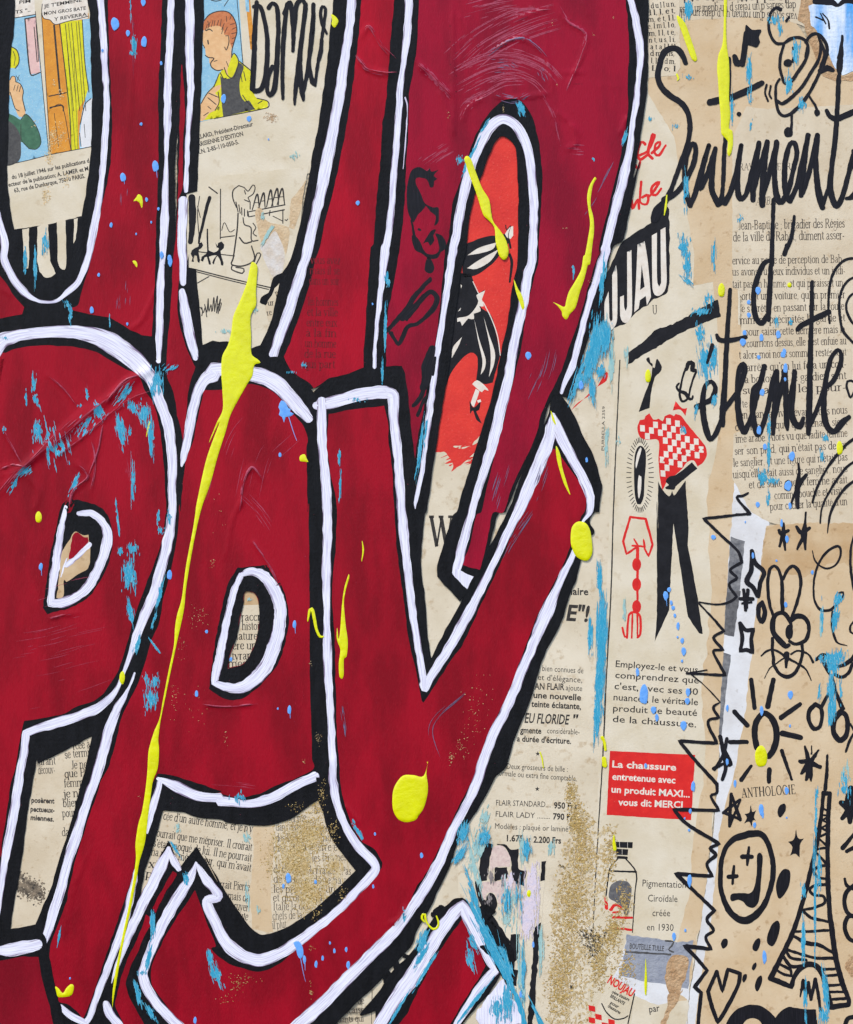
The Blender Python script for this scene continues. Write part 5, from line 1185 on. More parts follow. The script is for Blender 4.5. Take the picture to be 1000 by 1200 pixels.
marks('marker_note', 'small black musical note doodle above the word Sentiments', 'doodle', ['d0 520,150,24 510,220,24 500,290,22', 'd0 465,255,20 475,285,28 492,285,24'], ['d0 515,115 545,135 585,135 575,165 580,190! 565,215 540,208 525,205! 515,260 505,290'])
t = thing('winged_bug_doodle', 'marker doodle of a round-eyed bug with looping antenna and two dotted legs', 'doodle', 925, 70)
for nm, ribs in (('antenna', ['g 465,70,26 440,55,20 410,75,20 390,110,16', 'g 395,90,14 380,180,20 395,260,22 435,315,22 485,320,20', 'g 510,155,18 530,125,14']), ('head', ['g 490,320,20 540,285,24 600,275,22 650,300,22 670,360,22 650,440,22 600,520,24 550,590,24 500,610,20 475,550,20 460,480,20 470,400,20 490,330,20', 'g 560,350,16 570,400,18 555,450,20']),
                 ('body', ['g 650,310,20 690,260,24 740,250,24 790,300,24 810,360,26 790,450,24 740,560,24 690,660,22 630,750,24 560,820,24 500,850,24 460,830,22 440,770,22 430,700,22 435,620,18 460,580,16', 'g 740,255,18 760,330,20 750,430,22 690,530,22 620,640,24 540,720,24 480,760,24 445,740,20', 'g 660,350,16 650,420,18', 'g 760,300,12 790,400,22 760,490,22']), ('leg', ['g 550,830,20 548,900,18 545,950,20']), ('leg', ['g 680,710,18 720,770,18 735,810,20']), ('motion_line', ['g 365,620,14 355,680,14 375,740,14', 'g 395,630,14 385,690,14 400,720,12']), ('arm', ['g 760,520,40 810,500,44 850,515,30'])):
    mb = MB()
    for i, s_ in enumerate(ribs): mrib(mb, s_, ZM + .012 * (i % 9), h=.03, rough=.3)
    if nm == 'head': mb.poly([circle('g 520,462', 5.2, 4.6)], ZM + .12)
    if nm == 'leg': mb.poly([circle('g 525,970' if '550,830' in ribs[0] else 'g 735,825', 5.6 if '550,830' in ribs[0] else 3.4, 6.0 if '550,830' in ribs[0] else 4.4)], ZM + .12)
    mb.build(nm, mt['marker'], t)
marks('paint_blot', 'long black brush dab hanging on the blue halftone scrap', 'marker mark', ['g 920,265,18 915,350,26 905,440,44 900,500,40 900,540,20'], rough=.6)
marks('ink_dot', 'tiny black ink dot below the musical note dash', 'ink dot', [], [[circle('d0 485,515', 2.6, 2.8)]])
marks('spiral_doodle', 'black marker spiral of nested curves cut by the right edge above the heart', 'doodle', ['h 710,560,14 700,460,16 705,330,18 725,220,18 770,140,18 830,90,18 900,80,18', 'h 920,210,16 850,240,16 800,310,18 780,400,18 785,520,18 810,620,18 860,680,18 940,760,16', 'h 920,320,14 860,360,16 830,430,16 845,500,18 880,560,16 930,600,14'])
marks('heart_doodle', 'small black outlined heart corner at the right edge above the curved lines', 'doodle', ['h 840,990,14 835,1030,16 850,1080,16 865,1110,14 890,1060,12 900,1010,12 870,985,14 845,990,12'])
marks('rainbow_doodle', 'three nested black marker arcs at the right edge across the book page', 'doodle', ['i 1010,230,20 930,290,22 850,380,22 770,490,18 710,600,18 670,700,16 650,770,12', 'i 1010,420,20 930,480,22 860,570,20 790,680,18 740,780,16 720,870,14 715,940,10', 'i 1010,580,20 930,640,22 860,730,20 810,830,18 785,930,16 775,1020,10'])
marks('figure_doodle', 'small black stick figure with one leg kicked, on the book page above the two stars', 'doodle', ['i 535,450,18 540,520,22 530,600,36 525,700,40 530,810,24', 'i 600,540,26 560,590,34 530,640,36', 'i 525,650,26 490,730,22 465,810,14'], [[circle('i 447,628', 4.8, 6.6)]])
marks('star_doodle', 'left one of two splayed black stars below the book page', 'doodle', ['i 412,940,14 410,1020,34 420,1100,24 425,1160,16', 'i 375,1000,24 390,1030,30 450,1000,24', 'i 400,1050,24 380,1130,18'])
marks('star_doodle', 'right one of two splayed black stars below the book page, its spike reaching the text', 'doodle', ['i 595,850,14 590,940,20 580,1030,50 590,1100,24 592,1155,16', 'i 520,970,24 560,1020,34 625,980,26', 'i 575,1060,30 540,1120,22 525,1155,14'])
t = thing('rabbit_doodle', 'black marker rabbit face with two long ears and whiskers', 'doodle', 923, 730)
for nm, ribs in (('ear', ['j 120,755,26 95,680,26 75,560,26 75,440,28 95,350,28 130,325,26 170,360,26 195,450,28 200,560,32 200,650,32 205,735,30']), ('ear', ['j 210,440,26 240,370,28 290,325,28 335,355,30 362,430,28 358,530,26 330,640,28 305,720,26 275,800,30']),
                 ('eye', ['j 270,810,30 230,750,36 180,735,36 130,770,40 115,850,44 130,920,40 180,980,50 230,1030,44 260,1020,30', 'j 270,815,30 280,860,24 262,960,24']), ('eye', ['j 270,805,40 320,765,48 380,770,40 425,820,34 435,890,32 415,960,32 370,1000,30 310,1010,26 265,985,26']),
                 ('face', ['j 115,960,26 115,1060,26 125,1150,28 k 125,60,28 170,140,30 240,175,34 310,140,30 350,70,28 j 365,1150,26 380,1080,26 375,1010,26']), ('nose', ['j 240,1100,50 240,1150,40 k 235,40,30 235,90,18']), ('whisker', ['j 15,1115,10 60,1075,18 120,1060,18 190,1090,18 230,1130,16', 'j 470,1170,22 440,1110,20 390,1080,18 330,1070,18 280,1100,18']), ('whisker', ['j 230,1125,16 150,1180,12 k 90,100,12 45,185,8', 'j 260,1140,20 k 340,60,18 410,110,18 455,205,10'])):
    mb = MB()
    for i, s_ in enumerate(ribs): mrib(mb, s_, ZM + .012 * (i % 9), h=.03, rough=.3)
    if nm == 'eye' and '270,810' in ribs[0]: mb.poly([circle('j 262,905', 4.8, 8.4)], ZM + .12)
    mb.build(nm, mt['marker'], t)
marks('loop_doodle', 'thin looping black line with a tail running into a teal smear, right of the rabbit', 'doodle', ['j 465,190,8 480,260,10 515,310,14 580,345,16 650,330,16 700,270,16 715,190,18 690,150,20 620,180,22 560,240,20 515,320,18 485,420,18 475,540,18 490,640,20 540,710,24 620,710,22 680,660,16 730,600,14 735,555,20 700,560,14', 'j 640,720,14 635,820,16 650,920,18 690,1000,16 770,1025,8'])
marks('edge_stroke', 'curved black marker stroke at the right edge beside the loop line', 'marker mark', ['j 830,60,18 805,160,20 800,300,22 812,430,22 835,560,18'])
marks('edge_ring', 'small black ring cut by the right edge above the paired rings', 'doodle', ['j 830,810,16 800,850,18 800,900,18 830,920,14'])
t = thing('ring_doodle', 'pair of black marker rings on stalks meeting under a teal smear', 'doodle', 970, 840)
for nm, ribs in (('leaf', ['j 500,1150,24 540,1110,28 590,1110,24 k 560,30,30 600,110,40 620,150,20', 'k 620,50,36 700,80,30 800,30,36 840,-20,36', 'k 660,150,30 720,175,30 780,140,30 820,60,30']), ('ring', ['k 610,320,26 560,410,28 545,440,30', 'k 490,415,40 440,470,34 435,560,34 480,630,36 530,610,34 550,530,32 540,450,34 490,415,38']), ('ring', ['k 640,180,24 680,330,30 730,450,40', 'k 715,480,44 660,550,44 650,650,44 700,730,50 755,700,44 775,610,42 760,510,42 715,480,44'])):
    mb = MB()
    for i, s_ in enumerate(ribs): mrib(mb, s_, ZM + .012 * (i % 9), h=.03, rough=.35)
    mb.build(nm, mt['marker'], t)
marks('edge_dash', 'short black dashes at the right edge below the paired rings', 'marker mark', ['k 800,590,20 830,640,24', 'k 840,650,16 800,720,22 760,830,18'])
t = thing('sun_doodle', 'black marker sun with an oval outline and straight rays', 'doodle', 895, 855)
mb = MB(); mrib(mb, 'd2 565,1100,24 555,1040,26 565,980,26 600,945,24 640,980,26 655,1050,26 640,1110,26 620,1140,22', ZM, h=.03, rough=.3); mb.build('sun_disc', mt['marker'], t)
for s_ in ('d2 540,795,20 555,920,20', 'd2 640,795,20 615,915,22', 'd2 465,938,20 522,1000,20', 'd2 675,965,22 760,905,18', 'd2 680,1035,24 762,1055,22', 'd2 445,1075,18 520,1075,18', 'd2 678,1115,18 k 285,1075,22', 'd3 540,30,14 495,92,18', 'd3 622,45,20 620,100,18'):
    mb = MB(); mrib(mb, s_, ZM, h=.03, rough=.3); mb.build('ray', mt['marker'], t)
marks('burst_doodle', 'splayed black marker burst right of the sun below the paired rings', 'doodle', ['k 400,785,16 420,860,34 440,930,44', 'k 520,820,18 480,880,30 450,920,36', 'k 360,915,34 430,920,40 530,965,34', 'k 440,930,50 400,980,40 370,1020,26', 'k 430,950,40 425,1030,34 410,1080,16', 'k 445,950,36 450,1030,36 455,1085,16', 'k 460,780,10 455,850,14'], rough=.5)
marks('diamond_doodle', 'curved black outlined diamond on the white strip', 'doodle', ['d2 543,215,18 560,270,18 598,310,18 580,360,18 572,420,16 550,380,18 520,350,20 540,300,18 543,215,16'])
marks('grid_doodle', 'small black crossed hash mark between the two outlined shapes on the white strip', 'doodle', ['d2 505,390,14 515,480,14', 'd2 525,390,14 520,470,12', 'd2 490,430,14 548,430,14', 'd2 500,450,10 540,445,10'])
marks('oval_doodle', 'small black outlined oval left of the rabbit eye', 'doodle', ['d2 590,445,16 602,490,18 590,535,18 573,510,18 575,460,18 590,445,14'])
marks('square_doodle', 'black outlined square with curved-in sides on the white strip', 'doodle', ['d2 490,540,16! 515,570,16 550,567,16! 540,610,16 547,672,18! 520,660,16 490,665,16! 500,610,16 490,540,16!'])
marks('zigzag_line', 'long jagged black marker zigzag running down beside the white strip', 'marker line', ['i 118,690,18 70,715,22! 25,725,20 80,800,22 135,870,20! 20,865,20', 'd2 500,5,12 538,45,14! 325,68,14! 400,140,14 480,215,15 498,265,16! 445,300,14 475,335,14 440,365,14 475,420,14! 440,445,12 380,455,10 305,445,8', 'd2 305,450,8 370,520,12 418,575,14! 370,605,14 415,660,14! 370,665,12 395,720,14 425,775,14! 250,765,12', 'd2 340,750,7 260,762,8! 330,820,6 400,895,8! 370,920,14 395,965,14! 345,985,14 385,1080,16! 215,1070,16! 290,1160,16 d3 385,110,18! 385,150,14 358,165,14 395,230,16! 190,225,18! 250,290,18 395,380,18! 355,400,16 380,430,18 340,470,16 365,525,18! 200,515,20! 280,590,18 375,680,18! 340,720,16 370,770,16 335,800,16 360,855,18! 240,840,20! 290,890,18 340,950,18! 285,1025,20! 315,1050,18! 300,1192,18'], f=.95)
t = marks('star_doodle', 'spiky star on the white strip where the zigzag ends, left of the sun', 'doodle', ['d2 400,1050,16 415,1120,16 425,1192,16 d3 410,90,14', 'd2 430,1060,14 415,1130,14 d3 375,45,12', 'd3 370,40,14 445,5,12', 'd2 405,1080,14 450,1175,16 430,1180,12'])
marks('star_doodle', 'outlined five-point star left of the small solid star under the printed title', 'doodle', ['d3 450,155,12 445,230,14 442,300,12', 'd3 450,155,12 490,270,16', 'd3 415,240,14 490,180,10', 'd3 418,238,14 490,270,12', 'd3 442,300,12 490,185,10'])
marks('star_doodle', 'small solid black star right of the outlined star under the printed title', 'doodle', [], ['d3 538,205! 545,235 562,228! 552,258 562,275! 547,275 542,302! 530,280 508,288! 520,262 510,245! 530,240'])
marks('star_doodle', 'solid black star right of the round face below the printed title', 'doodle', [], ['d3 742,315! 752,355 778,355! 760,385 757,440! 738,425 715,432! 725,395 705,370! 732,360'])
marks('star_doodle', 'solid black star cut by the right edge beside the tower tip', 'doodle', ['d3 990,130,24 985,200,44 985,280,20', 'd3 945,195,20 985,215,44 1010,230,30', 'd3 950,265,16 985,220,30'])
for i, (s_, rx, ry, lb) in enumerate((('d3 677,228', 4.4, 8, 'oval black ink dot right below the printed title'), ('d3 684,555', 7.4, 17.5, 'large upright oval black ink dot right of the round face'), ('d3 640,785', 6.8, 15, 'large leaning oval black ink dot below right of the round face'), ('d3 420,828', 3.8, 6, 'small black ink dot left of the drop row below the round face'),
                                      ('d3 564,835', 4.2, 7.6, 'medium oval black ink dot between two others under the round face'), ('d3 554,932', 2.6, 4.6, 'tiny oval black ink dot beside a blue drop above the heart'), ('d3 573,1008', 3.4, 9, 'slanted narrow black ink dot right of the heart'), ('d3 510,985', 2.4, 5, 'tiny black ink dot touching the heart tip'))):
    c = circle(s_, rx, ry, j=.08, seed=i)
    cx_, cy_ = c.mean(0)
    c[:, 0] += -(c[:, 1] - cy_) * .22
    marks('ink_dot', lb, 'ink dot', [], [[c]], group='black ink dots by the round face')
t = thing('face_doodle', 'round black marker face with crosses for eyes and a slanting mouth', 'doodle', 874, 1027)
mb = MB(); mrib(mb, 'd3 530,335,30 590,340,26 630,420,22 638,520,22 610,630,24 560,700,30 500,725,32 440,680,26 405,590,20 402,490,20 420,410,20 460,360,26 530,335,30', ZM, h=.03, rough=.35); mb.build('outline', mt['marker'], t)
mb = MB(); mrib(mb, 'd3 530,395,10 525,440,16 522,475,10', ZM, h=.05, rough=.3); mrib(mb, 'd3 500,438,20 542,438,18', ZM + .02, h=.05, rough=.3); mb.build('eye', mt['marker'], t)
mb = MB(); mrib(mb, 'd3 462,480,10 458,520,14 456,560,10', ZM, h=.05, rough=.3); mrib(mb, 'd3 438,528,18 475,525,16', ZM + .02, h=.05, rough=.3); mb.build('eye', mt['marker'], t)
mb = MB(); mb.poly('d3 566,432 578,420 591,432 589,480 583,560 577,620 566,655 545,669 520,660 505,640 480,632 452,638 446,622 452,606 475,602 505,600 530,604 550,588 560,550 566,490', ZM + .05, rough=.3); mb.build('mouth', mt['marker'], t)
marks('heart_doodle', 'angular black outlined heart between the zigzag and the tower at the bottom', 'doodle', ['d3 385,955,14! 410,1045,14! 435,945,16! 490,965,16! 480,1020,16 435,1110,16 390,1185,16! 365,1120,16 345,1045,16! 385,955,14!'])
t = thing('tower_doodle', 'tall black marker lattice tower with a spire and arched base', 'doodle', 950, 1060)
for nm, ribs in (('spire', ['t 518,-60,10 515,30,16 508,100,18', 't 500,120,20! 530,118,20! 525,200,12']), ('edge_line', ['t 500,115,18 490,220,18 470,350,20 440,480,20 405,620,20 360,760,22 300,890,22 252,985,24!']), ('edge_line', ['t 530,118,18 522,250,20 520,450,22 525,620,22 540,760,24 560,900,24 590,1010,24 618,1085,20 618,1110,18!']),
                 ('foot', ['t 252,985,24! 300,1005,24 350,1025,20! 360,985,20 385,945,24 425,920,26 470,930,26 500,980,24 520,1060,26 535,1120,26! 615,1108,22']), ('lattice', ['t 500,190,9 520,200,9', 't 498,220,9 522,225,10 495,245,9', 't 495,245,9 520,260,10 490,280,10', 't 490,280,10 520,300,11 485,320,10', 't 480,330,10 520,370,12 500,375,10 475,380,10', 't 470,400,10 515,450,13', 't 515,455,12 470,465,13 455,485,12 470,510,12 510,520,12', 't 510,545,14 460,550,14 435,570,14 455,595,14 500,600,14 505,630,14 470,650,14 410,665,12', 't 405,670,14 440,700,14 520,720,12', 't 520,760,14 440,765,12 360,765,12', 't 365,790,14 420,820,20 480,830,16 545,865,14', 't 545,890,16 460,890,14 390,870,13 330,850,12', 't 325,860,12 350,890,14 420,900,12', 't 310,880,11 350,930,16 400,925,14', 't 290,915,12 345,945,14 350,970,12', 't 275,940,11 310,965,13 350,975,10', 't 490,945,14 555,940,12', 't 500,975,12 565,970,12', 't 515,1020,14 580,1015,12', 't 525,1050,11 595,1048,11', 't 530,1085,14 610,1080,14'])):
    mb = MB()
    for i, s_ in enumerate(ribs): mrib(mb, s_, ZM + .012 * (i % 9), h=.03, rough=.35)
    mb.build(nm, mt['marker'], t)
marks('marker_initials', 'scrawled black marker initials AM under the tower arch', 'marker writing', ['t 392,1070,8 405,1000,16', 't 405,995,14 415,1070,8', 't 395,1040,9 420,1030,9', 't 420,1070,9 430,1010,16', 't 430,1005,14 442,1085,12', 't 442,1085,10 462,990,16', 't 462,990,16 475,1060,14 486,1140,10'])
marks('black_blob', 'black humped blobs with bare eyes cut by the bottom edge', 'marker mark', [], [['t 20,1260! 50,1185 90,1135 140,1112 200,1112 250,1140 275,1172! 300,1140 340,1118 400,1130 465,1132! 470,1180 480,1260!', 't 120,1215 140,1180 175,1172 205,1190 210,1230']], rough=.5)
marks('chain_doodle', 'black interlocked loops cut by the right edge beside the tower', 'doodle', ['t 600,520,12 610,550,14 650,570,14', 't 650,545,16 610,580,18 598,630,18 615,680,18 650,700,16', 't 650,690,18 612,700,18 600,750,18 620,800,18 660,815,16'])
marks('arrow_doodle', 'black marker arrowhead strokes at the right edge above the loops', 'doodle', ['t 590,375,18 620,340,16 650,300,14', 't 610,390,16 650,370,16'])
marks('ring_corner', 'black curve cut by the corner at the bottom right', 'doodle', ['t 600,1210,16 615,1175,18 650,1165,18'])
t = thing('profile_print', 'black line print of a woman with upswept hair showing through the red stem', 'print', 478, 330)
ZR = ZL[4] + .3
for nm, ribs, polys in (('hat', [], ['e 240,200 265,130 310,100 355,115 385,130 400,105! 410,135 465,118! 445,140 430,165 452,185 430,200 425,242 400,248 385,200 365,185 320,175 295,190 300,230 330,290 355,350 372,380 350,412 310,450 280,508! 245,450 232,370 230,290']),
                        ('face', ['e 265,490,16 278,560,20 285,610,30', 'e 318,556,18 328,560,18'], ['e 270,600 300,610 330,650 352,700 380,735 440,738 468,700 458,640 442,588 482,600 518,650 512,700 482,722 452,768 390,768 350,738 300,714 275,665', 'e 380,760 405,770 432,845 402,878 362,850', 'e 345,665 380,610 410,566 444,556 428,600 432,640 402,678 385,650 365,655', 'e 362,368 420,396 462,398 464,500 430,530 442,460 400,420']),
                        ('hand', ['f 90,360,30 160,280,34 230,200,38 280,120,38 340,50,34 400,-20,28', 'f 200,270,46 290,180,40 400,75,34 450,120,40 430,190,40 380,250,32 310,310,28 240,330,28 200,410,34 170,460,28 140,420,28 115,380,32', 'f 230,280,22 320,170,22', 'e 340,980,26 400,925,30'], []),
                        ('skirt', ['f 420,500,66 380,620,80 375,720,70 350,780,50', 'f 360,770,30 330,850,34 280,910,28', 'f 380,830,20 340,900,24 310,980,26', 'f 440,560,24 420,680,24'], [])):
    mb = MB()
    for i, s_ in enumerate(ribs): mb.rib(s_, ZR + .012 * (i % 9), h=.03, rough=.4, wave=3.5)
    for s_ in polys: mb.poly(s_, ZR + .02, rough=.35)
    mb.build(nm, mt['marker'], t)

# ------------------------------------------------------------------ dry brushed scratches, and highlights painted on as pale streaks
def bristles(label, specs, mat, z, w=(.5, 1.1), seed=1, name='brush_and_highlight_mark'):
    r = random.Random(seed)
    mb = MB()
    for s_, n, spread, lo in specs:
        base = smooth(P(s_), 3, False)[:, :2]
        d = np.gradient(base, axis=0); d /= np.maximum(np.hypot(*d.T), 1e-6)[:, None]
        nn = np.stack([-d[:, 1], d[:, 0]], 1)
        for i in range(n):
            off = r.uniform(-spread, spread)
            L = len(base)
            a = r.randint(0, max(0, int(L * .7))); b = min(L, a + r.randint(3, max(4, int(L * lo))))
            seg = base[a:b] + nn[a:b] * off
            if len(seg) < 3: continue
            ww = r.uniform(*w)
            tw = ww * np.sin(np.linspace(.15, math.pi - .15, len(seg)))
            mb.rib([(x_, y_, w_, False) for x_, y_, w_ in zip(seg[:, 0], seg[:, 1], tw)], z, h=.1, rough=.15, wave=2.5, cap='b')
    return tag(mb.build(name, mt[mat]), label, 'brush mark')


bristles('pinkish curved bristle scratches with painted sheen at the top of the red arched letter', [('c0 170,300 280,200 400,130 520,80 620,50', 46, 22, .6), ('c0 160,380 300,310 420,290 540,330 610,400', 70, 18, .5), ('c0 170,440 260,420 380,360 480,350', 30, 9, .5), ('c0 200,60 350,20 480,0', 24, 12, .6), ('c0 300,120 420,60 600,40', 20, 6, .6), ('c0 0,760 100,690 190,640', 14, 9, .5), ('c0 660,670 760,680', 12, 6, .5), ('c0 0,290 80,360 155,440', 40, 4, .4), ('c0 630,20 680,100 755,160 700,330 670,410', 26, 1.4, .5), ('c0 560,430 610,520 640,640', 12, 2, .5), ('c0 180,560 220,480 310,420', 8, 6, .6)], 'dry_red_and_glint', ZL[4] + .42, (.5, 1.25), 3)  # lighter pink pigment paints in the sheen of the scraped paint
bristles('blue-grey scraped bristle marks above the arch of the top right letter', [('c0 310,250 380,200 470,175 530,205 580,260', 12, 2.2, .7), ('c0 330,300 400,300 450,330', 14, 10, .4), ('c0 540,300 570,370', 8, 5, .6), ('c0 350,430 430,450 500,420', 14, 5, .5), ('c0 740,990 810,880 890,720', 6, 3, .5)], 'dry_blue', ZL[4] + .44, (.4, 1.0), 4)
bristles('faint scratches on the red stem beside the first white line', [('a0 595,20 600,150 605,380', 5, 2, .7), ('a0 560,850 555,950', 4, 4, .6), ('a1 540,200 535,280', 6, 4, .7), ('a1 580,150 575,260', 5, 3, .6)], 'dry_blue', ZL[0] + .5, (.3, .6), 5)
bristles('pale bristle scratches inside the red A near its right edge', [('b2 150,-60 250,40 340,180', 9, 6, .5), ('b1 130,1180 200,900 330,760', 14, 40, .5), ('b3 20,100 150,110 230,120', 5, 3, .6)], 'dry_red_and_glint', ZL[2] + .42, (.3, .6), 6)
bristles('pinkish painted highlights on the ridges along the big crease across the red P', [('p -5,584 25,550 60,522 95,492 130,465 165,440 205,420', 16, 3.4, .25), ('p -5,560 30,545 70,505 110,470', 6, 1.4, .4), ('p 60,540 100,510 150,470 190,455', 6, 1.4, .4), ('p 100,492 112,540 105,585', 10, 1, .4), ('a1 100,970 60,900 0,800', 8, 1.2, .5), ('a1 200,560 290,640 350,715', 7, 1, .5), ('a1 400,1030 440,920 465,800', 14, 1, .5), ('a1 480,700 560,600 640,570', 16, 1.2, .5), ('a1 0,1000 60,980 130,990', 10, 1, .5), ('a1 330,960 400,1030 330,1100 310,1190', 14, 2.2, .4), ('b1 160,1190 175,1060 215,990 270,1060', 24, 1.2, .4), ('b2 210,160 300,290 330,370', 14, 1, .5), ('b0 680,250 730,310 800,330 880,330', 16, 2.6, .4), ('b0 700,180 740,120 800,210 860,270', 10, 2, .4), ('b2 -10,905 100,915 240,900', 10, .8, .5), ('a2 215,520 300,500 370,490', 8, .8, .5)], 'dry_red_and_glint', ZL[4] + .5, (.35, .9), 12)  # ridge highlights of the wrinkles, put into the colour as pale streaks
bristles('thin scratches on the lower left red P', [('a1 380,600 390,660 400,700', 4, 3, .7), ('a1 540,800 560,900 600,1100', 10, 9, .5), ('a2 100,620 300,560 480,520', 16, 60, .5), ('a2 60,760 280,720 480,650', 14, 50, .5)], 'dry_red_and_glint', ZL[1] + .42, (.25, .5), 7)
bristles('blue-grey scrapes in the right diagonal of the red Y', [('c2 520,20 420,170 380,250', 12, 4, .5), ('c2 100,1180 60,1000 210,850', 4, 5, .6), ('c1 580,960 540,1080 500,1180', 10, 6, .5), ('c1 590,430 560,560 500,700', 10, 12, .5), ('b2 620,900 640,1050', 12, 3, .5), ('c1 400,950 330,1180', 12, 8, .5)], 'dry_blue', ZL[4] + .5, (.4, .9), 8)

# ------------------------------------------------------------------ scraped teal paint
def scrape(label, blobs, z, mat='teal', seed=0, name='teal_scrape'):
    """blobs: (centre, width, height, lean, how many flecks)"""
    r = random.Random(seed)
    mb = MB()
    k = 0
    for s_, w, h, lean, n in blobs:
        x, y = P(s_)[0][:2]
        for i in range(n):
            u, v = max(-1, min(1, r.gauss(0, .42))), max(-1, min(1, r.gauss(0, .45)))
            px_, py_ = x + u * w / 2 + lean * v * h / 2, y + v * h / 2
            L = abs(r.gauss(0, 1)) * h * .2 + 2
            ww = r.uniform(.4, 2.2) * (1.9 if n > 30 and abs(u) + abs(v) < .45 else 1.2 if abs(u) + abs(v) < .8 else .6)
            pts = []
            m = max(3, int(L / 2) + 2)
            for q in np.linspace(-.5, .5, m):
                pts.append((px_ + q * L * lean + r.uniform(-.25, .25), py_ + q * L, max(.2, ww * (1 - (2 * q) ** 2) ** .5 * r.uniform(.6, 1.2)), False))
            mb.rib(pts, z + .02 * (k % 9), h=.06, rough=.18, wave=3, cap='b', step=2)
            k += 1
    return tag(mb.build(name, mt[mat]), label, 'gold leaf' if 'gold' in name else 'paint smear', group='teal paint scrapes' if name == 'teal_scrape' else None)


ZT = ZM + .25
scrape('teal scrape over the join of the P arch and the A, centre left', [('a1 715,600', 22, 30, 0, 60), ('a1 770,545', 24, 8, -.9, 26), ('a1 560,660', 16, 22, -.8, 40), ('a1 690,640', 8, 26, .1, 26)], ZL[2] + 1, seed=1)
scrape('teal flecks scattered in the upper part of the red P', [('a1 152,610', 7, 24, 0, 26), ('a1 165,690', 10, 18, .3, 26), ('a1 170,830', 15, 26, 0, 60), ('a1 215,850', 7, 16, -.2, 18), ('a1 120,680', 6, 20, 0, 14), ('a1 445,735', 16, 22, .2, 60), ('a1 395,670', 4, 18, .2, 10), ('a1 360,712', 8, 3, 0, 8), ('a1 250,900', 60, 60, .2, 40), ('a1 400,800', 30, 30, -.6, 26)], ZL[1] + .75, seed=2)
scrape('teal scrape below the P arch right of the flecks', [('a1 548,820', 14, 46, .15, 80), ('a1 600,720', 22, 20, .2, 36), ('a1 640,760', 10, 26, .2, 20), ('a1 585,830', 6, 12, 0, 16), ('a1 110,1010', 20, 14, -1, 40), ('a1 65,1070', 8, 24, -.6, 18), ('a1 340,1060', 8, 34, -.4, 26), ('a1 20,820', 6, 8, 0, 8), ('a1 680,850', 8, 60, .05, 50), ('a1 600,1050', 6, 60, 0, 24), ('a1 650,740', 16, 30, .1, 40)], ZL[1] + .75, seed=3)
scrape('long teal scrape running down from the small P counter to the stem', [('a2 600,205', 16, 14, 0, 50), ('a2 545,215', 10, 12, .1, 26), ('a2 580,320', 16, 38, 0, 80), ('a2 610,330', 8, 36, 0, 20), ('a2 590,490', 9, 34, .15, 46), ('a2 725,120', 9, 10, 0, 22), ('a2 715,60', 6, 18, 0, 12), ('a2 530,60', 3, 50, .1, 12)], ZL[2] + .9, seed=4)
scrape('teal edge streak along the white line down the right of the P', [('a2 765,60', 5, 16, 0, 18), ('a2 720,420', 6, 34, -.25, 40), ('a2 690,540', 4, 20, -.25, 14), ('a2 620,640', 8, 30, -.3, 36), ('a2 705,650', 4, 26, .7, 18)], ZL[2] + 1.0, seed=5)
scrape('teal flecked patch on the red A leg below the P curve', [('a2 660,790', 9, 14, .2, 26), ('a2 700,800', 12, 20, 0, 40), ('a2 680,880', 18, 26, 0, 70), ('a2 660,920', 6, 16, 0, 14)], ZL[2] + .8, seed=6)
scrape('thin teal run along the white and black lines above the Y top', [('b1 815,350', 3, 60, -.02, 36), ('b1 802,560', 3.5, 30, 0, 30), ('b1 825,150', 6, 22, .1, 30), ('b1 450,530', 7, 8, 0, 16), ('b1 390,562', 12, 3, 0, 10), ('b1 690,680', 22, 8, 0, 16), ('b1 605,940', 5, 20, 0, 16), ('b1 610,1080', 3, 40, 0, 14)], ZL[4] + .9, seed=7)
scrape('teal streak beside the narrow white line left of the dancer', [('c1 10,900', 4, 70, -.12, 40), ('c1 35,830', 3, 50, -.1, 20)], ZL[4] + .9, seed=8)
scrape('broad teal smear under the black lettered sign right of the red arch', [('c1 800,430', 18, 66, -.1, 260), ('c1 775,500', 14, 60, -.25, 200), ('c1 845,400', 16, 36, 0, 120), ('c1 720,600', 10, 50, -.3, 60), ('c1 840,420', 14, 46, 0, 70), ('c1 785,640', 9, 34, 0, 60), ('c1 820,560', 14, 20, -.2, 50), ('c1 830,150', 7, 60, -.1, 40)], ZL[4] + .6, seed=9)
scrape('long vertical teal bar on the beige page beside the column rule', [('c2 828,600', 13, 90, -.03, 380), ('c2 818,340', 7, 36, 0, 90), ('c2 820,800', 11, 80, -.03, 160), ('c2 805,960', 8, 70, 0, 90), ('c2 775,600', 7, 50, 0, 50)], ZT, seed=10)
scrape('teal streaks across the musical note and bug doodles', [('d0 530,320', 8, 40, 0, 46), ('d0 535,430', 6, 26, 0, 20), ('d0 740,240', 12, 34, 0, 50), ('d0 710,380', 9, 30, 0, 36), ('d0 770,470', 12, 16, 0, 40), ('d0 640,90', 22, 12, 0, 36), ('d0 670,120', 8, 20, 0, 20), ('d0 540,560', 4, 14, -.2, 10), ('d0 455,490', 5, 40, 0, 24), ('d0 490,985', 8, 10, 0, 16)], ZT, seed=11)
scrape('pale teal wash patches around the marker word Sentiments at its left', [('d0 255,40', 14, 30, 0, 46), ('d0 260,348', 16, 6, 0, 18), ('d0 245,860', 7, 60, 0, 24), ('d0 235,1110', 16, 26, 0, 40), ('d0 370,1140', 7, 40, 0, 20), ('d0 90,535', 10, 5, 0, 10), ('d0 200,570', 8, 8, 0, 10)], ZT, seed=12)
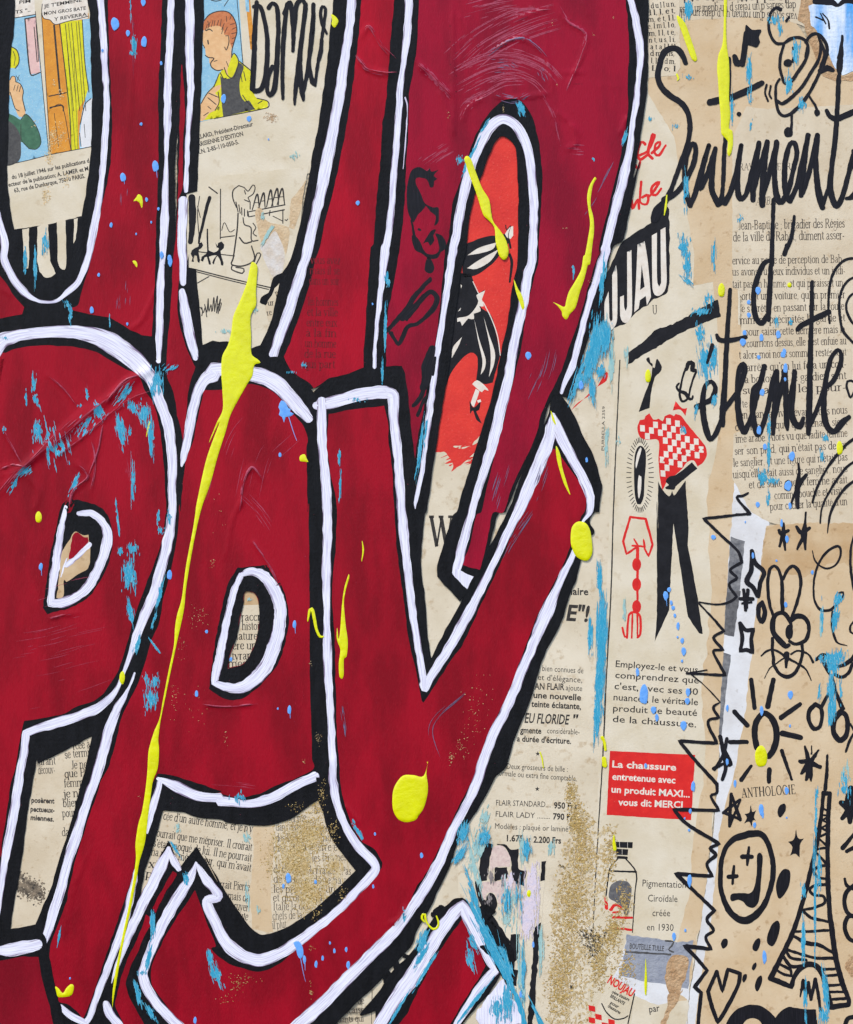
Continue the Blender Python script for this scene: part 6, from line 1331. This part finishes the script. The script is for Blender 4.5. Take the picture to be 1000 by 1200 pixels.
scrape('teal splashes left of the marker word détente above the moustache', [('d1 250,90', 12, 30, 0, 40), ('d1 250,150', 12, 12, .8, 26), ('d1 310,290', 26, 10, -.5, 50), ('d1 310,390', 12, 30, .1, 46), ('d1 335,520', 20, 44, .1, 110), ('d1 370,500', 10, 34, 0, 46), ('d1 240,820', 9, 8, 0, 22), ('d1 375,690', 9, 16, 0, 30), ('d1 290,740', 6, 22, 0, 14), ('d1 345,240', 14, 22, 0, 30), ('d1 250,30', 8, 40, 0, 16)], ZT, seed=13)
scrape('teal brush smear on the lower book page with a pointed end', [('i 240,560', 13, 16, 0, 90), ('i 320,590', 16, 8, 0, 60), ('i 290,370', 4, 36, 0, 40), ('i 295,150', 6, 24, 0, 30), ('i 285,740', 5, 20, 0, 24), ('i 760,235', 9, 8, 0, 26), ('i 730,380', 7, 18, 0, 20), ('h 315,545', 6, 12, 0, 20), ('h 420,550', 4, 10, 0, 12)], ZT, seed=14)
scrape('teal smear over the loop line tail and the stalks of the paired rings', [('j 690,620', 12, 16, -.3, 60), ('j 665,780', 9, 36, -.1, 70), ('j 550,760', 4, 44, 0, 24), ('j 620,1140', 34, 14, 0, 110), ('j 700,1120', 22, 18, 0, 60), ('k 640,80', 16, 26, 0, 70), ('k 630,280', 12, 30, 0, 90), ('k 640,450', 12, 34, 0, 90), ('k 620,560', 6, 14, 0, 30), ('k 530,310', 5, 26, -.1, 18), ('k 720,310', 4, 30, 0, 14)], ZT, seed=15)
scrape('thin teal runs down through the tower doodle', [('t 468,120', 5, 14, 0, 26), ('t 465,220', 4, 46, 0, 22), ('t 405,580', 7, 18, 0, 22), ('t 405,800', 6, 60, 0, 36), ('t 460,650', 4, 130, 0, 30), ('t 510,1040', 7, 60, .1, 70), ('t 500,1160', 16, 22, 0, 60), ('t 600,80', 16, 40, 0, 26), ('t 415,1100', 6, 50, 0, 24), ('t 480,500', 6, 60, 0, 24)], ZT, seed=16)
scrape('teal smear down the left of the blurred portrait print', [('s 190,800', 20, 70, .5, 44), ('s 60,560', 8, 70, .5, 34), ('s 110,700', 10, 60, .5, 26), ('s 220,450', 20, 40, 0, 26), ('s 310,420', 14, 60, 0, 18), ('s 230,840', 12, 60, .2, 40), ('s 30,420', 8, 60, .3, 60), ('s 90,60', 20, 26, 0, 60), ('s 350,120', 14, 30, 0, 40), ('s 330,900', 8, 90, 0, 26), ('s 430,1170', 6, 50, .5, 24)], ZL[4] + 1.2, seed=17)
scrape('teal streaks over the white lines of the pointed letter at the bottom', [('u 240,230', 10, 24, -.2, 70), ('u 230,320', 8, 30, -.6, 60), ('u 260,400', 4, 50, -.6, 40), ('u 80,660', 4, 40, -.6, 26), ('u 570,580', 5, 50, -.8, 50), ('u 760,600', 16, 40, 0, 120), ('u 700,640', 20, 30, 0, 60), ('u 550,230', 10, 26, .4, 30), ('u 530,330', 12, 34, .2, 40)], ZL[4] + 1.2, seed=18)
scrape('teal stains around the peaked white lines of the Y tail at bottom left', [('a3 690,740', 8, 34, 0, 80), ('a3 670,900', 6, 34, -.2, 50), ('a3 640,960', 12, 6, 0, 18), ('a3 840,540', 7, 16, .2, 26), ('a3 790,400', 5, 20, .6, 18), ('a3 950,900', 8, 26, .2, 40), ('a3 980,970', 12, 26, .3, 40), ('a3 620,1050', 8, 40, .2, 36), ('a3 680,1140', 10, 24, .5, 40), ('b3 20,890', 7, 16, 0, 20), ('b3 690,320', 6, 24, .5, 30), ('b3 710,350', 4, 8, 0, 10), ('b3 900,700', 5, 16, 0, 18), ('b3 150,170', 22, 14, 0, 26), ('b3 40,960', 8, 30, .3, 24), ('a3 270,790', 3, 30, -.2, 12)], ZL[3] + .95, seed=19)
scrape('teal touches on the black ring and stripes at the bottom of the top-left letter', [('a1 115,50', 5, 30, 0, 50), ('a1 160,80', 4, 40, 0, 40), ('a1 310,260', 10, 12, .3, 26), ('a1 320,310', 4, 24, -.1, 20), ('a1 495,340', 3, 16, 0, 10), ('a0 205,1090', 8, 30, 0, 30), ('a1 20,408', 12, 4, 0, 10)], ZL[1] + .9, seed=20)
scrape('teal dab at the top stem of the red letter below a blue drop', [('a0 605,200', 7, 24, 0, 50), ('a0 602,240', 11, 5, 0, 20), ('a0 590,40', 2, 30, .05, 10)], ZL[0] + .7, seed=21)
scrape('teal rim around the white arch top of the top right letter', [('c0 245,690', 4, 30, -.5, 30), ('c0 300,570', 4, 20, -.6, 16), ('c0 465,490', 10, 18, .4, 60), ('c0 190,720', 12, 9, 0, 30), ('c0 930,620', 5, 20, -.3, 36), ('c0 210,760', 4, 20, -.2, 20), ('c0 790,720', 5, 5, 0, 10), ('c1 700,110', 3, 20, 0, 8)], ZL[4] + .9, seed=22)
scrape('faint teal touches on the middle paper by the yellow drip', [('o 590,450', 4, 26, -.6, 40), ('o 555,320', 6, 10, 0, 16), ('o 500,980', 10, 6, 0, 20), ('o 300,1130', 24, 5, 0, 24), ('b3 190,350', 10, 14, .4, 26), ('b3 240,680', 5, 10, 0, 14), ('b3 190,620', 8, 34, 0, 14), ('a3 800,310', 8, 12, 0, 12), ('b0 400,700', 14, 12, 0, 14), ('b2 200,430', 8, 6, 0, 10)], ZM + .6, mat='teal_pale', seed=23)
scrape('pale teal vertical washes over the portrait print', [('s 230,440', 26, 50, 0, 44), ('s 320,900', 12, 90, 0, 50), ('s 60,100', 22, 60, -.3, 60), ('s 330,130', 16, 34, 0, 40), ('s 30,250', 14, 60, .2, 50), ('s 240,560', 22, 30, 0, 40), ('s 440,720', 6, 60, 0, 30)], ZT, mat='teal_pale', seed=51)
scrape('pale teal wash flecks over the beige pages, lower right and centre', [('c1 870,520', 8, 60, 0, 36), ('c1 850,380', 10, 40, 0, 30), ('c1 850,900', 6, 60, 0, 14), ('c2 930,480', 4, 24, 0, 30), ('c3 600,400', 12, 20, 0, 30), ('c3 300,260', 14, 26, -.3, 36), ('d2 855,530', 4, 36, 0, 22), ('d3 960,60', 14, 30, 0, 24), ('c1 940,480', 6, 30, 0, 16), ('r 60,620', 6, 20, 0, 12), ('r 130,660', 8, 10, 0, 10)], ZT - .05, mat='teal_pale', seed=24)
mb = MB(); mb.poly('u 535,0! 560,20 640,150 720,320 800,500 850,620 880,740! 860,740 825,640 770,510 700,390 640,260 590,130', ZL[4] + .9, thick=.3, rough=1.2); mb.poly('u 930,650 960,690 985,740! 955,740', ZT, thick=.1, rough=.4)
tag(mb.build('teal_stroke', mt['teal']), 'long teal stroke sweeping down right of the bottom white peak', 'paint smear')
scrape('short teal dab against the black Y edge by the portrait print', [('c3 205,330', 14, 26, -.2, 110), ('c3 190,430', 14, 22, -.6, 70), ('u 240,220', 14, 30, -.4, 90)], ZL[4] + .7, seed=41)
mb = MB(); mb.poly('u 640,560 700,480! 740,460! 790,560 840,650 870,740! 600,740! 560,700', ZL[4] - .5, thick=.3, rough=1.8, wave=4); tag(mb.build('white_patch', mt['white']), 'streaky white paint wedge below the pointed letter peak at the bottom', 'paint')
mb = MB(); mb.poly('u 590,260 640,250 700,230 775,245! 760,300 740,400! 700,370 660,330', ZL[4] + .5, thick=.2, rough=1.4); mb.poly('u 600,0 650,10 690,40 640,90 700,150 775,235! 800,300 790,420 770,520! 720,440 660,330 620,230 590,130 560,60', ZL[4] + .55, thick=.2, rough=1.1); tag(mb.build('black_patch', mt['black']), 'black wedge between the teal stroke and the portrait print', 'paint')
scrape('pinkish white smear across the right of the portrait print', [('s 385,330', 18, 44, 0, 120), ('s 370,470', 24, 60, 0, 200), ('s 355,590', 18, 40, 0, 110), ('s 250,330', 20, 20, 0, 40)], ZT, mat='smear', seed=31, name='pale_smear')
scrape('grey blur strokes over the dark face of the portrait print', [('s 130,290', 14, 22, 0, 26), ('s 120,430', 10, 22, 0, 14), ('s 200,330', 14, 16, 0, 16), ('s 310,330', 12, 20, 0, 12)], ZT - .02, mat='ink_blur', seed=32, name='grey_smear')

# ------------------------------------------------------------------ yellow drips
def drip(label, outlines, z, h=2.2, r=4.5, name='yellow_drip', group='yellow paint drips'):
    mb = MB()
    for o in outlines:
        if isinstance(o, tuple):
            mb.rib(o[0], z, h=o[1], rough=.12, wave=6, skirt=.6)
        else:
            mb.poly(o, z, grid=1.8, dome=(h, r), step=2.0, thick=.8)
    return tag(mb.build(name, mt['yellow']), label, 'paint drip', group)


drip('very long yellow drip with a spearhead top running down over the red A', ['b1 215,65 238,85 235,150 232,200 232,260 208,310 210,400 212,480 240,505 252,520 225,530 215,580 190,620 150,690 115,760 95,830 60,940 30,1050 0,1140 a1 955,1040! 905,1192 a2 870,200 840,380 830,480 800,620 770,760 745,880 725,980 715,1060 718,1110 712,1192 a3 690,100 670,250 655,370 630,460 620,520 605,600 590,680 570,770 550,870 530,980 512,1090 508,1120! 508,1060 520,960 540,860 560,760 575,690 590,610 605,520 614,440 612,380 625,290 640,240 655,150 665,60 668,0 a2 668,1160 672,1110 695,1030 720,970 735,890 760,760 785,640 790,560 800,500 820,430 840,280 870,120 885,20 a1 880,1192 930,960 990,790 b1 20,880 55,790 82,730 80,640 75,560 80,490 105,440 120,380 130,310 160,240 190,160 205,90'], ZL[3] + .3, 1.3, 3.5)
drip('thick yellow stroke slanting across the top of the dancer page', ['c0 222,703 240,720 262,780 290,850 320,900 330,960 340,1000 370,1040 395,1080 408,1130 400,1165 385,1172 365,1150 350,1090 345,1030 325,1000 295,970 275,910 255,850 235,800 215,740 208,715'], ZL[4] + .9, 2.2, 4)
drip('yellow tick-shaped stroke on the right side of the red arch', ['c0 797,798 804,806 790,830 780,880 778,930 790,980 793,1040 785,1110 775,1192 c1 765,80 750,140 730,200 710,270 685,300 668,325 650,308 648,290 625,260 608,247 635,258 660,268 668,240 680,200 710,150 735,100 745,40 c0 752,1150 765,1080 775,1010 768,950 762,890 772,840'], ZL[4] + .6, 1.6, 3.5)
drip('short tapering yellow fleck on the white inner line of the red arch', ['c1 432,145 450,185 470,220 480,270 470,280 455,240 440,195'], ZL[4] + .9, 1, 2)
drip('thin yellow fleck below the white peak of the Y', ['c1 622,895 640,930 650,990 670,1060 686,1115 660,1070 640,1010 625,950'], ZL[3] + .8, .8, 2)
drip('tiny yellow fleck on the white peak tip of the Y', ['c1 598,735 612,765 622,800 606,780'], ZL[3] + .9, .6, 2)
drip('large flat yellow oval on the right edge of the red Y', ['c2 720,82 755,88 775,120 785,180 785,225 768,255 740,255 710,235 692,195 688,150 695,105'], ZL[3] + .8, 2.4, 6)
drip('round yellow splat with a pointed tail on the lower red Y', ['b3 895,72 940,70 985,75 1005,20 c3 40,10 45,10 38,60 45,120 40,170 25,220 5,250 b3 950,272 910,282 875,270 852,235 846,190 850,140 865,105'], ZL[3] + .4, 2.4, 6)
drip('long yellow run down the marker word Sentiments with a swollen middle', ['d0 418,-60 432,-60 428,100 430,200 440,280 442,360 440,440 445,520 440,580 455,590 458,650 450,690 440,705 432,690 435,640 420,620 405,600 402,520 395,440 390,360 386,310 392,250 410,200 416,100'], ZT + .3, 2.0, 4.5)
drip('slanting yellow streak over the scrap of printed letters, top right', ['d0 205,70 222,80 245,110 270,180 290,240 296,270 285,278 270,262 250,210 225,140 208,95'], ZT + .2, 1.8, 4)
drip('yellow fleck with a hooked top on the left red of the Y', ['b2 650,318 652,335 640,375 632,410 628,450 635,540 645,620 640,690 628,700 627,770 620,790 608,780 605,720 612,660 600,625 595,600 598,560 605,610 612,560 620,450 630,380 640,345'], ZL[3] + .5, 1.4, 3)
drip('thin curled yellow dribble over the black and white lines left of the Y', [('b2 465,530,5 475,480,14 485,475,14 495,520,14 505,570,12 520,600,12 535,600,8', .6)], ZL[3] + .9)
drip('fine yellow arc scratch above the hooked fleck on the Y', [('b2 710,170,3 715,210,8 708,260,3', .4)], ZL[3] + .4)
drip('small yellow check mark at the bottom left', ['a3 250,1022 265,1030 285,1052 300,1030 320,1012 334,1018 330,1050 318,1065 285,1070 262,1068 255,1045'], ZL[2] + .6, 1.6, 3)
drip('yellow squiggle loop on the black edge near the bottom centre', [('u 250,105,10 235,85,14 240,60,14 255,60,14 258,90,14 275,125,12 305,150,14 330,140,12 338,110,12 325,70,8', .5)], ZL[4] + .8)
drip('slim yellow spindle on the grey label at the bottom', ['l 348,800 354,870 357,950 352,1025 345,1020 340,960 344,880'], ZT, 1.2, 2)
drip('small yellow curved flake on the red stem below two blue drops', ['a0 625,876 640,885 645,915 640,938 630,915 615,905 602,908 615,890'], ZL[0] + .5, .9, 2)
drip('yellow chip on the red A beside its right black edge', ['b1 430,940 450,932 460,950 468,968 450,965 430,962'], ZL[2] + .6, .9, 2)
drip('yellow chip above the black ring of the top-left letter stem', ['a1 598,62 612,60 620,75 618,90 608,78'], ZL[0] + .6, .7, 2)
drip('yellow speck on the black outline right of the word Dams', ['b0 570,65 590,75 603,95 595,115 585,125 572,110 575,90'], ZL[0] + .9, 1.2, 2.5)
drip('small yellow fleck on the P just below its arch', ['a1 672,782 682,785 672,820 660,855 665,815'], ZL[1] + .5, .7, 2)
drip('short yellow wick on the black sign tip', [('d0 160,880,5 155,930,10 148,970,4', .3)], ZT + .1)
drip('yellow thread on the column rule by the red notice', [('c2 830,1055,16 840,1075,14 845,1110,12', .5), ('c2 838,1150,20 842,1180,22', .6), ('c3 840,5,16 838,25,18', .5)], ZT + .1)
drip('yellow flick beside the bottle cap drawing', [('l 155,45,6 155,90,18 160,130,22', .5)], ZT + .1)
drip('faint yellow thread in the price list advert', [('c2 550,1120,5 560,1150,7 565,1192,4', .2)], ZT)
drip('faint yellow droplet on the marker S', [('d0 205,335,8 212,355,10 208,362,6', .2)], ZT)
for s_, rx, ry, z_, lb in (('d1 406,193', 4.2, 8, ZT, 'oval yellow dot on the black bar by the word détente'), ('d1 75,580', 3.6, 7.6, ZT, 'oval yellow dot beside the raised black hand print'), ('i 876,318', 3.8, 8.0, ZT, 'yellow dot on the upper rainbow arc'), ('k 15,875', 7.6, 12.5, ZT, 'large yellow oval on the bottom of the sun doodle'), ('a2 175,62', 4, 6.5, ZL[1] + .4, 'yellow dot on the red P left of its counter'),
                           ('a2 552,785', 3.2, 7.6, ZL[2] + .8, 'yellow dot on the thin white line where the P meets the A'), ('s 365,402', 2.4, 4.4, ZT + .3, 'yellow dot on the pale smear of the portrait'), ('h 412,278', 2.6, 2.8, ZT, 'tiny yellow dot on the book text inside the d')):
    drip(lb, [[[(x_, y_, None, False) for x_, y_ in circle(s_, rx, ry)]]], z_, 1.6, 3.5, name='yellow_dot', group='yellow paint dots')

# ------------------------------------------------------------------ sky blue splashes
def drop(s_, rx, ry, z, label, tail=0, group=None, seed=0):
    mb = MB()
    c = circle(s_, rx, ry, 14, .12, seed)
    mb.poly([c], z, grid=1.3, dome=(.5, 1.6), thick=.4)
    x, y = c.mean(0)
    if tail:
        mb.rib([(x + rx * .3, y + ry * .6, .9, False), (x + rx * .5, y + ry + tail, .35, False)], z, h=.15, cap='b')
    return tag(mb.build('blue_drop', mt['blue']), label, 'paint drop', group or 'sky blue paint drops')


r_ = random.Random(5)
REDL = ('small sky blue paint drop on a red painted letter', 'sky blue drops on the red letters')
PAPL = ('small sky blue paint drop on the beige papers', 'sky blue drops on the papers')
for i, (s_, rx, ry, tl) in enumerate((('a0 520,108', 4.6, 7.6, 0), ('a0 647,10', 2.6, 4.6, 0), ('a0 578,150', 2.2, 3.8, 0), ('a0 650,190', 3.6, 6.2, 0), ('a0 728,286', 1.6, 2.4, 0), ('a0 637,560', 1.7, 1.9, 0), ('a0 702,750', 4.0, 6.4, 7), ('a0 556,800', 3.6, 5, 3), ('a0 662,900', 1.6, 2.6, 0), ('a0 715,942', 1.4, 2, 0), ('a0 502,1015', 1.8, 3, 0), ('a0 683,1002', 1, 1.6, 0), ('a0 615,1055', .9, 1.5, 0), ('a0 730,1150', 2.2, 4.2, 0), ('a0 765,1165', 2.2, 4.6, 0),
                                      ('a1 446,124', 1.7, 2.2, 0), ('a1 415,283', 2.5, 4, 0), ('a1 730,35', 2.2, 4.2, 0), ('a1 768,65', 2.4, 5.6, 0), ('a1 575,345', 1.2, 2, 0), ('b1 967,72', 2.2, 2.6, 0), ('b0 690,915', 2.2, 2.8, 0), ('b1 340,935', 1.9, 2.6, 0), ('b1 757,255', 1, 1.4, 0), ('a2 185,285', 2.3, 4.4, 6), ('a2 765,322', 3.2, 5.6, 0), ('a2 932,577', 1.7, 2, 0), ('a2 887,858', 2.2, 3.8, 0),
                                      ('b2 405,545', 2.3, 4.6, 6), ('b2 10,577', 1.5, 2, 0), ('b2 382,930', 2.4, 5, 5), ('b2 330,924', 1, 1.4, 0), ('c1 497,487', 3.2, 4.6, 0), ('c1 735,622', 2.9, 5.2, 0), ('c1 760,958', 1.6, 3, 0), ('b3 978,432', 2, 3.2, 0), ('b3 768,335', 1.2, 2, 0), ('b3 760,572', 1.3, 2.4, 0), ('b3 565,826', 1.1, 2, 0), ('b3 585,862', 1.6, 2.8, 0), ('b3 638,855', 1.4, 3, 0), ('b3 532,895', 1.6, 3, 0), ('b3 502,922', 1.8, 4.2, 0), ('b3 647,925', 2, 4.8, 0), ('b3 450,900', 1.8, 5, 8), ('a3 317,985', 1, 1.4, 0), ('a3 880,1175', 2, 4, 0), ('a0 463,228', 1.2, 2, 0))):
    drop(s_, rx, ry, ZL[4] + .8 if s_[0] in 'c' else ZL[3] + .35, REDL[0], tl, REDL[1], i)
for i, (s_, rx, ry, tl) in enumerate((('h 180,318', 2.9, 4.6, 0), ('h 110,405', 2.2, 2.6, 0), ('h 112,500', 2.2, 3, 0), ('h 80,632', 2.6, 3, 0), ('h 68,700', 3.4, 4.4, 0), ('h 205,668', 2.6, 4.4, 0), ('h 330,645', 3, 4.6, 0), ('h 365,792', 3.2, 3.8, 0), ('h 185,812', 2, 2.6, 0), ('h 382,895', 2.8, 5.6, 0), ('h 380,975', 1.4, 2.4, 0), ('h 210,1072', 3, 4, 0),
                                      ('i 208,172', 2.9, 5, 0), ('i 258,308', 2.6, 3.6, 0), ('i 480,385', 3.4, 5.6, 0), ('i 448,630', 4.2, 6, 0), ('i 198,785', 2.2, 3.4, 0), ('i 395,940', 1.6, 4.6, 0), ('i 440,1070', 2, 4.4, 0), ('i 465,795', 1.8, 4, 0), ('j 232,665', 2, 3.4, 0), ('j 150,278', 1.4, 1.4, 0), ('j 465,380', 1.6, 2.6, 0), ('k 272,330', 2.9, 5, 0), ('k 268,605', 1.2, 2, 0), ('k 20,470', 2, 6, 0),
                                      ('d2 370,152', 2.8, 2.8, 0), ('d2 155,415', 2.8, 5.4, 7), ('d2 170,388', 2.2, 3, 0), ('d2 180,448', 1.6, 3, 0), ('d2 188,470', 2, 2.6, 0), ('d2 196,505', 1.5, 2.6, 0), ('d2 210,552', 1.8, 4.6, 0), ('d2 208,602', 1.1, 1.4, 0), ('d2 229,618', 2, 3.4, 0), ('d2 236,666', 2.6, 5, 0), ('d2 228,710', 1.4, 1.8, 0), ('d2 56,862', 5.4, 11.5, 0), ('d2 28,760', 2, 5, 0), ('d2 255,850', 2.4, 5, 0), ('d2 252,890', 2.6, 4, 0), ('d2 100,930', 3, 4.4, 0), ('d2 115,965', 2, 4.6, 0), ('d2 235,1000', 3.4, 5.6, 0), ('d2 432,922', 1.5, 4, 0),
                                      ('d3 278,122', 2.6, 6, 0), ('d3 265,232', 1.6, 3, 0), ('d3 240,265', 1, 1.4, 0), ('d3 262,545', 2.4, 7.6, 0), ('d3 65,28', 1.6, 3, 0), ('d3 192,797', 2, 5, 0), ('d3 243,770', 1.4, 2, 0), ('d3 585,225', 2.6, 7, 0), ('d3 592,250', 1.4, 4, 0), ('d3 467,108', 1.6, 4.6, 0), ('d3 432,10', 1.6, 4, 0), ('d3 700,140', 2.4, 4.4, 0), ('d3 555,295', 1.8, 3.4, 0), ('d3 600,890', 2.4, 8, 0), ('d3 700,262', 1, 1.2, 0), ('d3 260,318', 1.4, 1.8, 0), ('b0 85,445', 2.9, 5.4, 0), ('b0 200,535', 2.6, 3.4, 0), ('b0 288,628', .9, 1.2, 0), ('d1 690,470', 2, 4, 0), ('s 392,715', 1.5, 3.6, 0), ('s 315,1020', 1.8, 4, 0), ('b3 378,535', 3.4, 6, 0), ('b3 500,552', 1.8, 2.4, 0), ('b3 355,570', 1.4, 3, 0), ('b2 118,702', 1.8, 2.6, 0), ('d2 548,235', 1.6, 3.6, 0), ('i 95,930', .8, 1.4, 0))):
    drop(s_, rx, ry, ZT + .25 if s_[0] in 'hijkdsb' and s_[:2] != 'b0' else ZM + .4, PAPL[0], tl, PAPL[1], 100 + i)
mb = MB(); mb.poly('b1 345,690 365,700 378,725 388,728 385,740 402,750 385,762 365,765 358,790 350,765 335,755 340,735 333,720', ZL[2] + .4, grid=1.5, dome=(.6, 2), thick=.3); mb.rib('b1 378,760,3.5 400,830,2.5 416,872,1.5', ZL[2] + .4, h=.15)
tag(mb.build('blue_splat', mt['blue']), 'ragged sky blue splat with a thin tail on the red A', 'paint splat')
mb = MB(); mb.poly('b3 400,825 425,818 442,845 445,880 432,898 418,880 412,850', ZL[3] + .8, grid=1.5, dome=(.6, 2), thick=.3); mb.rib('b3 432,890,3 445,960,2 455,1000,1.2', ZL[3] + .8, h=.15)
tag(mb.build('blue_splat', mt['blue']), 'sky blue splat on the white curve at the bottom of the Y tail', 'paint splat')

# ------------------------------------------------------------------ gold leaf
def gold(label, blobs, z, mat, seed, size=(.6, 2.2), name='gold_leaf_flakes'):
    r = random.Random(seed)
    mb = MB()
    for s_, w, h, n in blobs:
        x, y = P(s_)[0][:2]
        for i in range(n):
            px_ = x + max(-1.1, min(1.1, r.gauss(0, .45))) * w / 2
            py_ = y + max(-1.1, min(1.1, r.gauss(0, .5))) * h / 2
            a = r.uniform(0, 6.3); sz = r.uniform(*size) * (1.8 if r.random() < .06 else 1)
            m = r.randint(4, 6)
            q = []
            tx, ty = r.uniform(-.35, .35), r.uniform(-.35, .35)
            for k in range(m):
                b = a + k / m * 6.283 + r.uniform(-.3, .3)
                rr_ = sz * r.uniform(.45, 1) * (1 if k % 2 else .6)
                dx, dy = rr_ * (math.cos(b) * 1.5 * math.cos(a) - math.sin(b) * .6 * math.sin(a)), rr_ * (math.cos(b) * 1.5 * math.sin(a) + math.sin(b) * .6 * math.cos(a))
                q.append((px_ + dx, py_ + dy, z + .25 + r.uniform(0, .25) + dx * tx + dy * ty))
            mb.add(q, [tuple(range(m))])
    o = tag(mb.build(name, mt[mat], smooth_=False), label, 'gold leaf', kind='stuff')
    return o


r = random.Random(77); mb = MB()
patch = [smooth(P('c3 680,100 720,130 740,220 790,250 800,330 860,290 900,290 870,420 850,560 850,640 800,760 860,820 840,940 790,1060 790,1192 590,1192 610,1050 590,960 620,840 600,740 610,600 660,480 650,400 690,330 690,230'), 5, True)[:, :2]]
q = np.array([(r.uniform(630, 730), r.uniform(910, 1215)) for i in range(2600)])
for i, (x_, y_) in enumerate(q[inside(q, patch)]):
    L_ = r.uniform(2, 7); a_ = r.gauss(1.57, .7)
    mb.rib([(x_ + L_ * t_ * math.cos(a_) + r.uniform(-.5, .5), y_ + L_ * t_ * math.sin(a_), max(.3, r.uniform(.8, 3.2) * (1 - 4 * t_ * t_) ** .5), False) for t_ in (-.5, -.2, .1, .3, .5)], ZP(3) + .02 + .002 * (i % 20), h=.1, rough=.5, wave=2, cap='b', step=2)
tag(mb.build('gold_leaf_patch', mt['gold_dull']), 'large worn gold leaf patch at the bottom right of the pen advert', 'gold leaf', kind='stuff')
gold('loose gold flakes over the worn gold patch beside the bottle', [('c3 740,420', 34, 60, 500), ('c3 700,650', 42, 80, 800), ('c3 660,900', 36, 90, 640), ('c3 640,1060', 36, 60, 400), ('c3 820,900', 26, 70, 600), ('c3 720,280', 22, 40, 420), ('c3 880,780', 22, 44, 420), ('c3 690,160', 14, 34, 180), ('l 240,850', 24, 40, 120), ('c3 930,640', 20, 46, 200), ('c3 870,420', 14, 60, 220), ('c3 920,950', 30, 40, 120)], ZP(4) + .1, 'gold', 1)
gold('pale bright gold flakes scattered on the worn gold patch', [('c3 700,650', 46, 130, 420), ('c3 650,980', 40, 80, 360), ('c3 740,400', 34, 70, 160)], ZP(4) + .16, 'gold_pale', 2, (.4, 1.5))
scrape('smeared worn gold leaf over the printed text below the red A', [('b3 470,340', 56, 36, .2, 240), ('b3 400,450', 60, 60, .2, 300), ('b3 480,600', 50, 50, .2, 200), ('b3 590,490', 30, 40, .2, 80)], ZP(5), mat='gold_dull', seed=61, name='gold_leaf_smear')
gold('gold flakes over the printed counter below the red A', [('b3 480,330', 60, 44, 1000), ('b3 400,450', 70, 80, 1300), ('b3 470,600', 56, 50, 700), ('b3 560,500', 30, 60, 300), ('b3 500,200', 20, 26, 140)], ZP(5) + .1, 'gold', 3, (.4, 1.7))
gold('sparse gold flecks on the black and red around the Y tail hook', [('b3 580,320', 14, 26, 70), ('b3 530,160', 12, 36, 60), ('b3 420,210', 26, 12, 40), ('b3 620,600', 14, 22, 40), ('b3 500,700', 24, 20, 40), ('b3 480,850', 12, 8, 10), ('b3 150,1010', 20, 22, 50), ('b3 100,1080', 24, 14, 16), ('b3 200,990', 30, 8, 14), ('b3 480,1040', 6, 20, 18)], ZL[3] + .4, 'gold', 4, (.4, 1.3))
gold('tiny gold flecks scattered on the red A and its leg', [('a2 900,500', 22, 26, 30), ('a2 820,650', 10, 30, 14), ('a2 870,530', 12, 20, 12), ('a2 960,270', 6, 14, 6), ('a2 790,880', 14, 50, 30), ('a2 880,950', 36, 60, 18), ('b2 40,270', 5, 9, 8), ('b2 90,1060', 10, 16, 8), ('b2 510,1060', 8, 16, 26), ('b2 480,720', 4, 14, 8), ('b2 450,1150', 8, 10, 6), ('b2 60,60', 30, 60, 8), ('a3 630,168', 4, 4, 4)], ZL[3] + .3, 'gold_pale', 5, (.35, .9))
gold('gold flecks on the lower diagonal of the red Y', [('c2 200,1100', 20, 24, 40), ('c2 150,1140', 6, 12, 24), ('c2 270,900', 40, 60, 40), ('c2 250,1000', 30, 40, 24), ('c0 880,75', 4, 5, 5), ('c0 790,155', 4, 3, 4), ('c0 605,105', 2, 8, 5), ('c0 385,495', 3, 14, 14), ('c0 140,520', 4, 8, 8), ('c0 665,1030', 5, 3, 5), ('c0 625,380', 2, 5, 4), ('c1 780,160', 8, 16, 10), ('c3 150,5', 4, 10, 10)], ZL[4] + .7, 'gold_pale', 6, (.35, 1.0))
gold('flaking gold patch over the orange comic door and the page caption', [('a0 240,620', 12, 26, 130), ('a0 225,700', 10, 24, 90), ('a0 280,610', 14, 30, 60), ('a0 205,880', 10, 22, 80), ('a0 270,420', 10, 14, 20), ('a0 300,820', 8, 18, 24), ('a0 160,550', 8, 14, 8), ('a0 245,375', 4, 12, 8)], ZP(2) + .2, 'gold_pale', 7, (.5, 1.5))
gold('brown dried smear specks below the yellow sleeve', [('b0 300,530', 16, 10, 90), ('d3 570,765', 8, 6, 30), ('b0 250,965', 10, 20, 40)], ZP(5) + .1, 'torn', 8, (.5, 1.4), name='dried_smear')
gold('dark flakes in the gold patch left of the bottle', [('c3 790,830', 30, 40, 260), ('c3 760,790', 20, 16, 90), ('c3 690,1025', 3, 4, 20), ('c3 650,480', 8, 4, 14)], ZP(4) + .3, 'ink', 9, (.5, 1.5), name='dark_flakes')
gold('fine paper specks and dust over the whole collage', [('p 250,700', 600, 1100, 260), ('p 650,300', 300, 600, 140)], ZL[4] + .5, 'dry_red_and_glint', 10, (.25, .6), name='paint_dust')
